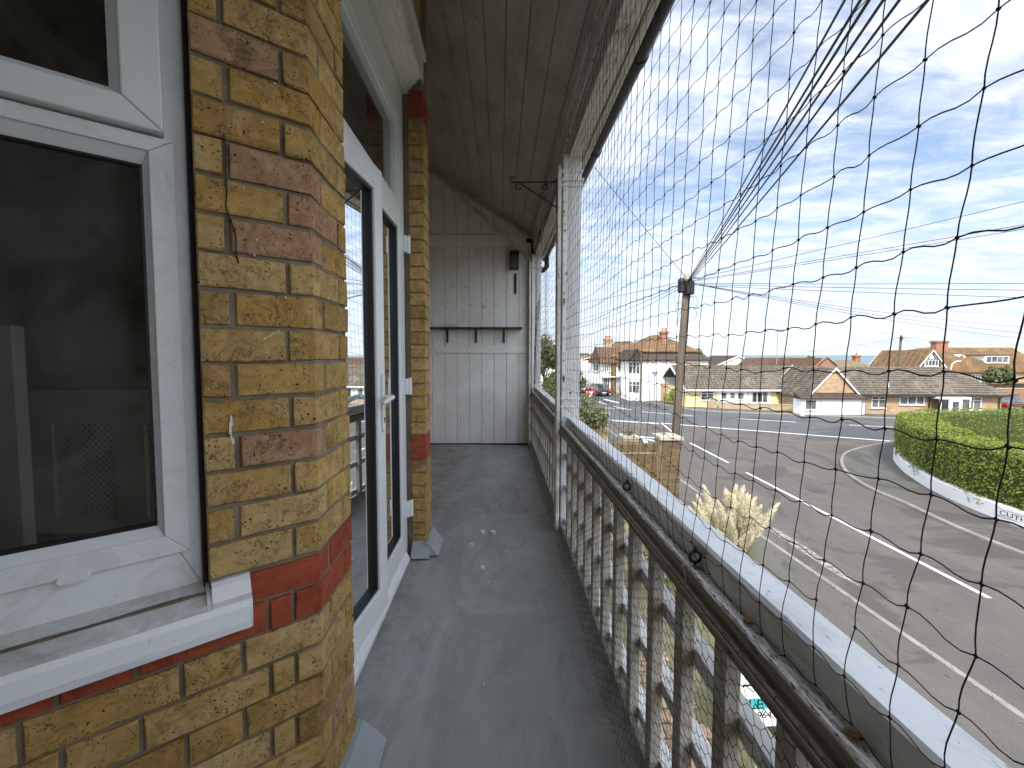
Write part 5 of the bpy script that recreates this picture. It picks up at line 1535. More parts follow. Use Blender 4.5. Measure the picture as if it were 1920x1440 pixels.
shrub('garden_bush', 'green bush on the roofline between the two bungalows', 30.0, 47.0, GZ, 1.7, 3.3, 72, M_LIME, 1200, 0.16)
shrub('garden_bush', 'dark green bush beside the white gabled roof', 33.0, 60.0, GZ, 2.0, 3.6, 73, M_TREE, 1200, 0.2)

b = MB(); b.box(7.50, 7.95, 12.9, 13.35, GZ + 0.006, GZ + 0.016)
for k in range(6): b.box(7.53 + k * 0.07, 7.56 + k * 0.07, 12.93, 13.32, GZ + 0.016, GZ + 0.022)
o = b.build('drain_grate', M_DARKGRATE if 'M_DARKGRATE' in globals() else M_BLACK); o.parent = side
b = MB(); b.lathe((12.2, 15.6, GZ + 0.008), [(0.32, 0), (0.32, 0.010), (0.30, 0.012)], 20); o = b.build('manhole_cover', plain('cast_iron', (0.07, 0.065, 0.06), None, 9, 0.7, 0.4, 30, 0.005)); o.parent = side
wd = MB(); rnd = random.Random(88)
for k in range(1500):
    y = rnd.uniform(4.5, 30); s_ = rnd.random()
    if math.sin(y * 2.3) + math.sin(y * 0.9 + 1) < 0.3: continue
    x = rnd.choice([5.72 + rnd.gauss(0, .05), 7.32 + rnd.gauss(0, .015), 5.72 + abs(rnd.gauss(0, .12))])
    h = rnd.uniform(0.03, 0.16); a = rnd.uniform(0, 6.28)
    wd.add([(x - .008 * math.sin(a), y, PZ), (x + .008, y + .008 * math.cos(a), PZ), (x + .06 * math.cos(a), y + .06 * math.sin(a), PZ + h)], [(0, 1, 2)])
wd.build('kerb_weeds', M_BLADE, None, 'thin weeds along the near pavement edge', 'weeds', kind='stuff')
lt_ = MB()
for k in range(420):
    if rnd.random() < 0.5: x, y, z = rnd.uniform(13.6, 15.4), rnd.uniform(8, 17), PZ
    else: x, y, z = rnd.choice([rnd.uniform(5.75, 7.3), 7.5 + abs(rnd.gauss(0, .08))]), rnd.uniform(5, 24), PZ
    if x > 7.4 and x < 13: z = GZ + 0.01
    leaf_quad(lt_, Vector((x, y, z + 0.008)), Vector((rnd.gauss(0, .2), rnd.gauss(0, .2), 1)).normalized(), rnd.uniform(0.02, 0.04), rnd)
lt_.build('leaf_litter', M_DRY, None, 'scattered dry leaves on the pavements', 'leaves', kind='stuff')
# ------------------------------------------------------------------ buildings
def roof_mat(name, c1, c2, lichen, amount=0.5, rowh=0.34, w=0.3):
    g = G(name)
    s = g.n('ShaderNodeSeparateXYZ'); g.l(g.tc.outputs['Object'], s.inputs[0])
    a = g.math('ADD', s.outputs['X'], g.math('MULTIPLY', s.outputs['Y'], 0.35))
    c = g.n('ShaderNodeCombineXYZ'); g.l(a, c.inputs[0]); g.l(s.outputs['Z'], c.inputs[1])
    b = g.n('ShaderNodeTexBrick'); b.inputs['Scale'].default_value = 1.0
    b.inputs['Brick Width'].default_value = w; b.inputs['Row Height'].default_value = rowh * 0.5
    b.inputs['Mortar Size'].default_value = 0.035; b.inputs['Mortar Smooth'].default_value = 0.5
    b.inputs['Color1'].default_value = (*c1, 1); b.inputs['Color2'].default_value = (*c2, 1); b.inputs['Mortar'].default_value = (*[x * 0.3 for x in c2], 1)
    g.l(c.outputs[0], b.inputs['Vector'])
    li = g.ramp(g.noise(0.55, 7, 0.72, 0.6), [(0.62 - 0.2 * amount, 0.0), (0.82 - 0.2 * amount, 1.0)])
    col = g.mix(g.math('MULTIPLY', li, 0.75), b.outputs['Color'], lichen)
    sp = g.ramp(g.noise(5.0, 4, 0.7), [(0.5, 0.0), (0.62, 0.6)])
    col = g.mix(g.math('MULTIPLY', sp, amount), col, tuple(min(1, x * 1.25) for x in lichen))
    return g.done(col, 0.85, g.bump(g.math('SUBTRACT', 1.0, b.outputs['Fac']), 0.8, 0.05), 0, 0.2)
M_TILE_BROWN = roof_mat('brown_tiles', (0.19, 0.11, 0.075), (0.14, 0.085, 0.06), (0.23, 0.16, 0.09), 0.3)
M_TILE_DARK = roof_mat('dark_brown_tiles', (0.11, 0.075, 0.06), (0.085, 0.06, 0.05), (0.15, 0.11, 0.08), 0.2)
M_TILE_LICHEN = roof_mat('lichen_tiles', (0.21, 0.12, 0.075), (0.17, 0.105, 0.06), (0.29, 0.175, 0.06), 0.6)
M_TILE_GREY = roof_mat('concrete_tiles', (0.155, 0.125, 0.095), (0.095, 0.078, 0.06), (0.22, 0.185, 0.135), 0.55, 0.36, 0.33)
M_TILE_TAN = roof_mat('tan_tiles', (0.27, 0.20, 0.115), (0.23, 0.165, 0.10), (0.32, 0.235, 0.12), 0.6)
M_WHITEHOUSE = plain('white_house_render', (0.80, 0.80, 0.77), (0.72, 0.72, 0.68), 0.8, 0.8, 0.1, 10, 0.01)
M_YELLOWHOUSE = plain('yellow_house_render', (0.68, 0.60, 0.30), (0.62, 0.54, 0.27), 0.8, 0.8, 0.1, 10, 0.01)
M_REDHOUSE = brick_wall_mat('red_house_brick', (0.36, 0.14, 0.075), (0.30, 0.11, 0.06), (0.34, 0.25, 0.19))
M_BUFFHOUSE = brick_wall_mat('buff_house_brick', (0.50, 0.34, 0.20), (0.38, 0.23, 0.13), (0.42, 0.34, 0.25), w=0.45, h=0.15, msize=0.015)
M_TANWALL = plain('tan_wall', (0.42, 0.32, 0.20), (0.32, 0.24, 0.15), 2.5, 0.9, 0.3, 12, 0.02)
M_ORANGEWALL = plain('orange_wall', (0.46, 0.30, 0.18), (0.38, 0.24, 0.14), 2.5, 0.9, 0.3, 12, 0.02)
M_BROWNWOOD = plain('brown_cladding', (0.22, 0.13, 0.06), (0.16, 0.095, 0.05), 3, 0.7, 0.2)
M_TRIM = plain('white_trim', (0.78, 0.78, 0.76), None, 2, 0.5, 0.0)
M_DARKWOOD = plain('black_timber', (0.03, 0.026, 0.022), None, 3, 0.6, 0.1)
M_POT = plain('chimney_pot', (0.42, 0.17, 0.09), None, 5, 0.8, 0.2)
M_GREYMETAL = plain('grey_metal', (0.30, 0.31, 0.32), None, 4, 0.45, 0.05, metal=0.4)

def hs(name, label, x, y, rz, z=GZ, cat='house', group=None):
    return empty(name, (x, y, z), R(rz), label, cat, group)
def walls(t, x0, x1, y0, y1, h, mat, z0=-0.1, name='wall', gable=None, axis='x'):
    """box walls; gable = ridge height adds triangular ends for a ridge along axis"""
    b = MB()
    if gable is None: b.box(x0, x1, y0, y1, z0, h)
    elif axis == 'x':
        m = (y0 + y1) / 2; b.prism([(y0, z0), (y1, z0), (y1, h), (m, gable), (y0, h)], x0, x1, lambda a, c, e: (e, a, c))
    else:
        m = (x0 + x1) / 2; b.prism([(x0, z0), (x1, z0), (x1, h), (m, gable), (x0, h)], y0, y1, lambda a, c, e: (a, e, c))
    return b.build(name, mat, t)
def gable_roof(t, x0, x1, y0, y1, eave, ridge, mat, axis='x', ov=0.35, th=0.14, verge=None, name='roof'):
    b = MB()
    if axis == 'x':
        m = (y0 + y1) / 2; k = (ridge - eave) / (m - y0); ey = ov
        pts = [(y0 - ey, eave - k * ey), (m, ridge), (y1 + ey, eave - k * ey), (y1 + ey, eave - k * ey + th), (m, ridge + th * 1.25), (y0 - ey, eave - k * ey + th)]
        fn = lambda a, c, e: (e, a, c); lo, hi = x0 - ov * 0.6, x1 + ov * 0.6
    else:
        m = (x0 + x1) / 2; k = (ridge - eave) / (m - x0); ey = ov
        pts = [(x0 - ey, eave - k * ey), (m, ridge), (x1 + ey, eave - k * ey), (x1 + ey, eave - k * ey + th), (m, ridge + th * 1.25), (x0 - ey, eave - k * ey + th)]
        fn = lambda a, c, e: (a, e, c); lo, hi = y0 - ov * 0.6, y1 + ov * 0.6
    b.prism(pts, lo, hi, fn)
    o = b.build(name, mat, t)
    for end in (lo, hi):
        vb = MB(); s = -1 if end == lo else 1
        p2 = [(a, c - 0.04) for a, c in pts[:3]] + [(a, c + 0.02) for a, c in pts[3:]]
        vb.prism(p2, end + s * 0.003, end + s * 0.06, fn); vb.build('bargeboard', verge or M_TRIM, t)
    return o
def hip_roof(t, x0, x1, y0, y1, eave, ridge, mat, ov=0.35, th=0.12, along_x=True, inset=None, name='roof'):
    x0 -= ov; x1 += ov; y0 -= ov; y1 += ov
    ins = inset if inset is not None else min(x1 - x0, y1 - y0) / 2
    if along_x: a, c = (x0 + ins, (y0 + y1) / 2), (x1 - ins, (y0 + y1) / 2)
    else: a, c = ((x0 + x1) / 2, y0 + ins), ((x0 + x1) / 2, y1 - ins)
    e = eave
    vs = [(x0, y0, e), (x1, y0, e), (x1, y1, e), (x0, y1, e), (x0, y0, e + th), (x1, y0, e + th), (x1, y1, e + th), (x0, y1, e + th), (a[0], a[1], ridge), (c[0], c[1], ridge)]
    if along_x: top = [(4, 5, 9, 8), (5, 6, 9), (6, 7, 8, 9), (7, 4, 8)]
    else: top = [(4, 5, 8), (5, 6, 9, 8), (6, 7, 9), (7, 4, 8, 9)]
    b = MB(); b.add(vs, [(3, 2, 1, 0), (0, 1, 5, 4), (1, 2, 6, 5), (2, 3, 7, 6), (3, 0, 4, 7)] + top)
    return b.build(name, mat, t)
def window(t, face, pos, u0, u1, z0, z1, bars=1, trans=0.0, frame=None, glassm=None):
    """face: 'f' (-y at y=pos), 'r' (+x at x=pos), 'l' (-x at x=pos); frame proud of the wall, pane behind it"""
    fn = {'f': lambda u, d, z: (u, pos - d, z), 'r': lambda u, d, z: (pos + d, u, z), 'l': lambda u, d, z: (pos - d, u, z)}[face]
    fr = 0.075
    b = MB(fn)
    b.box(u0, u1, 0.0, 0.07, z0, z0 + fr); b.box(u0, u1, 0.0, 0.07, z1 - fr, z1)
    b.box(u0, u0 + fr, 0.0, 0.068, z0 + fr, z1 - fr); b.box(u1 - fr, u1, 0.0, 0.068, z0 + fr, z1 - fr)
    for k in range(bars):
        u = u0 + (u1 - u0) * (k + 1) / (bars + 1); b.box(u - fr * .45, u + fr * .45, 0.0, 0.066, z0 + fr, z1 - fr)
    if trans: zt = z0 + (z1 - z0) * trans; b.box(u0 + fr, u1 - fr, 0.0, 0.062, zt - 0.03, zt + 0.03)
    b.box(u0 - 0.05, u1 + 0.05, 0.0, 0.12, z0 - 0.06, z0 - 0.002)
    w = b.build('window', frame or M_TRIM, t)
    g_ = MB(fn); g_.box(u0 + 0.01, u1 - 0.01, 0.004, 0.03, z0 + 0.01, z1 - 0.01); g_.build('pane', glassm or M_FARGLASS, w)
    return w
def door_(t, face, pos, u0, u1, z0, z1, mat):
    fn = {'f': lambda u, d, z: (u, pos - d, z), 'r': lambda u, d, z: (pos + d, u, z), 'l': lambda u, d, z: (pos - d, u, z)}[face]
    b = MB(fn); b.box(u0, u1, 0.0, 0.06, z0, z1); o = b.build('door', mat, t)
    b = MB(fn); b.box(u0 + 0.15, u1 - 0.15, 0.055, 0.075, z0 + 0.9, z1 - 0.15); b.build('pane', M_FARGLASS, o)
def chimney(t, x, y, z0, z1, w, d, mat, pots=2, parent=None):
    b = MB(); b.box(x - w / 2, x + w / 2, y - d / 2, y + d / 2, z0, z1 - 0.35); b.box(x - w / 2 - .08, x + w / 2 + .08, y - d / 2 - .08, y + d / 2 + .08, z1 - 0.35, z1 - 0.22)
    b.box(x - w / 2 - .15, x + w / 2 + .15, y - d / 2 - .15, y + d / 2 + .15, z1 - 0.22, z1 - 0.08); b.box(x - w / 2 - .04, x + w / 2 + .04, y - d / 2 - .04, y + d / 2 + .04, z1 - 0.08, z1)
    c = b.build('chimney', mat, t)
    for k in range(pots):
        p = MB(); px = x + (k - (pots - 1) / 2) * w / max(1, pots)
        p.lathe((px, y, z1), [(0.13, 0), (0.11, 0.25), (0.14, 0.3), (0.14, 0.36)], 10); p.build('chimney_pot', M_POT, c)

# --- white semi at the bend: blank side wall towards us, bays towards the street on its left
wh = hs('white_house', 'white rendered two storey house with lichen yellow roof and tall red chimney', 15.9, 46.0, 0)
walls(wh, 0, 7.4, 0, 9.0, 4.62, M_WHITEHOUSE)
hip_roof(wh, 0.2, 6.9, 1.6, 10.5, 5.55, 7.75, M_TILE_LICHEN, ov=0.3, along_x=False, inset=3.2)
lr = MB()
lr.add([(-0.3, -0.35, 4.72), (7.75, -0.35, 4.72), (6.9, 2.0, 5.62), (-0.1, 2.0, 5.62), (-0.3, -0.35, 4.60), (7.75, -0.35, 4.60), (7.75, 9.3, 4.72), (7.75, 9.3, 4.60), (6.9, 9.3, 5.62), (-0.3, 9.3, 4.72), (-0.1, 9.3, 5.62), (-0.3, 9.3, 4.60)],
       [(0, 1, 2, 3), (4, 5, 1, 0), (1, 6, 8, 2), (5, 7, 6, 1), (0, 3, 10, 9), (4, 0, 9, 11), (4, 11, 7, 5)])
lr.build('lower_roof', M_TILE_DARK, wh)
chimney(wh, 3.55, 3.0, 5.6, 8.05, 0.7, 0.6, M_REDHOUSE, 2)
window(wh, 'f', 0, 4.9, 6.3, 3.75, 4.35, 1, frame=M_TANWALL, glassm=M_TANWALL)
for (y0, y1) in ((0.6, 2.4), (4.4, 6.4)):
    window(wh, 'l', 0, y0, y1, 3.0, 4.45, 3, 0.7); window(wh, 'l', 0, y0, y1, 0.8, 2.3, 3, 0.7)
door_(wh, 'l', 0, 2.9, 3.8, 0.05, 2.1, M_DARKWOOD)
# projecting two-storey bay with its own gable at the street corner
by = MB(); by.prism([(-1.15, 1.4), (0.02, 0.3), (0.02, 5.0), (-1.15, 4.2)], 0, 4.6); by.build('bay', M_WHITEHOUSE, wh)
for (a, c_) in (((-1.13, 1.42), (0.0, 0.36)), ):
    for (z0, z1) in ((3.05, 4.4), (0.85, 2.25)):
        d = Vector((c_[0] - a[0], c_[1] - a[1], 0)); L = d.length; d.normalize(); n_ = Vector((d.y, -d.x, 0))
        m_ = Matrix(((d.x, n_.x, 0, a[0]), (d.y, n_.y, 0, a[1]), (0, 0, 1, 0), (0, 0, 0, 1)))
        fn = lambda u, dd_, z, m_=m_: tuple(m_ @ Vector((u, dd_, z)))
        b = MB(fn); b.box(0.1, L - 0.1, 0, 0.06, z0, z0 + .08); b.box(0.1, L - 0.1, 0, 0.06, z1 - .08, z1); b.box(0.1, L - 0.1, 0, 0.055, z0 + .9, z0 + .96)
        for k in range(4): u = 0.1 + (L - 0.28) * k / 3; b.box(u, u + 0.08, 0, 0.058, z0, z1)
        w_ = b.build('window', M_TRIM, wh); g_ = MB(fn); g_.box(0.12, L - 0.12, 0.005, 0.03, z0 + .02, z1 - .02); g_.build('pane', M_FARGLASS, w_)
b = MB(); b.prism([(-1.5, 4.55), (0.3, 4.55), (0.3, 4.68), (-0.6, 5.85), (-1.5, 4.68)], 0.1, 5.2, lambda a, c, e: (a, e, c)); b.build('bay_roof', M_TILE_DARK, wh)
for t0, t1 in (((-1.55, 4.5), (-0.6, 5.8)), ((-0.6, 5.8), (0.35, 4.5))):
    b = MB(); b.bar((t0[0], 0.06, t0[1] + .06), (t1[0], 0.06, t1[1] + .06), 0.06, 0.2, (0, 0, 1)); b.build('bargeboard', M_DARKWOOD, wh)

w2 = hs('white_house', 'white bay fronted house with brown tiled gable roof beside the parked cars', 13.4, 54.0, 8)
walls(w2, 0, 7.4, 0, 8.5, 4.4, M_WHITEHOUSE)
b = MB()
b.add([(-0.5, -0.45, 4.25), (2.75, -0.45, 4.15), (2.9, 1.7, 6.25), (-0.3, 1.7, 6.35), (-0.5, 4.0, 4.25), (2.75, 4.0, 4.15), (-0.5, -0.45, 4.13), (2.75, -0.45, 4.03), (2.75, 4.0, 4.03), (-0.5, 4.0, 4.13)],
      [(0, 1, 2, 3), (3, 2, 5, 4), (6, 7, 1, 0), (7, 8, 5, 1), (1, 5, 2), (0, 3, 4), (9, 6, 0, 4), (6, 9, 8, 7)])
b.build('gable_roof', M_TILE_BROWN, w2)
hip_roof(w2, 1.8, 8.2, 0.6, 9.5, 5.0, 7.2, M_TILE_LICHEN, along_x=False, inset=2.8)
walls(w2, 2.2, 7.6, 0.1, 9, 5.0, M_WHITEHOUSE, name='upper_wall', z0=4.3)
b = MB(); b.bar((-0.55, -0.5, 4.2), (-0.35, 1.7, 6.35), 0.1, 0.25); b.build('bargeboard', M_DARKWOOD, w2)
b = MB(); b.box(1.2, 1.85, -0.25, 0.0, 0.2, 4.05); b.build('timber_column', M_BROWNWOOD, w2)
window(w2, 'f', 0, 0.05, 1.1, 3.0, 3.9, 3); window(w2, 'f', 0, 0.1, 1.05, 0.9, 2.2, 2); window(w2, 'f', 0, 2.1, 2.7, 3.0, 3.9, 0); window(w2, 'l', 0, 1, 3, 3, 4, 2)
b = MB(); b.box(-0.2, 2.4, -0.6, 0.0, 2.3, 2.45); b.build('porch_roof', M_TRIM, w2)
chimney(w2, 2.6, 4.5, 6.0, 7.6, 0.9, 0.7, M_TANWALL, 3)

rh = hs('brick_house', 'red brick house with tan tiled roof beyond the white houses', 11.6, 66.0, 0)
walls(rh, 0, 3.9, 0, 11, 3.4, M_REDHOUSE)
b = MB(); b.add([(-1.2, -0.3, 4.3), (4.2, -0.3, 3.1), (4.2, 11, 3.1), (0.2, 11, 5.2), (0.5, -0.1, 4.75), (-1.2, 11, 4.3)], [(0, 1, 2, 3, 4), (0, 4, 3, 5)])
b2 = MB(); b2.prism([(-0.3, 3.0), (4.25, 3.25), (4.25, 3.4), (3.9, 5.05), (-0.3, 4.2)], -0.35, 11.2, lambda a, c, e: (a, e, c)); 
b2.prism([(0.0, 3.2), (3.9, 3.2), (3.9, 5.0)], -0.02, 11, lambda a, c, e: (a, e, c)); b2.build('gable', M_REDHOUSE, rh)
b = MB(); b.bar((-0.6, -0.45, 3.9), (4.0, -0.45, 5.2), 0.12, 0.22, (0, 1, 0)); b.build('bargeboard', M_TRIM, rh)
b = MB(); b.add([(-2.6, -0.5, 3.3), (4.0, -0.5, 5.25), (4.0, 11, 5.25), (-2.6, 11, 3.3), (-2.6, -0.5, 3.15), (4.0, -0.5, 5.1), (4.0, 11, 5.1), (-2.6, 11, 3.15)], [(0, 1, 2, 3), (7, 6, 5, 4), (0, 4, 5, 1), (1, 5, 6, 2), (2, 6, 7, 3), (3, 7, 4, 0)]); b.build('roof', M_TILE_TAN, rh)
window(rh, 'f', 0, 0.5, 1.5, 1.2, 2.4, 1)
w3 = hs('white_house', 'small white house end showing past the corner post', 6.2, 62.0, 0)
walls(w3, -2.0, 1.2, 0, 6, 4.2, M_WHITEHOUSE); gable_roof(w3, -2.0, 1.2, 0, 6, 4.2, 5.7, M_TILE_BROWN, 'x'); window(w3, 'f', 0, -0.6, 0.6, 2.4, 3.5, 1)
w4 = hs('white_house', 'white house gable on the skyline left of the red brick house', 9.2, 84.0, 0)
walls(w4, 0, 4.5, 0, 6, 4.6, M_WHITEHOUSE, gable=6.2, axis='y'); gable_roof(w4, 0, 4.5, 0, 6, 4.6, 6.2, M_TILE_DARK, 'y')

# --- yellow bungalow
b1 = hs('yellow_bungalow', 'pale yellow bungalow with a long mossy grey tiled roof', 18.3, 40.3, -1.5)
walls(b1, 0, 12.2, 0, 7.0, 1.95, M_YELLOWHOUSE)
gable_roof(b1, 0, 12.2, 0, 7.0, 2.02, 4.0, M_TILE_GREY, 'x', ov=0.4)
b = MB(); b.box(-0.3, 12.5, -0.52, -0.40, 1.72, 1.86); b.build('gutter', M_TRIM, b1)
b = MB(); b.box(3.0, 5.9, -0.06, 0.0, 0.1, 1.70); b.build('white_panel', M_WHITEHOUSE, b1)
b = MB(); b.box(6.1, 8.2, -0.05, 0.0, 0.1, 1.70); b.build('white_panel', M_WHITEHOUSE, b1)
window(b1, 'f', 0, 1.4, 2.7, 0.75, 1.72, 1, 0.7); window(b1, 'f', -0.06, 3.3, 3.95, 0.85, 1.6, 0); window(b1, 'f', -0.06, 4.9, 5.6, 0.85, 1.6, 0)
window(b1, 'f', -0.05, 6.3, 7.9, 0.55, 1.65, 2); window(b1, 'f', 0, 9.0, 10.2, 0.75, 1.62, 1, 0.75); door_(b1, 'f', -0.06, 4.1, 4.8, 0.1, 1.68, M_TRIM)
for x in (5.95, 11.4):
    b = MB(); b.tube([(x, -0.45, 1.75), (x, -0.10, 1.55), (x, -0.10, 0.1)], 0.04, 8); b.build('downpipe', M_TRIM, b1)

# --- brick bungalow with garage gable
b2_ = hs('brick_bungalow', 'buff brick bungalow with white porch and mossy grey tiled roof', 31.0, 36.2, -3)
walls(b2_, 0, 12.6, 0, 7.4, 1.9, M_BUFFHOUSE)
rb = MB()
ex0, ex1 = -2.6, 12.95
rb.add([(ex0, -0.45, 1.82), (ex1, -0.45, 1.82), (11.2, 3.7, 4.12), (-1.2, 3.7, 4.12), (ex0, 7.85, 1.82), (ex1, 7.85, 1.82), (ex0, -0.45, 1.70), (ex1, -0.45, 1.70), (ex1, 7.85, 1.70), (ex0, 7.85, 1.70)],
       [(0, 1, 2, 3), (1, 5, 2), (5, 4, 3, 2), (4, 0, 3), (6, 7, 1, 0), (7, 8, 5, 1), (9, 8, 7, 6), (8, 9, 4, 5), (9, 6, 0, 4)])
rb.build('roof', M_TILE_GREY, b2_)
b = MB(); b.box(-0.1, 12.9, -0.58, -0.46, 1.64, 1.76); b.build('gutter', M_DARKWOOD, b2_)
walls(b2_, -3.9, 0.2, -0.55, 5.0, 1.72, M_BUFFHOUSE, name='garage_wall', gable=3.98, axis='y')
gable_roof(b2_, -3.9, 0.2, -0.55, 5.0, 1.72, 3.98, M_TILE_GREY, 'y', ov=0.25, th=0.10)
b = MB(); b.box(-3.3, -0.1, -1.30, -0.58, -0.05, 1.55); b.build('garage_front', M_WHITEHOUSE, b2_)
b = MB(); b.add([(-5.2, -1.55, 1.52), (0.15, -1.55, 1.52), (0.15, -0.5, 1.95), (-5.2, -0.5, 1.95), (-5.2, -1.55, 1.44), (0.15, -1.55, 1.44), (0.15, -0.5, 1.44), (-5.2, -0.5, 1.44)], [(0, 1, 2, 3), (4, 5, 1, 0), (5, 6, 2, 1), (7, 4, 0, 3), (7, 6, 5, 4)]); b.build('garage_lean_roof', M_TILE_DARK, b2_)
b = MB(); b.box(-1.3, -0.35, -1.36, -1.302, 0.55, 0.95); b.build('letter_panel', M_TRIM, b2_)
b = MB(); b.box(-5.0, -3.32, -1.25, -0.2, -0.05, 1.5); b.build('side_porch', M_WHITEHOUSE, b2_); window(b2_, 'f', -1.25, -4.75, -3.75, 0.5, 1.4, 1)
window(b2_, 'f', 0, 1.75, 2.95, 0.55, 1.60, 1, 0.72); window(b2_, 'f', 0, 4.1, 6.2, 0.85, 1.62, 2)
window(b2_, 'f', 0, 9.6, 10.9, 0.45, 1.58, 1, 0.72)
po = MB(); po.box(6.6, 9.1, -1.0, 0.0, 1.45, 1.62); po.box(6.62, 6.72, -0.98, -0.88, 0, 1.45); po.box(8.98, 9.08, -0.98, -0.88, 0, 1.45); po.box(7.3, 7.4, -0.98, -0.9, 0, 1.45); po.box(8.3, 8.4, -0.98, -0.9, 0, 1.45); po.box(6.72, 8.98, -0.97, -0.90, 0.0, 0.14)
pw = po.build('porch', M_TRIM, b2_); g_ = MB(); g_.box(6.72, 8.98, -0.955, -0.93, 0.14, 1.45); g_.build('pane', M_FARGLASS, pw)
b = MB(); b.box(7.42, 8.28, -1.0, -0.96, 0.05, 1.42); dd_ = b.build('porch_door', M_TRIM, b2_); g_ = MB(); g_.box(7.6, 8.1, -1.005, -0.99, 0.4, 1.25); g_.build('pane', M_FARGLASS, dd_)
for x in (6.55, 12.3):
    b = MB(); b.tube([(x, -0.5, 1.66), (x, -0.12, 1.45), (x, -0.12, 0.0)], 0.045, 8); b.build('downpipe', M_DARKWOOD, b2_)
b = MB(); b.lathe((3.6, 0.55, 2.3), [(0.06, 0), (0.055, 0.4), (0.08, 0.42), (0.08, 0.48)], 8); b.build('roof_vent', M_TRIM, b2_)

# --- roofs beyond
h1 = hs('white_gabled_house', 'white gabled house end with a brown roof behind the yellow bungalow', 38.6, 75, 0)
walls(h1, 0, 9.6, 0, 9, 2.95, M_WHITEHOUSE, gable=4.95, axis='y'); gable_roof(h1, 0, 9.6, 0, 9, 2.95, 4.95, M_TILE_DARK, 'y')
h1b = hs('brown_roofed_house', 'house with brown roof and stubby chimney behind the white gable', 31.5, 80, 0)
walls(h1b, 0, 10, 0, 8, 3.0, M_WHITEHOUSE); gable_roof(h1b, 0, 10, 0, 8, 3.0, 5.3, M_TILE_BROWN, 'x'); chimney(h1b, 7.2, 4, 4.6, 6.3, 0.7, 0.6, M_REDHOUSE, 1); chimney(h1b, 2.0, 4, 4.6, 6.0, 0.7, 0.6, M_REDHOUSE, 1)
h2 = hs('red_gabled_house', 'red brick gabled house with a small upper window and brown roof', 42.0, 64, 0)
walls(h2, 0, 10.5, 0, 8, 2.4, M_REDHOUSE)
b = MB(); b.add([(-0.6, -0.5, 3.3), (8.0, 0.2, 4.85), (8.0, 8, 4.85), (-0.6, 8, 3.3), (0.8, -0.2, 4.75), (0.8, 8, 4.75)], [(0, 1, 4), (4, 1, 2, 5)]); 
b = MB(); b.prism([(-0.8, 3.2), (0.9, 4.75), (8.2, 4.78), (8.2, 4.65), (0.9, 4.6), (-0.8, 3.05)], 0.0, 8, lambda a, c, e: (a, e, c)); b.build('ridge_roof', M_TILE_BROWN, h2)
b = MB(); b.add([(-0.8, -0.4, 2.4), (6.0, -0.4, 2.4), (8.2, 0.0, 4.78), (0.9, 0.0, 4.75), (-0.8, 0.0, 3.2)], [(0, 1, 2, 3, 4)]); b.build('roof', M_TILE_BROWN, h2)
b = MB(); b.prism([(4.6, 1.2), (11.0, 1.2), (11.0, 2.3), (8.0, 4.75), (5.4, 2.5)], -1.1, -0.5, lambda a, c, e: (a, e, c)); b.build('gable', M_REDHOUSE, h2)
for t0, t1 in (((5.2, 2.3), (8.0, 4.85)), ((8.0, 4.85), (11.2, 2.2))):
    b = MB(); b.bar((t0[0], -1.15, t0[1]), (t1[0], -1.15, t1[1]), 0.08, 0.22, (0, 1, 0)); b.build('bargeboard', M_TILE_BROWN, h2)
window(h2, 'f', -1.1, 7.1, 8.5, 2.75, 3.4, 1); window(h2, 'f', 0, 1.2, 4.6, 2.75, 3.2, 3)
for k, (x, y, w, rz, rr, mt, nm) in enumerate([(57.0, 70, 9.0, 4.35, 0, M_TILE_TAN, 'low house with orange tan hipped roof and a squat chimney'), (63.5, 66, 8.0, 4.05, 0, M_TILE_TAN, 'low house with sandy tiled roof beside the far telegraph pole'), (53.0, 74, 5.0, 3.9, 0, M_TILE_BROWN, 'low brown roofed house by the small dark tree')]):
    t = hs('tan_roofed_house', nm, x, y, 0); walls(t, 0, w, 0, 7, 2.4, M_BUFFHOUSE); hip_roof(t, 0, w, 0, 7, 2.45, rz, mt)
    if k == 0: chimney(t, 6.4, 3.2, 3.9, 5.2, 0.9, 0.7, M_REDHOUSE, 1)
t = hs('gabled_bungalow', 'small red gable end in front of the half timbered house', 69.2, 69, 0)
walls(t, 0, 4.4, 0, 6, 3.0, M_REDHOUSE, gable=4.4, axis='y'); gable_roof(t, 0, 4.4, 0, 6, 3.0, 4.4, M_TILE_TAN, 'y')

# --- half timbered house
td = hs('half_timbered_house', 'large house with black and white timbered gable, lichen orange roof and dormer', 62.9, 62, 0)
walls(td, 0.1, 4.2, 0, 8, 3.3, M_WHITEHOUSE, gable=5.85, axis='y', name='timbered_wall')
gable_roof(td, 0.1, 4.2, 0, 8, 3.3, 5.85, M_TILE_LICHEN, 'y', ov=0.35)
for (p, q, w_) in [((0.5, 3.35), (3.8, 3.35), .14), ((1.0, 4.62), (3.3, 4.62), .12), ((1.55, 4.6), (2.15, 5.6), .12), ((2.75, 4.6), (2.15, 5.6), .12), ((0.9, 3.3), (1.1, 4.6), .13), ((3.4, 3.3), (3.2, 4.6), .13), ((0.6, 3.35), (0.95, 4.0), .12), ((3.7, 3.35), (3.35, 4.0), .12), ((1.6, 2.8), (1.6, 3.4), .12), ((2.2, 2.8), (2.2, 3.4), .12), ((2.8, 2.8), (2.8, 3.4), .12)]:
    b = MB(); b.bar((p[0], -0.03, p[1]), (q[0], -0.03, q[1]), 0.07, w_, (0, 1, 0)) if False else b.bar((p[0], -0.03, p[1]), (q[0], -0.03, q[1]), w_, 0.06, (0, 1, 0)); b.build('timber', M_DARKWOOD, td)
window(td, 'f', -0.04, 1.15, 3.15, 3.55, 4.5, 3)
walls(td, 4.0, 20, 0.6, 9, 2.9, M_BUFFHOUSE, name='main_wall')
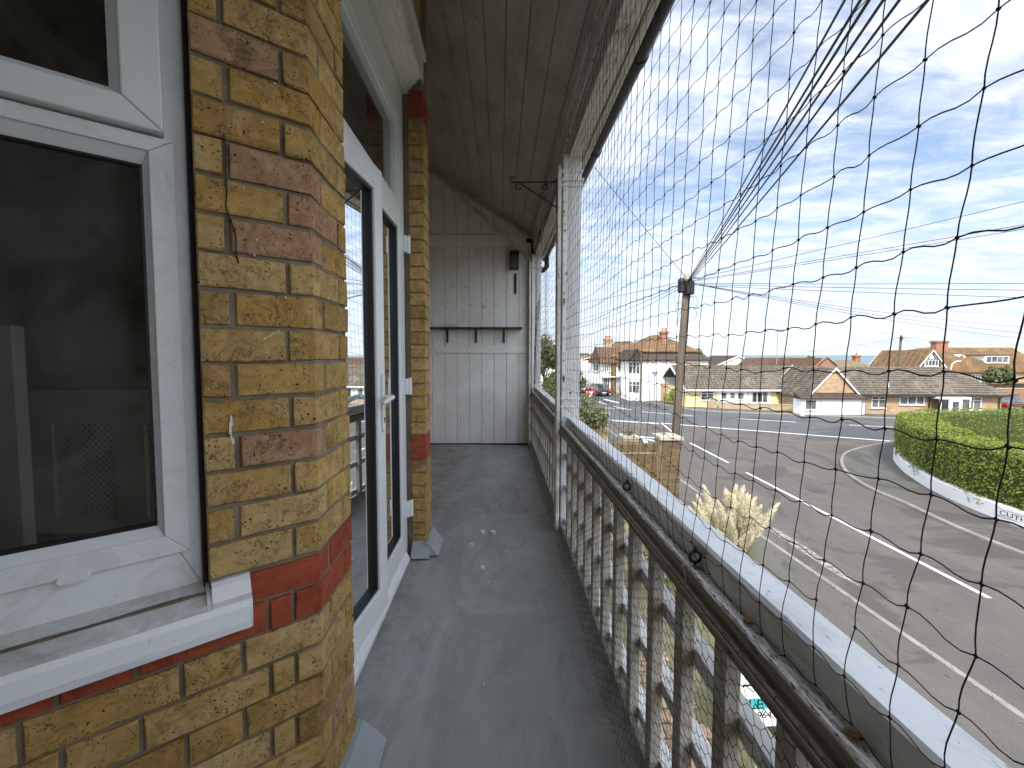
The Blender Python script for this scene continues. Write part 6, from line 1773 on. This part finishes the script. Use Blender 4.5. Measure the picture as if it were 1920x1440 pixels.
b = MB(); b.add([(3.6, 0.1, 2.75), (20.5, 0.1, 2.75), (20.5, 5.0, 6.45), (6.2, 5.0, 6.45), (2.3, 5.0, 5.95), (2.3, 2.0, 5.9), (3.6, 0.1, 2.6), (20.5, 0.1, 2.6)], [(0, 1, 2, 3, 4, 5), (6, 7, 1, 0)]); b.build('main_roof', M_TILE_LICHEN, td)
chimney(td, 7.9, 4.4, 5.6, 7.5, 1.9, 0.9, M_REDHOUSE, 0)
dm = MB(); dm.box(11.2, 15.0, 0.9, 4.0, 3.9, 5.15); dm.build('dormer', M_TRIM, td); dm = MB(); dm.box(11.0, 15.3, 0.75, 4.4, 5.15, 5.3); dm.build('dormer_roof', M_TILE_BROWN, td)
window(td, 'f', 0.9, 11.4, 14.8, 4.05, 5.05, 3)
ey_ = MB(); ey_.prism([(7.7, 4.55), (9.0, 4.55), (8.9, 5.1), (8.35, 5.3), (7.8, 5.1)], 1.5, 2.6, lambda a, c, e: (a, e, c)); ey_ = ey_.build('round_dormer', M_TRIM, td); g_ = MB(); g_.prism([(8.35 + .28 * math.cos(k * .524), 4.88 + .28 * math.sin(k * .524)) for k in range(12)], 1.47, 1.51, lambda a, c, e: (a, e, c)); g_.build('pane', M_FARGLASS, ey_)
for (u0, u1) in ((9.1, 10.4), (11.4, 13.2), (14.1, 15.9)):
    window(td, 'f', 0.6, u0, u1, 1.2, 2.3, 2)
b = MB(); b.box(10.5, 20, -0.6, 0.6, 0.9, 1.1); b.build('porch_roof', M_TILE_TAN, td)

# --- garden walls along the far pavement
def low_wall(label, path, h, mat, th=0.22, pillars=()):
    t = empty('garden_wall', (path[0][0], path[0][1], GZ), 0, label, 'wall'); inv = Matrix.Translation((-path[0][0], -path[0][1], -GZ))
    b = MB()
    for p, q in zip(path[:-1], path[1:]):
        d = Vector((q[0] - p[0], q[1] - p[1])).normalized(); n_ = Vector((-d.y, d.x)) * th / 2
        b.prism([(p[0] - n_.x, p[1] - n_.y), (q[0] - n_.x, q[1] - n_.y), (q[0] + n_.x, q[1] + n_.y), (p[0] + n_.x, p[1] + n_.y)], GZ, GZ + h)
    o = b.build('wall', mat, t); o.matrix_parent_inverse = inv
    c = MB()
    for p, q in zip(path[:-1], path[1:]):
        d = Vector((q[0] - p[0], q[1] - p[1])).normalized(); n_ = Vector((-d.y, d.x)) * (th / 2 + 0.04)
        c.prism([(p[0] - n_.x, p[1] - n_.y), (q[0] - n_.x, q[1] - n_.y), (q[0] + n_.x, q[1] + n_.y), (p[0] + n_.x, p[1] + n_.y)], GZ + h, GZ + h + 0.07)
    o = c.build('coping', M_STONE, t); o.matrix_parent_inverse = inv
    for (x, y) in pillars:
        c = MB(); c.box(x - .2, x + .2, y - .2, y + .2, GZ, GZ + h + 0.35); c.box(x - .25, x + .25, y - .25, y + .25, GZ + h + .35, GZ + h + .43); o = c.build('pier', mat, t); o.matrix_parent_inverse = inv
low_wall('tan low wall before the yellow bungalow', [(21.2, 39.7), (25.0, 38.3), (28.2, 37.3)], 0.60, M_TANWALL)
low_wall('tan brick front wall of the white house curving along the pavement', [(15.6, 55.9), (16.9, 50.2), (18.6, 44.5), (19.7, 41.0), (21.1, 39.75)], 0.95, M_TANWALL, pillars=[(16.9, 50.2), (15.6, 55.9)])
low_wall('rough orange garden wall stepping behind the lime bush', [(17.6, 47.2), (18.9, 44.2), (21.0, 43.4)], 2.0, M_ORANGEWALL)
low_wall('red brick garden wall at the far right behind the parked car', [(49.5, 42.6), (54.5, 42.0), (64, 40.5)], 1.75, M_REDHOUSE)
low_wall('pale buff low wall before the brick bungalow', [(33.8, 33.9), (36.5, 33.0), (40.5, 31.9)], 0.5, M_TANWALL)
b = MB(); b.box(27.9, 28.05, 36.4, 36.5, GZ, GZ + 1.15); b.box(31.15, 31.3, 35.1, 35.2, GZ, GZ + 1.1)
b.build('gate_posts', M_TRIM, None, 'pair of white gate posts before the bungalow garage', 'gate posts')

# rooftop aerials
def aerial(label, x, y, z, h=1.3):
    t = empty('tv_aerial', (x, y, z), 0, label, 'aerial')
    b = MB(); b.tube([(0, 0, 0), (0, 0, h)], 0.025, 6); b.build('mast', M_GREYMETAL, t)
    b = MB(); b.tube([(-0.5, 0, h - .1), (0.6, 0, h - .1)], 0.02, 5)
    for k in range(6): b.tube([(-0.4 + k * .19, -0.2, h - .1), (-0.4 + k * .19, 0.2, h - .1)], 0.012, 4); b.tube([(-0.4 + k * .19, 0, h - .28), (-0.4 + k * .19, 0, h + .08)], 0.012, 4)
    b.build('antenna', M_GREYMETAL, t)
aerial('thin television aerial on the chimney behind the white gable', 38.7, 84, GZ + 6.2, 1.6)
aerial('thin television aerial on the squat chimney of the tan roofed house', 63.4, 73.2, GZ + 5.1)
aerial('thin television aerial on the left chimney of the brown roofed house', 33.5, 84, GZ + 5.9)
# ------------------------------------------------------------------ street furniture, poles, cables
M_POLE = plain('pole_wood', (0.15, 0.118, 0.08), (0.09, 0.07, 0.05), 3, 0.9, 0.5, 14, 0.02, sc=(3, 3, 0.3))
tp = empty('telegraph_pole', (7.5, 17.0, GZ), 0, 'tall leaning timber telegraph pole with black junction boxes near its top', 'telegraph pole')
PT = Vector((7.64, 17.0, 4.5))
def pl(z): t = (z - GZ) / (PT.z - GZ); return Vector((7.22 + (PT.x - 7.22) * t - 7.5, 0, z - GZ))
b = MB(); b.tube([pl(GZ), pl(-1), pl(2), pl(4.5)], [0.17, 0.155, 0.135, 0.115], 12); b.build('pole', M_POLE, tp, smooth=True)
b = MB(); b.lathe(tuple(pl(4.5) + Vector((0, 0, -0.22))), [(0.125, 0), (0.125, 0.22), (0.10, 0.26)], 12); b.build('pole_cap', plain('zinc_cap', (0.36, 0.34, 0.26), None, 5, 0.6, 0.1), tp)
for (dx, zz, w) in ((-0.25, 3.74, 0.15), (0.06, 3.66, 0.20)):
    c = pl(3.9)
    b = MB(); b.lathe((c.x + dx, -0.16, zz - GZ), [(w * 0.8, 0), (w, 0.03), (w, 0.46), (w * .9, 0.54), (w * .5, 0.58)], 14); b.build('junction_box', M_GUTTER, tp, smooth=False)
for zz in (1.9, 2.6, 1.2, 0.5, -0.2):
    c = pl(zz); b = MB(); s_ = 1
    b.tube([(c.x - 0.30, 0, c.z), (c.x + 0.30, 0, c.z)], 0.012, 6); b.build('climbing_step', M_GREYMETAL, tp)
b = MB(); pts = []
for k in range(30):
    z = 4.0 - k * 0.27; c = pl(z); pts.append((c.x + 0.13, -0.06, c.z))
b.tube(pts, 0.022, 6); b.build('down_cable', M_GUTTER, tp)
b = MB(); rnd = random.Random(2)
for k in range(7):
    c = pl(3.6 - 0.12 * k); r = rnd.uniform(0.08, 0.2); sx = rnd.choice([-1, 1])
    b.tube([(c.x + sx * (0.12 + r * (1 - math.cos(a))) , -0.1, c.z + r * 1.5 * math.sin(a)) for a in [j * 0.6 for j in range(9)]], 0.007, 5)
b.build('cable_loop', M_GUTTER, tp)

M_CABLE = plain('cable_black', (0.012, 0.012, 0.014), None, 5, 0.5, 0.0)
def cable(p, q, sag, r, label, group):
    p = Vector(p); q = Vector(q); b = MB(); n = 28
    pts = [p + (q - p) * (k / n) + Vector((0, 0, -sag * 4 * (k / n) * (1 - k / n))) for k in range(n + 1)]
    b.tube(pts, r, 5, False)
    b.build('overhead_cable', M_CABLE, None, label, 'cable', group)
top = PT + Vector((0, -0.1, -0.25))
def ext(p3, k):   # carry the straight run from the pole top on past p3
    p3 = Vector(p3); return top + (p3 - top) * k
for i, (x, zoff, r) in enumerate([(2.36, 0, .009), (2.46, 0, .011), (2.53, 0.03, .012), (2.60, 0, .011), (2.70, 0, .011), (2.88, 0, .012)]):
    cable(top + Vector((0, 0, -0.03 * i)), ext((x, 3, 3.676 + zoff), 1.42), 0.10, r, 'black cable from the telegraph pole running up over the balcony roof', 'cables over the balcony')
for i, (x, z) in enumerate([(14.98, 5.71), (15.02, 5.08), (15.03, 4.98), (15.13, 3.46), (15.14, 3.29), (15.16, 3.10)]):
    cable(top + Vector((0, 0, -0.04 * i)), ext((x, 12, z), 2.4), 0.12, 0.009, 'thin cable from the telegraph pole crossing the open sky towards the right', 'cables across the side road')
for i, (x, z) in enumerate([(38.04, 3.75), (38.07, 3.29), (38.1, 2.9)]):
    cable(top + Vector((0, 0, -0.1)), ext((x, 30, z), 1.5), 0.5, 0.010, 'thin cable from the telegraph pole running out over the bungalows', 'cables over the bungalows')
for i, (x, z) in enumerate([(6.07, 5.29), (6.08, 4.14), (6.09, 3.6), (6.1, 2.8)]):
    cable(top + Vector((0, 0, -0.05 * i)), ext((x, 30, z), 2.2), 0.25, 0.012, 'thin cable from the telegraph pole following the main road', 'cables along the main road')
cable(top, (2.9, 13.0, 7.0), 0.0, 0.009, 'single straight cable rising from the telegraph pole towards the eaves', None)
cable((20.3, 50.3, 2.2), top + Vector((0, 0, -0.4)), 0.3, 0.010, 'thin cable dropping from the telegraph pole to the white house', None)

tp2 = empty('telegraph_pole', (56.2, 58.0, GZ), 0, 'distant timber telegraph pole standing behind the brick bungalow', 'telegraph pole')
b = MB(); b.tube([(0, 0, 0), (0.2, 0, 8.0)], [0.17, 0.13], 10); b.build('pole', M_POLE, tp2)
b = MB(); b.lathe((0.05, -0.2, 7.35), [(0.16, 0), (0.16, 0.42)], 10); b.build('junction_box', M_GUTTER, tp2)
for i, (x, y, z) in enumerate([(40, 62, 1.0), (45, 66, 0.8), (66, 63, 1.2), (72, 63, 1.0), (80, 62, 2.6), (44, 50, 2.2), (60, 66, 0.4)]):
    cable((56.4, 57.9, 3.75), (x, y, z), 0.25, 0.012, 'thin wire fanning from the distant telegraph pole to a house', 'wires of the distant pole')

lp = empty('street_lamp', (32.9, 49.0, GZ), 0, 'slim white street lamp column rising over the yellow bungalow', 'street lamp')
b = MB(); b.tube([(0, 0, 0), (0, 0, 2.0), (0.1, 0, 8.2)], [0.09, 0.05, 0.035], 10); b.build('column', M_GREYMETAL, lp)
b = MB(); b.box(0.0, 0.75, -0.13, 0.13, 8.15, 8.27); b.build('lamp_head', M_GREYMETAL, lp, bevel=0.02)
lp = empty('street_lamp', (61.4, 56.0, GZ), 0, 'short curved grey street lamp before the half timbered house', 'street lamp')
b = MB(); b.tube([(0, 0, 0), (0.1, 0, 3.6), (0.2, 0, 4.0), (0.5, 0, 4.25), (1.0, 0, 4.4)], 0.06, 8); b.build('column', M_TRIM, lp)
b = MB(); b.box(0.8, 1.3, -0.12, 0.12, 4.36, 4.47); b.build('lamp_head', M_TRIM, lp)

M_SIGNRED = plain('sign_red', (0.50, 0.02, 0.025), None, 3, 0.4, 0.0)
def tri(r, y0, y1, cz):
    m = MB(); m.prism([(r * math.cos(R(a)), cz + r * math.sin(R(a))) for a in (-90, 30, 150)], y0, y1, lambda a, c, e: (a, e, c)); return m
gs_ = empty('give_way_sign', (8.05, 36.8, GZ), 0, 'red and white triangular give way sign at the junction mouth', 'road sign')
b = MB(); b.tube([(0, 0.05, 0), (0, 0.05, 2.0)], 0.04, 8); b.build('sign_post', M_GREYMETAL, gs_)
tri(0.60, 0.0, 0.02, 1.75).build('red_border', M_SIGNRED, gs_); tri(0.37, -0.006, -0.001, 1.75).build('white_face', M_TRIM, gs_)
for s, z in (('GIVE', 1.80), ('WAY', 1.66)):
    text_mesh(s, 0.17, 'lettering', M_INK, gs_, Matrix.Translation((0, -0.008, z)) @ Matrix.Rotation(R(90), 4, 'X'), 0.001, 'CENTER')
gs2 = empty('give_way_sign', (16.4, 43.5, GZ), 0, 'grey back of a triangular road sign before the white house', 'road sign')
b = MB(); b.tube([(0, 0.05, 0), (0, 0.05, 3.4)], 0.05, 8); b.build('sign_post', M_GREYMETAL, gs2)
tri(0.45, 0.0, 0.03, 3.25).build('sign_back', M_GREYMETAL, gs2)
b = MB(); b.box(-0.3, 0.3, -0.01, 0.0, 3.30, 3.36); b.build('bracket', M_DARKWOOD, gs2)
pp = empty('timber_post', (15.5, 45.2, GZ), 0, 'slim tan timber post before the bay of the white house', 'post')
b = MB(); b.tube([(0, 0, 0), (0, 0, 5.6)], [0.12, 0.09], 8); b.build('shaft', M_POLE, pp); b = MB(); b.lathe((0, 0, 5.6), [(0.10, 0), (0.12, 0.05), (0.04, 0.14)], 8); b.build('finial', M_DARKWOOD, pp)

# estate agent's board in the front garden
ls = empty('letting_board', (2.80, 4.15, GZ), R(4), 'white and teal LET board on a post in the front garden', 'sign board')
b = MB(); b.box(-0.03, 0.03, 0.02, 0.08, 0, 2.15); b.build('board_post', M_TRIM, ls)
b = MB(); b.box(-0.28, 0.46, 0.0, 0.018, 1.27, 2.10); b.build('board', M_PLATE, ls, bevel=0.002)
M_TEAL = plain('teal_print', (0.05, 0.42, 0.42), None, 3, 0.5, 0.0)
b = MB(); b.box(-0.279, 0.459, -0.002, -0.0005, 1.47, 1.59); b.box(-0.279, 0.459, -0.002, -0.0005, 2.03, 2.09); b.build('teal_band', M_TEAL, ls)
b = MB(); b.box(-0.26, 0.02, -0.003, -0.0005, 1.73, 1.75); b.build('black_rule', M_INK, ls)
text_mesh('LET', 0.15, 'lettering', M_INK, ls, Matrix.Translation((-0.195, -0.0035, 1.476)) @ Matrix.Rotation(R(90), 4, 'X'), 0.001, sx=1.2)
text_mesh('964', 0.10, 'lettering', M_INK, ls, Matrix.Translation((-0.09, -0.0025, 1.37)) @ Matrix.Rotation(R(90), 4, 'X'), 0.001, sx=1.1)

# ------------------------------------------------------------------ parked cars
def car(name, label, x, y, rz, mat, L=4.3, W_=1.78, Hh=1.55, suv=False):
    t = empty(name, (x, y, GZ + 0.005), R(rz), label, 'car')
    hw = W_ / 2; k = L / 4.3; zb = 0.95 if suv else 0.82
    prof = [(-2.15, 0.35), (-2.15, 0.65), (-2.05, zb - 0.05), (-1.75, zb), (2.0, zb - 0.12), (2.12, 0.6), (2.12, 0.35)]
    b = MB(); vs = []; secs = [(-hw, 0.06), (-hw + 0.10, 0.0), (hw - 0.10, 0.0), (hw, 0.06)]
    for (yy, ins) in secs:
        for (a, c) in prof: vs.append((a * k * (1 - ins * 0.4), yy, c if c < 0.4 else c - ins * 0.6))
    n = len(prof); fs = [(i * n + j, i * n + (j + 1) % n, (i + 1) * n + (j + 1) % n, (i + 1) * n + j) for i in range(3) for j in range(n)]
    fs += [tuple(range(n - 1, -1, -1)), tuple(3 * n + j for j in range(n))]
    b.add(vs, fs); b.build('body', mat, t, bevel=0.05, seg=2)
    cab = [(-1.9, zb - 0.02), (-1.55, Hh - 0.08), (-1.3, Hh), (0.2, Hh), (0.45, Hh - 0.05), (1.15, zb - 0.05)]
    g_ = MB(); vs = []
    for (yy) in (-1, 1):
        for (a, c) in cab: vs.append((a * k, yy * (hw - 0.06 - 0.16 * (c - zb) / (Hh - zb)), c))
    n = len(cab); fs = [tuple(range(n - 1, -1, -1)), tuple(n + j for j in range(n))] + [(j, (j + 1) % n, n + (j + 1) % n, n + j) for j in range(n)]
    g_.add(vs, fs); gl_ = g_.build('glasshouse', M_FARGLASS, t, bevel=0.04)
    r_ = MB(); r_.prism([(-1.50 * k, Hh - 0.055), (-1.3 * k, Hh + 0.012), (0.22 * k, Hh + 0.012), (0.46 * k, Hh - 0.035)], -hw + 0.2, hw - 0.2, lambda a, c, e: (a, e, c)); r_.build('roof', mat, t)
    for a in (-1.3, 1.32):
        for s in (-1, 1):
            w = MB(); cy = s * (hw - 0.09)
            w.tube([(a * k, cy - 0.10, 0.33), (a * k, cy + 0.10, 0.33)], 0.33, 18); wo = w.build('wheel', M_RUBBER, t)
            w = MB(); w.tube([(a * k, cy + s * 0.095, 0.33), (a * k, cy + s * 0.108, 0.33)], 0.20, 12); w.build('rim', M_GREYMETAL, wo)
    for s in (-1, 1):
        lb = MB(); lb.box(-2.17 * k, -2.08 * k, s * (hw - 0.32), s * (hw - 0.04), 0.62, 0.80); lb.build('tail_light', M_SIGNRED, t)
        lb = MB(); lb.box(2.04 * k, 2.14 * k, s * (hw - 0.38), s * (hw - 0.06), 0.56, 0.70); lb.build('headlight', M_TRIM, t)
    nb = MB(); nb.box(-2.19 * k, -2.155 * k, -0.26, 0.26, 0.45, 0.56); nb.build('number_plate', M_PLATE, t)
def paintm(name, c): 
    g = G(name); return g.done(c, 0.25, None, 0, 0.6, lambda p: p.inputs['Coat Weight'].__setattr__('default_value', 0.8))
car('parked_car', 'dark blue estate car parked at the kerb beside the white houses', 11.2, 58.0, -100, paintm('car_blue', (0.02, 0.03, 0.045)), 4.6, 1.85, 1.75, True)
car('parked_car', 'black hatchback with red tail lights parked in front of the dark estate car', 12.75, 53.5, 98, paintm('car_black', (0.018, 0.016, 0.017)))
car('parked_van', 'pale blue and white van parked far along the main road', 12.6, 66.5, 95, paintm('van_blue', (0.22, 0.33, 0.48)), 4.8, 1.9, 2.1, True)
car('parked_car', 'dark red car showing past the end of the brick bungalow', 48.2, 39.0, 20, paintm('car_red', (0.10, 0.012, 0.015)))
